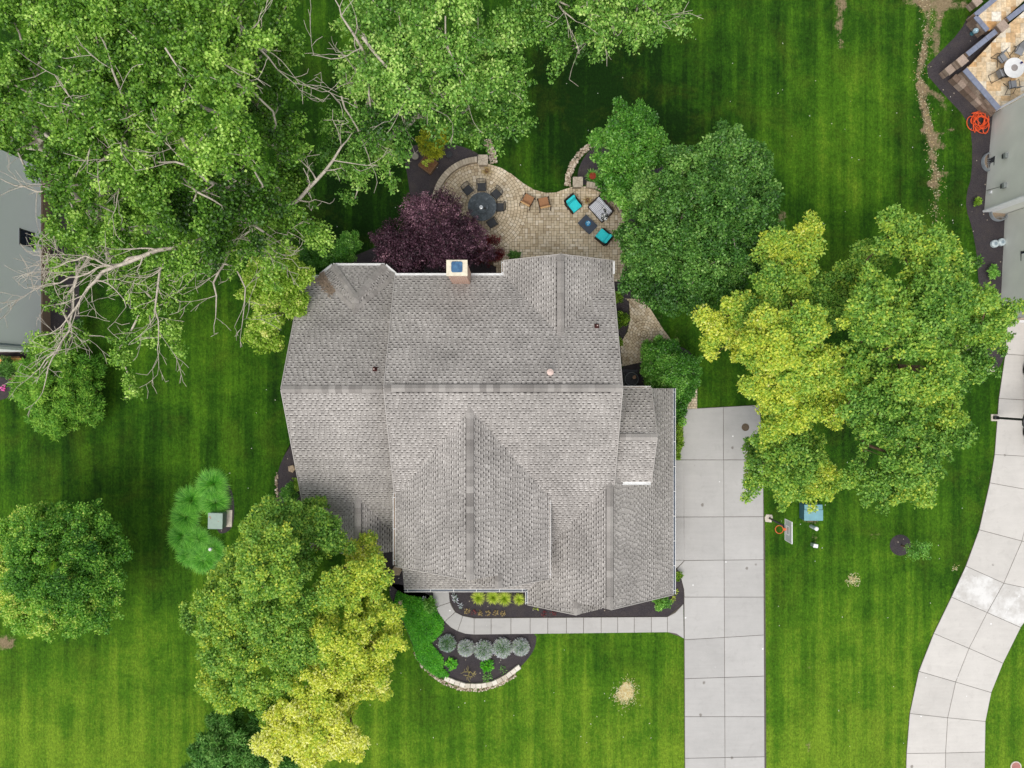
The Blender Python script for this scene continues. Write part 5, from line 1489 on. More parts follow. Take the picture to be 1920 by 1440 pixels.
for i, (x, y, m_, lab) in enumerate(((888, 1147, L_RED, 'reddish brown seedling along the front walk, first of the row'), (876, 1145, L_STRAW, 'dry seedling at the bend of the front walk'), (901, 1148, L_STRAW, 'straw coloured seedling second in the row along the walk'),
        (915, 1149, L_STRAW, 'thin straw coloured seedling in the middle of the row along the walk'), (929, 1148, L_STRAW, 'bushier straw coloured seedling near the end of the row'), (943, 1148, L_STRAW, 'last dry seedling of the row along the walk'),
        (1020, 1150, L_RED, 'small red-leaved plant under the garage gable'), (1037, 1149, L_RED, 'red-leaved plant right of another under the garage gable'), (1005, 1138, L_CHART, 'tiny lime plant at the garage gutter corner'),
        (1262, 1122, L_CHART, 'small yellowish plant at the driveway edge of the garage bed'), (1266, 1108, L_CHART, 'yellowish plant above another in the garage corner bed'), (864, 1134, L_SILV, 'white flowering tuft by the bend of the walk'),
        (853, 1116, L_SILV, 'white flowering tuft under the porch eave'), (855, 1124, L_SILV, 'small pale tuft between two others at the porch'), (797, 1122, L_SILV, 'pale flowering tuft at the top of the ground cover bed'))):
    leafy('seedling', lab, 'plant', x, y, 4.5, .12, 26, m_, (.11, .045), 180 + i)
root = empty('dry_shrub', (*ground_xy(880, 1258), .05), label='bare straw-coloured twiggy shrub in the front bed', cat='shrub')
rg_ = np.random.default_rng(9)
tips_ = np.array([[math.cos(a) * r_, math.sin(a) * r_ * .9, .25 + .25 * rg_.random()] for a, r_ in zip(rg_.random(34) * 6.28, .2 + .34 * rg_.random(34))])
P0, P1, R0, R1, td = skeleton([np.array([0, 0, 0]), np.array([0, 0, .08]), np.array([.02, .01, .14])], tips_, r_tip=.010, expo=.35, seg=.15, jit=.25)
M_TWIG = mat_plain('straw_twig', lin((172, 158, 104)), .8, .2, var=.2)
link('stem', frusta_mesh('stem', P0, P1, R0, R1, M_TWIG), root)
for x, y, lab in ((1101, 377, 'dried brown plant in a pot between the turquoise chair and the loveseat'), (913, 322, 'dried brown plant hanging from the patio edge below the pillar')):
    root = empty('dried_plant', (*ground_xy(x, y), .05), label=lab, cat='plant')
    m = MB(); m.lathe((0, 0, 0), [(.09, 0), (.12, .2), (.10, .2), (.09, .1)], 14); m.build('pot', mat_plain('brown_pot', lin((120, 92, 76)), .8, .2), root)
    blades(root, 'leaf', L_STRAW if y > 350 else L_STRAW, 60, .1, .45, .03, rise=.8, droop=.7, seed=int(x))

# bright ground cover sheet of tiny leaves
gc_poly = [(746, 1108), (770, 1118), (790, 1120), (806, 1132), (822, 1150), (832, 1166), (832, 1180), (822, 1192), (808, 1205), (820, 1218), (830, 1230), (832, 1252), (842, 1262), (838, 1270), (820, 1268), (800, 1255), (782, 1235), (775, 1208), (765, 1182), (750, 1150), (738, 1130)]
rg = np.random.default_rng(77); pts = []
while len(pts) < 15000:
    x, y = rg.uniform(736, 846), rg.uniform(1104, 1272)
    if in_poly(x, y, gc_poly): pts.append((x, y))
pts = np.array(pts); n = len(pts)
edge_d = np.full(n, 1e9)
for (ax, ay), (bx, by) in zip(gc_poly, gc_poly[1:] + gc_poly[:1]):
    u = np.clip(((pts[:, 0] - ax) * (bx - ax) + (pts[:, 1] - ay) * (by - ay)) / ((bx - ax) ** 2 + (by - ay) ** 2), 0, 1)
    edge_d = np.minimum(edge_d, np.hypot(pts[:, 0] - ax - u * (bx - ax), pts[:, 1] - ay - u * (by - ay)))
hgt = .08 + .16 * np.minimum(edge_d / 14, 1) + .05 * np.sin(pts[:, 0] * .35) * np.cos(pts[:, 1] * .3)
pos = np.stack([(pts[:, 0] - 960) * H / F, (720 - pts[:, 1]) * H / F, hgt * (.6 + .4 * rg.random(n)) + .03], 1)
d = rg.normal(size=(n, 3))
o = link('ground_cover', leaf_mesh('ground_cover', pos, unit(d * np.array([1, 1, .3])), unit(np.array([0, 0, 1]) + rg.normal(size=(n, 3)) * .45), .09 * (.7 + .6 * rg.random(n)), .05 * np.ones(n),
     np.clip(.5 + rg.normal(size=n) * .16 + .12 * np.sin(pts[:, 0] * .12) * np.sin(pts[:, 1] * .1), 0, 1), L_COVER), kind='stuff')

# straw and thatch lying on the bare patches of the lawn
rg = np.random.default_rng(88); sp_ = []
for cx, cy, sx_, n in ((1166, 1302, 8, 420), (1178, 1288, 7, 260), (1176, 1306, 9, 240), (1599, 1087, 6, 160), (1790, 1066, 3, 30)):
    sp_.append(np.stack([rg.normal(cx, sx_, n), rg.normal(cy, sx_, n)], 1))
for pl, w, n in ((track, .26, 420),):
    for _ in range(n):
        k = rg.integers(0, len(pl) - 1); u = rg.random()
        x = pl[k][0] + (pl[k + 1][0] - pl[k][0]) * u + rg.normal() * w; y = pl[k][1] + (pl[k + 1][1] - pl[k][1]) * u + rg.normal() * w
        sp_.append(np.array([[960 + x * F / H, 720 - y * F / H]]))
sp_ = np.vstack(sp_); n = len(sp_)
pos = np.stack([(sp_[:, 0] - 960) * H / F, (720 - sp_[:, 1]) * H / F, .01 + .05 * rg.random(n)], 1)
link('straw', leaf_mesh('straw', pos, unit(rg.normal(size=(n, 3)) * np.array([1, 1, .2])), unit(np.array([0, 0, 1]) + rg.normal(size=(n, 3)) * .3), .13 * (.6 + .8 * rg.random(n)), .022 * np.ones(n), rg.random(n), L_STRAW2), kind='stuff')

# fallen petals and clover heads sprinkled over the lawn
rg = np.random.default_rng(89); n = 260
pp = np.stack([rg.uniform(420, 1900, n), rg.uniform(60, 1430, n)], 1)
pos = np.stack([(pp[:, 0] - 960) * H / F, (720 - pp[:, 1]) * H / F, np.full(n, .03)], 1)
M_PETAL = mat_leaf('pale_petal', [(0, lin((200, 204, 180))), (1, lin((240, 240, 226)))], .1, .6, .2)
link('fallen_petals', leaf_mesh('fallen_petals', pos, unit(rg.normal(size=(n, 3)) * np.array([1, 1, .1])), unit(np.array([0, 0, 1]) + rg.normal(size=(n, 3)) * .2), .045 + .05 * rg.random(n), np.full(n, .045), rg.random(n), M_PETAL), kind='stuff')

# ------------------------------------------------------------------ patio furniture
def facing(deg): return math.radians(deg) - math.pi / 2     # local +Y is the front
t = NT('slate_table_top').set(.35, .5)
t.color(t.ramp(t.noise(t.objco(), 4.5, 8, .75, 1.2), [(.35, lin((46, 52, 58))), (.56, lin((76, 84, 90))), (.66, lin((120, 128, 134))), (.72, lin((60, 66, 72)))])); M_SLATE = t.m
tc = P(904, 387.5, .74)
root = empty('dining_table', (tc.x, tc.y, .05), label='round dark stone dining table half under the purple maple', cat='table')
m = MB(); m.lathe((0, 0, .69), [(.82, 0), (.88, .012), (.88, .04), (.86, .05)], 48); m.build('tabletop', M_SLATE, root)
m = MB(); m.lathe((0, 0, 0), [(.34, 0), (.34, .04), (.12, .09), (.09, .3), (.11, .5), (.3, .69)], 20); m.build('pedestal', M_CHARC, root)
root = empty('lazy_susan', (tc.x - .02, tc.y - .02, .791), label='dark round turntable in the middle of the dining table', cat='turntable')
m = MB(); m.lathe((0, 0, 0), [(.1, 0), (.1, .02), (.40, .022), (.41, .035), (.40, .05)], 40); m.build('tray', M_SLATE, root)
root = empty('umbrella_hub', (tc.x - .06, tc.y - .06, .842), label='small silver cap at the centre of the turntable', cat='cap')
m = MB(); m.lathe((0, 0, 0), [(.11, 0), (.115, .02), (.07, .035), (.03, .04)], 24); m.build('disc', mat_plain('brushed_silver', (.72, .73, .74), .3, .5, .6, var=.05), root)
root = empty('glass_jar', (tc.x + .17, tc.y - .13, .842), label='little dark jar on the turntable beside the silver cap', cat='jar')
m = MB(); m.lathe((0, 0, 0), [(.05, 0), (.06, .06), (.04, .11)], 16); m.build('body', mat_plain('amber_jar', lin((70, 66, 40)), .3, .5), root)
m = MB(); m.lathe((0, 0, .11), [(.042, 0), (.042, .02)], 16); m.build('lid', M_BLACK, root)

def dining_chair(px, py, lab):
    c = P(px, py, .45); root = empty('dining_chair', (c.x, c.y, .05), facing(math.degrees(math.atan2(tc.y - c.y, tc.x - c.x))), label=lab, cat='chair', group='dark metal chairs round the dining table')
    m = MB(); m.prism([(-.25, -.24), (.25, -.24), (.27, .26), (-.27, .26)], .40, .45, .012); m.build('seat', M_CHARC, root, bevel=.01)
    # curved back of slats inside a bent tube frame
    arc = [( .29 * math.sin(a), -.24 - .10 * math.cos(a) + .06) for a in np.linspace(-1.25, 1.25, 9)]
    m = MB(); m.tube([(arc[0][0], arc[0][1], .42)] + [(x, y - .10, .90) for x, y in arc] + [(arc[-1][0], arc[-1][1], .42)], .018, 6); m.build('back_frame', M_BLACK, root)
    for k, (x, y) in enumerate(arc[1:-1]):
        m = MB(); m.tube([(x, y, .44), (x, y - .10, .89)], .009, 5); m.build('slat', M_BLACK, root)
    for zz, dy in ((.58, .03), (.74, .065)):
        m = MB(); m.tube([(x, y - dy, zz) for x, y in arc], .010, 5); m.build('rail', M_BLACK, root)
    for sx_ in (-1, 1):
        m = MB(); m.tube([(sx_ * .28, -.22, .66), (sx_ * .31, 0, .66), (sx_ * .29, .2, .64), (sx_ * .27, .22, .44)], .017, 6); m.build('armrest', M_BLACK, root)
        for y in (-.22, .23):
            m = MB(); m.tube([(sx_ * .25, y, .41), (sx_ * .28, y * 1.1, 0)], .016, 6); m.build('leg', M_BLACK, root)
for x, y, lab in ((877.5, 356.5, 'dark dining chair with its left side in the purple leaves'), (903, 350.5, 'dark dining chair at the top of the table, backing onto the seat wall'), (930.5, 364, 'dark dining chair between the top of the table and the brown chairs'),
                  (937.5, 389, 'dark dining chair on the side of the table nearest the brown chairs'), (922.5, 418, 'dark dining chair below the table, half under the purple maple')):
    dining_chair(x, y, lab)

M_BROWN = mat_plain('brown_cushion', lin((158, 116, 84)), .9, .15, var=.08, scale=8)
M_TANC = mat_plain('tan_cushion_roll', lin((196, 158, 112)), .9, .15, var=.06, scale=8)
M_RATTAN = mat_plain('dark_rattan', lin((58, 48, 42)), .8, .25, var=.25, scale=40, bump=.4)
def brown_chair(px, py, deg, lab):
    c = P(px, py, .4); root = empty('patio_chair', (c.x, c.y, .05), facing(deg), label=lab, cat='chair', group='brown cushioned chairs on the patio')
    m = MB(); m.box((0, .04, .43), (.60, .58, .13)); m.build('seat_cushion', M_BROWN, root, bevel=.035)
    m = MB(); m.box((0, -.28, .62), (.60, .12, .40), M=Matrix.Rotation(.25, 3, 'X')); m.build('back_cushion', M_BROWN, root, bevel=.035)
    m = MB(); m.tube([(-.31, -.37, .84), (.31, -.37, .84)], .05, 10); m.build('back_roll', M_TANC, root)
    m = MB(); m.box((0, .03, .345), (.64, .64, .04)); m.build('seat_frame', M_RATTAN, root)
    for sx_ in (-1, 1):
        m = MB(); m.tube([(sx_ * .34, .33, .0), (sx_ * .34, .30, .6), (sx_ * .34, -.36, .62), (sx_ * .34, -.46, .0)], .022, 6); m.build('armrest', M_RATTAN, root)
    for sx_ in (-1, 1):
        m = MB(); m.tube([(sx_ * .3, -.3, .35), (sx_ * .32, -.44, .86)], .02, 6); m.build('back_post', M_RATTAN, root)
brown_chair(989.5, 376, 62, 'brown cushioned chair nearest the dining table')
brown_chair(1019.5, 381, 102, 'brown cushioned chair nearer the turquoise chair')

M_TURQ = mat_plain('turquoise_cushion', lin((58, 208, 214)), .85, .2, var=.06, scale=7)
def lounge(px, py, deg, lab, w=.66, mat=M_TURQ, name='lounge_chair', group='turquoise lounge chairs by the fire table', nseat=1, cat='chair', d=.80):
    c = P(px, py, .45); root = empty(name, (c.x, c.y, .05), facing(deg), label=lab, cat=cat, group=group)
    m = MB(); m.box((0, 0, .20), (w + .12, d, .22)); m.build('base', M_RATTAN, root, bevel=.02)
    for k in range(nseat):
        x = (k - (nseat - 1) / 2) * w / nseat
        m = MB(); m.box((x, .10, .40), (w / nseat - .012, d - .18, .17)); m.build('seat_cushion', mat, root, bevel=.04)
        m = MB(); m.box((x, -d / 2 + .13, .62), (w / nseat - .012, .17, .46), M=Matrix.Rotation(.32, 3, 'X')); m.build('back_cushion', mat, root, bevel=.05)
    m = MB(); m.box((0, -d / 2 - .03, .45), (w + .12, .06, .66), M=Matrix.Rotation(.30, 3, 'X')); m.build('back_frame', M_RATTAN, root, bevel=.02)
    for sx_ in (-1, 1):
        m = MB(); m.box((sx_ * (w / 2 + .055), -.03, .40), (.06, d - .06, .32)); m.build('armrest', M_RATTAN, root, bevel=.02)
        for y in (-.34, .34):
            m = MB(); m.box((sx_ * (w / 2), y * d / .8, .05), (.05, .05, .10)); m.build('leg', M_BLACK, root)
    return root
lounge(1075.5, 383.5, -50, 'turquoise lounge chair at the upper left of the fire table')
lounge(1131.5, 443.5, 140, 'turquoise lounge chair at the lower right of the fire table')
t = NT('striped_cushion').set(.9, .15)
wv = t.new('TexWave', wave_type='BANDS', bands_direction='X'); wv.inputs['Scale'].default_value = 3.9; t.l.new(t.objco(), wv.inputs['Vector'])
t.color(t.ramp(wv.outputs['Fac'], [(.16, lin((70, 74, 92))), (.30, lin((222, 224, 230)))])); M_STRIPE = t.m
sofa = lounge(1125, 393.5, 222, 'white striped two-seat sofa half under the dark green tree', w=1.22, mat=M_STRIPE, name='loveseat', group=None, nseat=2, cat='sofa')
t = NT('leaf_print_pillow').set(.9, .15)
t.color(t.ramp(t.noise(t.objco(), 7, 3, .6, 1.5), [(.47, lin((28, 36, 34))), (.53, lin((226, 228, 226)))])); M_PRINT = t.m
for x, y, rz, lab in ((1137, 392, .5, 'black and white leaf print pillow at the tree end of the sofa'), (1133, 407, -.1, 'black and white leaf print pillow at the front corner of the sofa')):
    c = P(x, y, .62); root = empty('pillow', (c.x, c.y, .56), label=lab, cat='pillow', group='leaf print pillows on the striped sofa')
    m = MB(); m.box((0, 0, .10), (.40, .40, .15), M=Matrix.Rotation(rz, 3, 'Z') @ Matrix.Rotation(.3, 3, 'X')); o = m.build('cover', M_PRINT, root, bevel=.07)
M_FIRET = mat_plain('slate_blue_table', lin((58, 66, 80)), .5, .4, var=.12, scale=4)
c = P(1102, 421, .58); root = empty('fire_table', (c.x, c.y, .05), math.radians(-44), label='rectangular slate blue fire table between the turquoise chairs', cat='fire table')
m = MB(); m.box((0, 0, .545), (1.02, .74, .05)); m.build('tabletop', M_FIRET, root, bevel=.01)
m = MB(); m.box((0, 0, .27), (.84, .56, .50)); m.build('base', M_CHARC, root)
m = MB(); m.box((-.02, 0, .572), (.60, .30, .008)); m.build('burner_lid', M_FIRET, root)
t = NT('blue_glass').set(.1, .6); t.color(lin((52, 150, 204))); t.b.inputs['Transmission Weight'].default_value = .25; M_BGL = t.m
c = P(1102.5, 419, .68); root = empty('glass_bowl', (c.x, c.y, .627), label='bright blue glass bowl with three little cups on the fire table', cat='bowl')
m = MB(); m.lathe((0, 0, 0), [(.08, 0), (.15, .04), (.17, .08), (.155, .08), (.1, .03)], 24); m.build('dish', M_BGL, root, smooth=True)
M_PBL = mat_plain('pale_blue_glass', lin((150, 206, 232)), .2, .5)
for a in (.4, 2.5, 4.6):
    m = MB(); m.lathe((.065 * math.cos(a), .065 * math.sin(a), .04), [(.035, 0), (.05, .05), (.035, .07)], 12); m.build('cup', M_PBL, root)

# planter box and garden bits
M_WOOD = mat_plain('weathered_planter_wood', lin((124, 98, 74)), .85, .2, var=.2, scale=6)
M_SOIL = mat_plain('reddish_soil', lin((112, 82, 58)), .95, .1, var=.3, scale=14, bump=.6)
c = P(803, 308, .3); root = empty('planter_box', (c.x, c.y, .06), math.radians(-36), label='square wooden planter box on the black mulch', cat='planter')
m = MB(); m.box((0, 0, .17), (.84, .78, .30)); m.build('soil', M_SOIL, root)
for sx_ in (-1, 1):
    for k in range(2):
        m = MB(); m.box((sx_ * .445, 0, .09 + k * .18), (.04, .86, .17)); m.build('board', M_WOOD, root)
        m = MB(); m.box((0, sx_ * .41, .09 + k * .18), (.85, .04, .17)); m.build('board', M_WOOD, root)
for x, y, s_, lab in ((-.18, .02, 1, 'largest pale green lettuce seedling in the planter box'), (-.05, -.12, .8, 'pale green lettuce seedling nearest the front corner of the planter box'), (-.06, .16, .8, 'pale green lettuce seedling nearest the golden shrub in the planter box'), (-.26, -.1, .7, 'smallest pale green lettuce seedling in the planter box')):
    q = Matrix.Rotation(math.radians(-36), 3, 'Z') @ Vector((x, y, 0))
    r2 = leafy('lettuce_plant', lab, 'plant', 0, 0, 3.4 * s_, .08, 30, L_CHART, (.09, .06), int(300 + x * 100), group='lettuce seedlings in the planter box'); r2.location = (c.x + q.x, c.y + q.y, .38)
M_STEP = mat_plain('grey_stepping_stone', lin((140, 136, 124)), .9, .15, var=.12, scale=10, bump=.3)
def stone(name, px, py, r_, h, lab, mat=M_STEP, n=9, z=.05, cat='stone', group=None, irr=.15):
    c = ground_xy(px, py); R = r_ / 30
    m = MB(); m.prism([(R * math.cos(a) * random.uniform(1 - irr, 1 + irr), R * math.sin(a) * random.uniform(1 - irr, 1 + irr)) for a in np.linspace(0, 2 * math.pi, n, endpoint=False)], 0, h, min(.04, h * .4))
    o = m.build(name, mat, None, label=lab, cat=cat, group=group); o.location = (*c, z); return o
stone('stepping_stone', 779, 294, 6.5, .06, 'round grey stepping stone in the mulch beside the planter box', n=14, irr=.03, z=.06)
stone('stepping_stone', 842, 290, 6.5, .06, 'dark round stepping stone under the cottonwood sprays', M_CHARC, n=14, irr=.03, z=.06)
M_ROCK = mat_plain('tan_flat_rock', lin((176, 156, 132)), .9, .15, var=.2, scale=6, bump=.6)
stone('flat_rock', 548, 878, 7.5, .14, 'flat tan rock lying in the mulch at the left wall of the house', M_ROCK, n=5, irr=.12)
stone('boulder', 753, 1128, 5.5, .2, 'small pinkish boulder between the yellow tree and the ground cover', M_ROCK, n=6)
stone('boulder', 745, 1068, 9, .2, 'flat tan boulder in the shade at the porch corner', M_ROCK, n=6)
for i in range(5):
    x, y = random.uniform(780, 850), random.uniform(310, 345)
M_TERR = mat_plain('terracotta', lin((150, 66, 48)), .8, .2)
c = ground_xy(1110, 333); root = empty('flower_pot', (*c, .06), label='red terracotta pot with a green plant behind the short seat wall', cat='flower pot')
m = MB(); m.lathe((0, 0, 0), [(.13, 0), (.19, .28), (.21, .28), (.21, .32), (.17, .32), (.16, .26)], 18); m.build('pot', M_TERR, root)
blades(root, 'leaf', L_SHRUB, 160, .16, .5, .06, rise=.7, droop=.5, seed=5, spread=1.0)

# air conditioner beside the dormer
c = P(1184, 711, .7); root = empty('air_conditioner', (c.x, c.y, .0), label='round-topped air conditioner in the corner by the leafy shrub', cat='air conditioner')
M_PAD = mat_plain('equipment_pad', lin((86, 88, 92)), .85, .2)
M_ACG = mat_plain('grey_green_enamel', lin((112, 118, 122)), .5, .4, var=.08)
m = MB(); m.box((-.1, .05, .08), (1.15, 1.1, .08)); m.build('pad', M_PAD, root)
m = MB(); m.box((0, 0, .43), (.82, .82, .62)); m.build('cabinet', M_CHARC, root, bevel=.08)
for k in range(6):
    for (x, y, sx_, sy_) in ((0, -.415, .70, .02), (-.415, 0, .02, .70)):
        m = MB(); m.box((x, y, .2 + k * .09), (sx_, sy_, .03)); m.build('louver', M_ACG, root)
m = MB(); m.tube([(.40 * math.cos(a), .40 * math.sin(a), .76) for a in np.linspace(0, 2 * math.pi, 28, endpoint=False)], .035, 8, closed=True); m.build('top_ring', M_ACG, root)
for k, r_ in enumerate((.1, .17, .24, .31)):
    m = MB(); m.tube([(r_ * math.cos(a), r_ * math.sin(a), .765) for a in np.linspace(0, 2 * math.pi, 24, endpoint=False)], .007, 4, closed=True); m.build('guard_ring', M_ACG, root)
for k in range(4):
    m = MB(); m.box((0, 0, .70), (.66, .13, .012), M=Matrix.Rotation(k * math.pi / 2 + .4, 3, 'Z') @ Matrix.Rotation(.3, 3, 'X')); m.build('fan_blade', M_BLACK, root)
o = stone('fallen_leaf', 1190, 707, 3.6, .015, 'large dry brown leaf lying on the fan guard of the air conditioner', mat_plain('dry_leaf', lin((196, 160, 132)), .9, .1, var=.2), n=7, cat='leaf', irr=.3)
o.location = (c.x + .16, c.y + .12, .775)

# ------------------------------------------------------------------ basketball hoops
M_BOARD = mat_plain('grey_acrylic_board', lin((158, 170, 164)), .3, .5, var=.06, scale=3)
M_WPAINT = mat_plain('white_paint', (.8, .8, .8), .5, .3, var=.04)
M_ORANGE = mat_plain('orange_rim', lin((222, 104, 56)), .5, .4, var=.08)
M_BASEC = mat_plain('pale_footing', lin((206, 196, 182)), .9, .15, var=.12, scale=8)
hb = P(1442.5, 971.5, 0); root = empty('basketball_hoop', (hb.x, hb.y, 0), label='basketball hoop with a clear grey backboard at the edge of the broad driveway', cat='basketball hoop')
bx = 15.95 - hb.x; yc = -8.46 - hb.y
m = MB(); m.prism([(-.26, -.22), (.12, -.26), (.2, .05), (.16, .22), (-.2, .24), (-.3, .05)], 0, .05, .015); m.build('footing', M_BASEC, root)
m = MB(); m.tube([(0, 0, .04), (0, 0, 2.75)], .065, 10); m.build('pole', M_BLACK, root)
for zz in (2.55, 2.95):
    m = MB(); m.tube([(0, 0, zz - .15), (bx + .02, yc * .5, zz), (bx + .03, yc, zz + .15)], .03, 6); m.build('arm', M_BLACK, root)
b0, b1_ = yc - .64, yc + .58
m = MB(); m.box((bx, (b0 + b1_) / 2, 3.4), (.03, b1_ - b0, 1.0)); m.build('backboard', M_BOARD, root)
fr = [((bx, (b0 + b1_) / 2, 2.9), (.05, b1_ - b0 + .04, .035)), ((bx, (b0 + b1_) / 2, 3.9), (.05, b1_ - b0 + .04, .035)), ((bx, b0, 3.4), (.05, .035, 1.0)), ((bx, b1_, 3.4), (.05, .035, 1.0))]
for c_, s_ in fr: m = MB(); m.box(c_, s_); m.build('board_frame', M_WPAINT, root)
for c_, s_ in (((bx - .018, yc, 3.52), (.008, .50, .05)), ((bx - .018, yc, 3.10), (.008, .50, .05)), ((bx - .018, yc - .24, 3.31), (.008, .05, .37)), ((bx - .018, yc + .24, 3.31), (.008, .05, .37))):
    m = MB(); m.box(c_, s_); m.build('target_line', M_WPAINT, root)
m = MB(); m.tube([(bx - .40 + .23 * math.cos(a), yc + .23 * math.sin(a), 3.05) for a in np.linspace(0, 2 * math.pi, 28, endpoint=False)], .022, 8, closed=True); rim = m.build('rim', M_ORANGE, root)
m = MB(); m.box((bx - .09, yc, 3.04), (.16, .14, .05)); m.build('rim_bracket', M_ORANGE, rim)
# second hoop, seen only by its post
hb = P(1864, 783, 0); root = empty('basketball_hoop', (hb.x, hb.y, 0), label='black basketball post at the edge of the curved driveway', cat='basketball hoop')
m = MB(); m.box((0, 0, .03), (.42, .42, .06)); m.build('footing', M_BASEC, root)
m = MB(); m.box((0, 0, 1.5), (.13, .13, 2.9)); m.build('pole', M_BLACK, root)
m = MB(); m.box((0, 0, .18), (.26, .22, .24)); m.build('post_sleeve', M_CHARC, root, bevel=.03)
m = MB(); m.lathe((0, 0, 0), [(.42, -.06), (.46, 0), (.42, .06)], 24); o = m.build('crank_guard', M_BLACK, root); o.location = (.25, 0, 2.35); o.rotation_euler = (math.radians(8), math.radians(40), 0)
for zz in (2.5, 2.85):
    m = MB(); m.tube([(.05, 0, zz - .1), (1.2, 0, zz + .4)], .045, 6); m.build('arm', M_BLACK, root)
m = MB(); m.box((1.25, 0, 3.35), (.04, 1.8, 1.05)); m.build('backboard', M_BOARD, root)
m = MB(); m.tube([(1.66 + .23 * math.cos(a), .23 * math.sin(a), 3.05) for a in np.linspace(0, 2 * math.pi, 24, endpoint=False)], .02, 6, closed=True); m.build('rim', M_ORANGE, root)
m = MB(); m.box((1.35, 0, 3.04), (.18, .14, .05)); m.build('rim_bracket', M_ORANGE, root)

# ------------------------------------------------------------------ utility boxes
M_UGREEN = mat_plain('pale_utility_green', lin((150, 170, 158)), .55, .3, var=.07, scale=3)
M_UGREEN_SHADED = mat_plain('utility_green_shaded_side', lin((104, 128, 116)), .55, .3, var=.07, scale=3)  # same green darkened: the shade on the cabinet sides is put into the colour
M_UBLUE = mat_plain('weathered_teal_box', lin((120, 166, 176)), .55, .3, var=.08, scale=4)
c = P(403.5, 977, .8); root = empty('utility_box', (c.x, c.y, 0), math.radians(-1.5), label='square pale green utility box among the fountain grass', cat='utility box')
m = MB(); m.box((.12, .04, .05), (1.25, 1.05, .10)); m.build('pad', M_BASEC, root)
m = MB(); m.box((0, 0, .42), (.84, .92, .66)); m.build('cabinet', M_UGREEN_SHADED, root)
m = MB(); m.box((0, 0, .775), (.90, .98, .06)); m.build('lid', M_UGREEN, root, bevel=.015)
m = MB(); m.box((.424, 0, .42), (.012, .70, .5)); m.build('door', M_UGREEN_SHADED, root)
M_RUSTS = mat_plain('rust_mark', lin((166, 120, 92)), .8, .2, var=.2)
for x, y, w, l in ((-.33, .26, .07, .06), (-.28, .18, .05, .09), (-.38, .2, .04, .05), (.2, -.02, .09, .02)):
    m = MB(); m.box((x, y, .8065), (w, l, .003)); m.build('rust_spot', M_RUSTS, root)
c = P(1525.5, 961, .8); root = empty('utility_box', (c.x, c.y, 0), label='teal utility box at the foot of the birch trees', cat='utility box')
m = MB(); m.box((0, 0, .4), (1.12, .96, .74)); m.build('cabinet', mat_plain('teal_side', lin((70, 108, 122)), .55, .3), root)
m = MB(); m.box((0, -.17, .785), (1.16, .66, .05)); m.build('lid', M_UBLUE, root, bevel=.012)
m = MB(); m.box((0, .33, .765), (1.10, .30, .05), M=Matrix.Rotation(-.15, 3, 'X')); m.build('lid', M_UBLUE, root, bevel=.012)
m = MB(); m.box((0, -.50, .4), (.9, .02, .6)); m.build('door', M_UBLUE, root)
c = P(1520.5, 986.5, 0); root = empty('marker_post', (c.x, c.y, 0), label='round white marker post below the teal utility box', cat='post')
m = MB(); m.tube([(0, 0, 0), (0, 0, .78)], .11, 14); m.build('post', mat_plain('greyish_white_plastic', lin((196, 206, 204)), .5, .3), root)
m = MB(); m.lathe((0, 0, .78), [(.125, 0), (.125, .05), (.09, .08)], 16); m.build('cap', M_WPAINT, root)
c = P(1523.5, 1020.5, 0); root = empty('pedestal_box', (c.x, c.y, 0), math.radians(-8), label='small pale green cable pedestal on the lawn below the marker post', cat='utility box')
m = MB(); m.box((0, 0, .22), (.26, .20, .44)); m.build('cabinet', M_UGREEN, root, bevel=.02)
m = MB(); m.box((0, 0, .46), (.29, .23, .05)); m.build('cap', M_WPAINT, root, bevel=.02)
c = P(396, 1029, .35); root = empty('vent_cap', (c.x, c.y, 0), label='small white cap standing in the fountain grass', cat='pipe cap')
m = MB(); m.tube([(0, 0, 0), (0, 0, .5)], .06, 10); m.build('pipe', M_WPAINT, root)
m = MB(); m.lathe((0, 0, .5), [(.10, 0), (.10, .04), (.06, .08)], 16); m.build('cap', M_WPAINT, root)
c = P(148, 629, .5); root = empty('electric_box', (c.x, c.y, 0), label='small bluish white box beside the dark ball shrub at the grey house', cat='utility box')
m = MB(); m.box((0, 0, .28), (.26, .46, .56)); m.build('cabinet', mat_plain('blue_white_enamel', lin((150, 176, 190)), .5, .3), root, bevel=.02)
m = MB(); m.box((0, 0, .575), (.30, .50, .03)); m.build('lid', mat_plain('pale_blue_lid', lin((176, 200, 212)), .5, .3), root)
for x, y, lab in ((25, 707, 'pink blossom at the tip of the cottonwood twig'), (8, 728, 'bright pink blossom on the mulch by the grey house')):
    leafy('pink_flower', lab, 'flower', x, y, 4.5, .12, 26, mat_leaf('pink_petal', [(0, lin((206, 60, 130))), (1, lin((244, 120, 180)))], .2, .6, .2), (.12, .09), int(x) + 400)
M_BROWNPATCH = mat_plain('brown_patch_disc', lin((104, 90, 74)), .85, .25, var=.15, scale=12, bump=.4)
c = ground_xy(1397, 801); o = MB(); o.lathe((0, 0, 0), [(.235, 0), (.235, .012), (.2, .014), (.19, .008)], 20); o = o.build('brown_patch', M_BROWNPATCH, None, label='round brown disc standing for a brown patch near the top of the broad driveway', cat='brown patch'); o.location = (*c, .066)  # thin disc added for an unidentified brown patch on the concrete
c = ground_xy(1904, 1437); root = empty('stone_ring_planter', (*c, 0), label='round reddish disc with a pale rim at the bottom right corner', cat='cover')
m = MB(); m.lathe((0, 0, 0), [(.30, 0), (.34, .02), (.34, .06), (.28, .065), (.28, .03)], 24); m.build('rim', M_BASEC, root)
m = MB(); m.lathe((0, 0, .02), [(.279, 0), (.279, .02)], 24); m.build('disc', mat_plain('dusty_red', lin((168, 118, 110)), .9, .15), root)

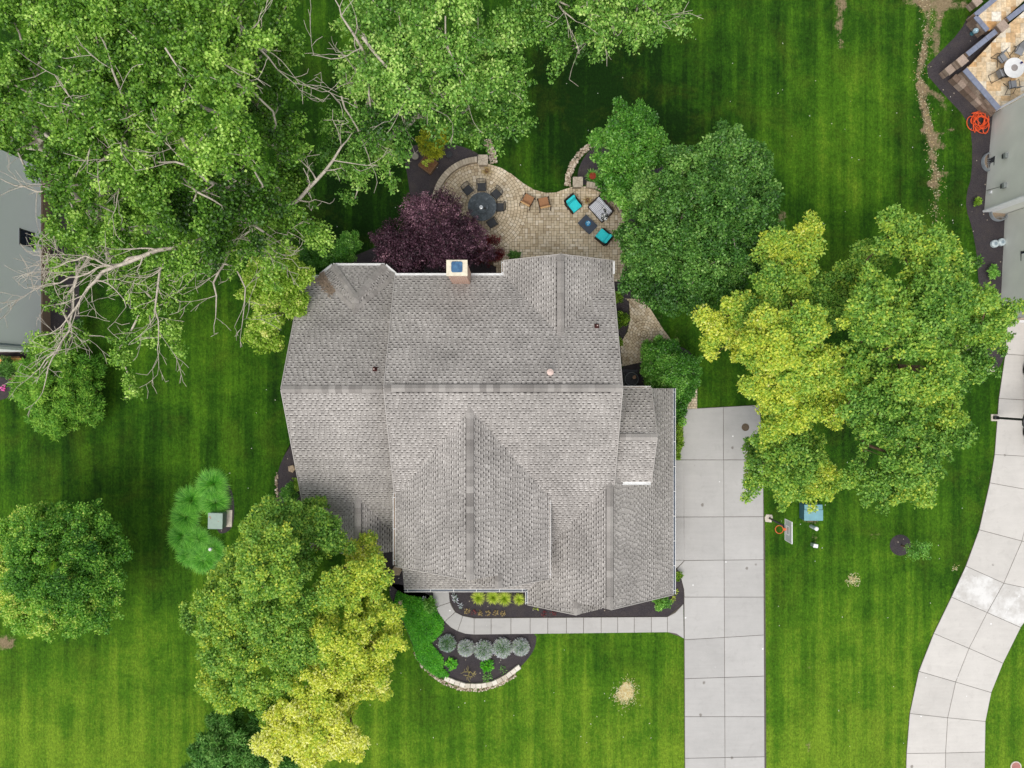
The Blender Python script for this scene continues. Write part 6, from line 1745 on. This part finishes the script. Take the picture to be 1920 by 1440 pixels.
# ------------------------------------------------------------------ neighbouring houses (their near walls lean into the picture)
M_SIDING = mat_plain('pale_grey_stucco', lin((248, 248, 249)), .9, .15, var=.01, scale=.8, bump=.15)
M_STUCCO = mat_plain('grey_green_stucco', lin((214, 215, 208)), .9, .15, var=.05, scale=.7, bump=.15)
M_FOUND = mat_plain('brick_foundation', lin((134, 114, 98)), .9, .15, var=.2, scale=14)
M_ROOFN = mat_plain('grey_roofing', lin((120, 116, 112)), .95, .1, var=.12, scale=5)
M_TRIM = mat_plain('white_trim', (.74, .75, .77), .5, .3, var=.05)
M_GLASS = mat_plain('dark_window_glass', (.02, .03, .045), .08, .6, var=.1)
nw = empty('grey_house', (*ground_xy(95, 490), 0), label='pale grey house at the left edge with a small dark window', cat='house')
o0 = nw.location
gx = o0.x
y_n, y_s = ground_xy(0, 322)[1], ground_xy(0, 661)[1]
rel = lambda x, y, z: (x - o0.x, y - o0.y, z)
m = MB(); m.prism([rel(gx - .1, y_n, 0)[:2], rel(gx - .1, y_s, 0)[:2], rel(gx - 12, y_s, 0)[:2], rel(gx - 12, y_n, 0)[:2]], .74, 6.2); m.build('wall', M_SIDING, nw)
m = MB(); m.prism([rel(gx, y_n, 0)[:2], rel(gx, y_s, 0)[:2], rel(gx - 12, y_s, 0)[:2], rel(gx - 12, y_n, 0)[:2]], 0, .75); m.build('foundation', M_FOUND, nw)
m = MB(); m.box(rel(gx - 6, (y_n + y_s) / 2, 6.3), (12.8, y_n - y_s + .6, .2)); ym = (y_n + y_s) / 2
m.add([rel(gx + .4, y_n + .3, 6.4), rel(gx + .4, y_s - .3, 6.4), rel(gx - 12.4, y_s - .3, 6.4), rel(gx - 12.4, y_n + .3, 6.4), rel(gx - 3, ym, 9), rel(gx - 9, ym, 9)], [(0, 4, 1), (1, 4, 5, 2), (2, 5, 3), (3, 5, 4, 0)])
m.build('roof', M_ROOFN, nw)
for k, (zz, hh) in enumerate(((3.3, .10),)):
    pass
m = MB(); m.box(rel(gx - .02, y_s + .07, 3.2), (.16, .14, 6.0)); m.build('corner_trim', M_TRIM, nw)
m = MB(); m.tube([rel(gx + .02, y_s + .30, .3), rel(gx + .02, y_s + .30, 6.1)], .05, 8); m.build('downspout', mat_plain('grey_downspout', lin((120, 130, 138)), .5, .3), nw)
def window(parent, c, w, h, axis='x', n=2):
    """sash window on a wall; axis = outward axis of the wall"""
    M = Matrix.Identity(3) if axis == 'x' else Matrix.Rotation(-math.pi / 2, 3, 'Z')
    m = MB()
    for (y, z, sy, sz) in ((0, h / 2, w + .1, .06), (0, -h / 2, w + .1, .06), (-w / 2, 0, .05, h), (w / 2, 0, .05, h)): m.box(Vector(c) + M @ Vector((.02, y, z)), (.07, sy, sz), M=M)
    f = m.build('window', M_CHARC, parent)
    for k in range(n):
        z = (k - (n - 1) / 2) * h / n
        m = MB(); m.box(Vector(c) + M @ Vector((.012, 0, z)), (.015, w - .06, h / n - .04), M=M); m.build('pane', M_GLASS, f)
    return f
window(nw, rel(gx - .1, 8.68, 2.03), .86, 1.2)
m = MB(); m.box(rel(gx - .12, 7.6, 5.0), (.04, .9, 1.2)); m.build('shutter', M_TRIM, nw)
deck = empty('wooden_deck', (*ground_xy(-30, 676), 0), label='orange-tan wooden boards beside the corner of the pale grey house', cat='deck')
M_DECK = mat_plain('orange_deck_wood', lin((206, 160, 96)), .8, .2, var=.1, scale=4)
for k in range(6):
    m = MB(); m.box((0, -.27 + k * .1, .4), (5.2 - k * .0, .09, .04)); o = m.build('board', M_DECK, deck); o.rotation_euler = (0, 0, math.radians(-3))
m = MB(); m.box((0, 0, .19), (5.0, .5, .36)); m.build('skirt', M_WOOD, deck)

ne = empty('stucco_house', (*ground_xy(1860, 400), 0), label='grey-green stucco house along the right edge with window wells', cat='house')
o1 = ne.location
g = lambda px, py: tuple(Vector(ground_xy(px, py)) - Vector((o1.x, o1.y)))
w1 = [g(1861, 214), g(1845, 397), g(1884, 401), g(2200, 401), g(2200, 244)]
m = MB(); m.prism(w1, 0, 6.5); m.build('wall', M_STUCCO, ne)
w2 = [g(1884, 402), g(1876, 574), g(1889, 575), g(1888, 598), g(2200, 600), g(2200, 402)]
m = MB(); m.prism(w2, 0, 6.5); m.build('wall', M_STUCCO, ne)
b0_, b1_ = g(1888, 599.5), g(2100, 601)
m = MB(); m.prism([b0_, b1_, (b1_[0], b1_[1] + .05), (b0_[0], b0_[1] + .05)], 1.2, 2.6); 
# brick face of the garage front, course by course
M_BRK = mat_tint('pale_brick', [(0, lin((150, 120, 100))), (.5, lin((184, 160, 138))), (1, lin((206, 190, 172)))], .9, .15, 25, .12, 2, .1, .3)
M_MORT = mat_plain('mortar', lin((196, 190, 180)), .95, .1)
x0_, y0_ = b0_
m = MB(); m.box((x0_ + 1.5, y0_ + .02, 3.2), (3.0, .05, 6.4)); m.build('brick_front', M_MORT, ne)
for r_ in range(16):
    for k in range(5):
        xx = x0_ + .17 + k * .40 + (.2 if r_ % 2 else 0)
        m = MB(); m.box((xx, y0_ - .015, .25 + r_ * .40), (.375, .03, .372), t=random.random()); m.build('brick', M_BRK, ne, tint=True)
m = MB(); m.box((x0_ + 1.6, y0_ - .10, .07), (3.2, .16, .14)); m.build('sill', M_TRIM, ne)
m = MB(); m.prism([(a * 1.0, b_) for a, b_ in (g(1872, 205), g(1856, 404), g(1890, 408), g(1884, 606), g(2200, 608), g(2200, 236))], 6.51, 6.7); m.build('roof', M_ROOFN, ne)
for cx_, cy_ in ((1861.5, 213), (1845.5, 398)):
    a = g(cx_, cy_); m = MB(); m.tube([(a[0] - .06, a[1] + .06, .05), (a[0] - .06, a[1] + .06, 6.4)], .075 if cy_ < 300 else .09, 8); m.build('downspout', M_TRIM, ne)
a = g(1845, 397); m = MB(); m.box((a[0] + .65, a[1] - .03, 3.3), (1.3, .05, 6.4)); m.build('corner_panel', M_TRIM, ne)
def wall_x(py, z=0):   # x of the near wall at picture row py
    return ground_xy(1861 - 16 * (py - 214) / 183, py)[0] - o1.x
for py, z in ((292, 1.65), (348, 1.75)):
    yy = P(0, py, z).y - o1.y; xx = wall_x(720 - P(0, py, z).y * F / H)
    m = MB(); m.box((xx - .09, yy, z), (.2, .30, .30)); v = m.build('wall_vent', mat_plain('grey_vent', lin((128, 134, 132)), .6, .3), ne)
    m = MB(); m.box((xx - .2, yy - .02, z - .08), (.012, .24, .13)); m.build('vent_flap', M_CHARC, v)
yy = P(0, 361, .5).y - o1.y; m = MB(); m.box((wall_x(361) - .05, yy, .5), (.09, .16, .2)); m.build('outlet_box', M_TRIM, ne)
m = MB(); m.tube([(wall_x(356) - .02, P(0, 357, .1).y - o1.y, .1), (wall_x(352) - .02, P(0, 348, 1.7).y - o1.y, 1.7)], .018, 6); m.build('conduit', mat_plain('conduit_grey', lin((120, 120, 116)), .5, .3), ne)
cc = ground_xy(1880, 488); window(ne, (cc[0] - o1.x, P(0, 488, 1.9).y - o1.y, 2.2), 1.1, 1.2)
window(ne, (wall_x(310) + .0, P(0, 310, .2).y - o1.y, .35), .8, .42, n=1)
# window wells: half round corrugated steel rings on the ground against the wall
M_STEEL = mat_plain('galvanised_steel', lin((150, 156, 162)), .4, .5, .5, var=.1)
def well(px, py, a0, a1, R, lab, sq=1.0):
    c = ground_xy(px, py); root = empty('window_well', (*c, 0), label=lab, cat='window well')
    for k, zz in enumerate((.06, .15, .24)):
        m = MB(); m.tube([(R * math.cos(a), R * sq * math.sin(a), zz) for a in np.linspace(a0, a1, 16)], .045, 6); m.build('ring', M_STEEL, root)
    m = MB(); m.prism([(R * .95 * math.cos(a), R * .95 * sq * math.sin(a)) for a in np.linspace(a0, a1, 16)], 0, .035); m.build('gravel', mat_plain('well_gravel', lin((150, 134, 116)), .95, .1, var=.3, scale=25), root)
    for k in range(4):
        a = a0 + (a1 - a0) * (.3 + .13 * k); m = MB(); m.box((R * .35 * math.cos(a), R * .8 * math.sin(a), .27), (.5 * R, .03, .02)); m.build('bar', M_STEEL, root)
well(1853, 305, math.radians(100), math.radians(260), .44, 'narrow steel window well midway along the stucco wall', 1.25)
well(1870, 399, math.radians(178), math.radians(362), .52, 'round steel window well under the white corner panel')
for x, y, lab in ((1862, 458, 'round grey-white pod lid at the left of a touching pair by the stucco wall'), (1875, 455, 'round grey-white pod lid at the wall side of a touching pair')):
    c = ground_xy(x, y); root = empty('pod_cover', (*c, .06), label=lab, cat='cover', group='pair of round grey covers in the mulch')
    m = MB(); m.lathe((0, 0, 0), [(.24, 0), (.23, .16), (.16, .20), (.05, .21)], 18); m.build('lid', mat_plain('cloudy_grey_plastic', lin((186, 198, 202)), .5, .3, var=.1), root)
    m = MB(); m.lathe((0, 0, .2), [(.10, 0), (.10, .02), (.06, .03)], 12); m.build('knob', mat_plain('grey_knob', lin((140, 156, 166)), .5, .3), root)

# raised travertine terrace with bluestone-capped walls
ter = empty('terrace', (0, 0, 0), kind='structure')
def Q(px, py, z): return tuple(P(px, py, z)[:2])
zf_ = .55
fl = [Q(1813, 128, zf_), Q(1878, 207, zf_), Q(2100, 90, zf_), Q(2040, -80, zf_), Q(1892, 45, zf_), Q(1880, 58, zf_)]
m = MB(); m.prism(fl, 0, zf_ - .03); m.build('bed', M_FOUND, ter)
up_ = [Q(1832, 33, zf_), Q(1856, 58, zf_), Q(1900, 20, zf_), Q(1985, -60, zf_), Q(1900, -40, zf_)]
m = MB(); m.prism(up_, 0, zf_ - .03); m.build('bed', M_FOUND, ter)
ang = math.atan2(Q(1875, 205, .9)[1] - Q(1807, 128, .9)[1], Q(1875, 205, .9)[0] - Q(1807, 128, .9)[0])
ca, sa = math.cos(ang + math.radians(45)), math.sin(ang + math.radians(45))
ca, sa = 1.0, 0.0
c0_ = Q(1813, 128, zf_); tiles = []
mod = .30; cells = {}
for outl in (fl, up_):
    xs_ = [p[0] for p in outl]; ys_ = [p[1] for p in outl]; cells = {}
    for j in range(int((max(ys_) - min(ys_)) / mod) + 1):
        for i in range(int((max(xs_) - min(xs_)) / mod) + 1):
            if (i, j) in cells: continue
            for w, h in (random.choice([(2, 1), (1, 2), (2, 2), (1, 1), (2, 2)]), (1, 1)):
                if all((i + a, j + b_) not in cells for a in range(w) for b_ in range(h)):
                    for a in range(w):
                        for b_ in range(h): cells[(i + a, j + b_)] = 1
                    x0, y0 = min(xs_) + i * mod, min(ys_) + j * mod
                    pl = clip_outline([(x0, y0), (x0 + w * mod, y0), (x0 + w * mod, y0 + h * mod), (x0, y0 + h * mod)], outl)
                    if pl: tiles.append(pl)
                    break
lay(ter, tiles, M_TRAV, name='tile', z=zf_, gap=.006, inset=.004)
def wall_run(p0, p1, z0, z1, wid, lab, n_cap, face=True, sgn=1, batter=.0):
    """low stone wall from p0 to p1: rows of face stones under bluestone copings"""
    a, b_ = Vector((*p0, 0)), Vector((*p1, 0)); d = (b_ - a); L = d.length; d.normalize(); nrm = Vector((-d.y, d.x, 0)) * sgn
    root = empty('terrace_wall', a, math.atan2(d.y, d.x), label=lab, cat='garden wall', group='bluestone-capped walls of the raised terrace')
    m = MB(); m.box((L / 2, 0, z1 / 2 - .03), (L, wid - .08, z1 - .08)); m.build('core', M_FOUND, root)
    rows = 4; hh = (z1 - .06) / rows
    for r_ in range(rows):
        x = 0
        while x < L - .02:
            w = min(random.uniform(.28, .55), L - x)
            for sd in (1, -1):
                m = MB(); m.box((x + w / 2, sd * (wid / 2 - .02) + (sgn * 0), hh * (r_ + .5)), (w - .012, .06, hh - .012), t=random.random()); m.build('face_stone', M_STONEFACE, root, tint=True)
            x += w
    for k in range(n_cap):
        m = MB(); m.box((L * (k + .5) / n_cap, 0, z1 - .02), (L / n_cap - .012, wid + .04, .06)); m.build('coping', M_BLUESTONE, root, bevel=.008)
    return root
wall_run(Q(1809, 130, .95), Q(1873, 204, .95), 0, .95, .30, 'long bluestone-capped wall running toward the orange hose', 4)
wall_run(Q(1814, 102, .95), Q(1868, 58, .95), 0, .95, .28, 'bluestone-capped wall behind the round white table between two pillars', 3)
wall_run(Q(1890, 36, .95), Q(1960, -18, .95), 0, .95, .28, 'bluestone-capped wall beyond the farther pillar', 3)
wall_run(Q(1829, 30, .8), Q(1852, 57, .8), 0, .8, .26, 'short bluestone-capped wall by the blue glass ball', 2)
wall_run(Q(1829, 28, .8), Q(1880, -14, .8), 0, .8, .26, 'bluestone-capped wall along the upper edge of the terrace', 3)
# broad stone bench step outside the long wall
a, b_ = Vector((*Q(1789, 142, .45), 0)), Vector((*Q(1863, 214, .45), 0)); d = b_ - a
root = empty('stone_ledge', a, math.atan2(d.y, d.x), label='brown stone ledge at the foot of the long terrace wall', cat='garden wall')
for k in range(7):
    m = MB(); m.box((d.length * (k + .5) / 7, 0, .22), (d.length / 7 - .012, .38, .44), t=random.random()); m.build('ledge_stone', M_STONEFACE, root, tint=True)
def npillar(px, py, z, s_, lab, mat=M_STONEFACE, rz=.7):
    c = Q(px, py, z); root = empty('terrace_pillar', (*c, 0), rz, label=lab, cat='pillar', group='square pillars of the raised terrace')
    for k in range(5):
        m = MB(); m.box((0, 0, (z - .08) * (k + .5) / 5), (s_ - .06 + random.uniform(-.02, .02), s_ - .06, (z - .08) / 5 - .012), t=random.random()); m.build('face_stone', M_STONEFACE, root, tint=True)
    m = MB(); m.box((0, 0, z - .04), (s_, s_, .08), t=.9); m.build('cap', M_STONEFACE, root, tint=True, bevel=.01)
npillar(1805, 113, 1.15, .56, 'stone pillar at the sharp outer corner of the terrace')
npillar(1782, 130, .7, .50, 'lower brown pillar stepping down in front of the corner pillar')
npillar(1881, 48, 1.15, .58, 'stone pillar beyond the round white table')
npillar(1833, 2, .7, .5, 'pale stone block at the top edge beside the dry grass')
M_TABW = mat_plain('white_stone_top', (.74, .74, .73), .35, .4, var=.05, scale=4)
c = Q(1902, 127, 1.27); root = empty('terrace_table', (*c, zf_), label='round white table with a grey centre on the travertine terrace', cat='table')
m = MB(); m.lathe((0, 0, .68), [(.60, 0), (.62, .015), (.62, .04), (.60, .05)], 40); m.build('tabletop', M_TABW, root)
m = MB(); m.lathe((0, 0, .731), [(.20, 0), (.20, .012)], 28); m.build('centre_plate', mat_plain('warm_grey_plate', lin((150, 142, 138)), .5, .3), root)
m = MB(); m.lathe((0, 0, 0), [(.3, 0), (.3, .03), (.06, .08), (.06, .6), (.2, .68)], 16); m.build('pedestal', M_CHARC, root)
cc = c
c = Q(1915.5, 117.5, 1.35); root = empty('drinking_cup', (*c, 1.282), label='small dark blue cup on the round white table', cat='cup')
m = MB(); m.lathe((0, 0, 0), [(.05, 0), (.07, .1), (.055, .1), (.045, .02)], 14); m.build('body', mat_plain('cobalt_blue', lin((50, 44, 112)), .3, .5), root)
M_SLING = mat_plain('grey_sling_fabric', lin((142, 144, 148)), .8, .2, var=.06, scale=10)
def sling_chair(px, py, lab):
    c = Q(px, py, zf_ + .42); root = empty('sling_chair', (*c, zf_), facing(math.degrees(math.atan2(cc[1] - c[1], cc[0] - c[0]))), label=lab, cat='chair', group='grey sling chairs on the terrace')
    m = MB(); m.box((0, .02, .42), (.46, .46, .03)); m.build('seat', M_SLING, root)
    m = MB(); m.box((0, -.27, .68), (.46, .03, .50), M=Matrix.Rotation(.22, 3, 'X')); m.build('backrest', M_SLING, root)
    for sx_ in (-1, 1):
        m = MB(); m.tube([(sx_ * .25, -.42, .0), (sx_ * .25, -.2, .3), (sx_ * .25, .2, .40), (sx_ * .26, .24, .62), (sx_ * .26, -.26, .64)], .018, 6); m.build('arm_frame', M_BLACK, root)
        m = MB(); m.tube([(sx_ * .25, .3, 0), (sx_ * .25, .0, .28), (sx_ * .25, -.24, .42), (sx_ * .25, -.34, .95)], .018, 6); m.build('leg_frame', M_BLACK, root)
    m = MB(); m.tube([(-.25, -.42, .02), (.25, -.42, .02)], .015, 6); m.build('stretcher', M_BLACK, root)
for x, y, lab in ((1880, 109, 'grey sling chair on the pillar side of the white table'), (1876, 139, 'grey sling chair on the left of the white table, second from the top'), (1899, 159, 'grey sling chair below the white table'), (1912, 95, 'grey sling chair above the white table')):
    sling_chair(x, y, lab)
c = ground_xy(1821, 64); root = empty('gazing_ball', (*c, .06), label='pale blue glass gazing ball in the mulch by the terrace', cat='gazing ball')
m = MB(); m.lathe((0, 0, 0), [(.13, 0), (.10, .1), (.07, .22)], 14); m.build('stand', mat_plain('teal_stand', lin((60, 110, 124)), .5, .3), root)
t = NT('pale_blue_glass_ball').set(.08, .6); t.color(t.ramp(t.noise(t.objco(), 6, 4, .6, 2), [(.4, lin((96, 140, 160))), (.6, lin((200, 222, 230)))])); 
m = MB(); m.lathe((0, 0, .36), [(.17 * math.cos(a), .17 * math.sin(a)) for a in np.linspace(-1.5, 1.5, 11)], 20); m.build('ball', t.m, root, smooth=True)
# heap of orange hose
hc = ground_xy(1832, 228); pts = []; rg = np.random.default_rng(19)
for k in range(9):
    R = rg.uniform(.42, .72); ox, oy = rg.normal() * .20, rg.normal() * .16; sq = rg.uniform(.6, 1); ro = rg.random() * 3.1; ph = rg.random() * 6.28
    for a in np.linspace(0, 2 * math.pi * rg.uniform(.85, 1.05), 18):
        x, y = R * math.cos(a + ph), R * sq * math.sin(a + ph)
        pts.append((ox + x * math.cos(ro) - y * math.sin(ro), oy + x * math.sin(ro) + y * math.cos(ro), .08 + .03 * k + .02 * math.sin(3 * a)))
sm_pts = [pts[0]]
for p in pts[1:]:
    q = sm_pts[-1]; sm_pts.append(tuple(q[i] * .35 + p[i] * .65 for i in range(3)))
m = MB(); m.tube(sm_pts, .024, 6)
o = m.build('hose', mat_plain('orange_hose', lin((236, 92, 44)), .45, .4, var=.06), None, smooth=True, label='tangled heap of bright orange hose at the corner of the stucco house', cat='hose'); o.location = (*hc, 0)
# pickup truck whose near wheels just show at the right edge
M_TRUCK = mat_plain('dark_grey_paint', (.05, .055, .06), .3, .5, var=.05)
c = ground_xy(1915.5, 752); root = empty('pickup_truck', (*c, .06), label='dark parked vehicle at the right edge, showing only its near wheels', cat='truck')
m = MB(); m.prism([(.06, -2.75), (1.95, -2.75), (1.95, 2.75), (.06, 2.75)], .42, .95, .1); m.build('body', M_TRUCK, root, bevel=.05)
m = MB(); m.prism([(.16, -.6), (1.85, -.6), (1.85, 1.4), (.16, 1.4)], .95, 1.75, .2); cab = m.build('cab', M_TRUCK, root, bevel=.05)
for c_, s_ in (((.15, .42, 1.32), (.02, 1.5, .4)), ((1.86, .42, 1.32), (.02, 1.5, .4)), ((1.0, 1.41, 1.3), (1.3, .02, .4))): m = MB(); m.box(c_, s_); m.build('window', M_GLASS, cab)
m = MB(); m.box((1.0, 2.78, .85), (1.6, .06, .2)); m.build('grille', M_BLACK, root)
for y in (-2.4, 2.4): m = MB(); m.box((1.0, math.copysign(2.82, y), .55), (1.9, .14, .18)); m.build('bumper', M_CHARC, root, bevel=.03)
for x in (.3, 1.7): m = MB(); m.box((x, 2.77, .8), (.3, .05, .16)); m.build('headlight', M_WPAINT, root)
R_Y = Matrix.Rotation(math.pi / 2, 3, 'Y')
for x in (.10, 1.9):
    for y in (-1.92, 1.92):
        m = MB(); m.lathe((0, 0, -.12), [(.24, 0), (.36, .02), (.40, .06), (.40, .18), (.36, .22), (.24, .24)], 24); w = m.build('wheel', mat_plain('tyre_rubber', (.02, .02, .02), .8, .2), root); w.location = (x, y, .40); w.rotation_euler = (0, math.pi / 2, 0)
        m = MB(); m.lathe((0, 0, -.10), [(.235, 0), (.235, .20), (.1, .215)], 18); m.build('rim', M_STEEL, w)
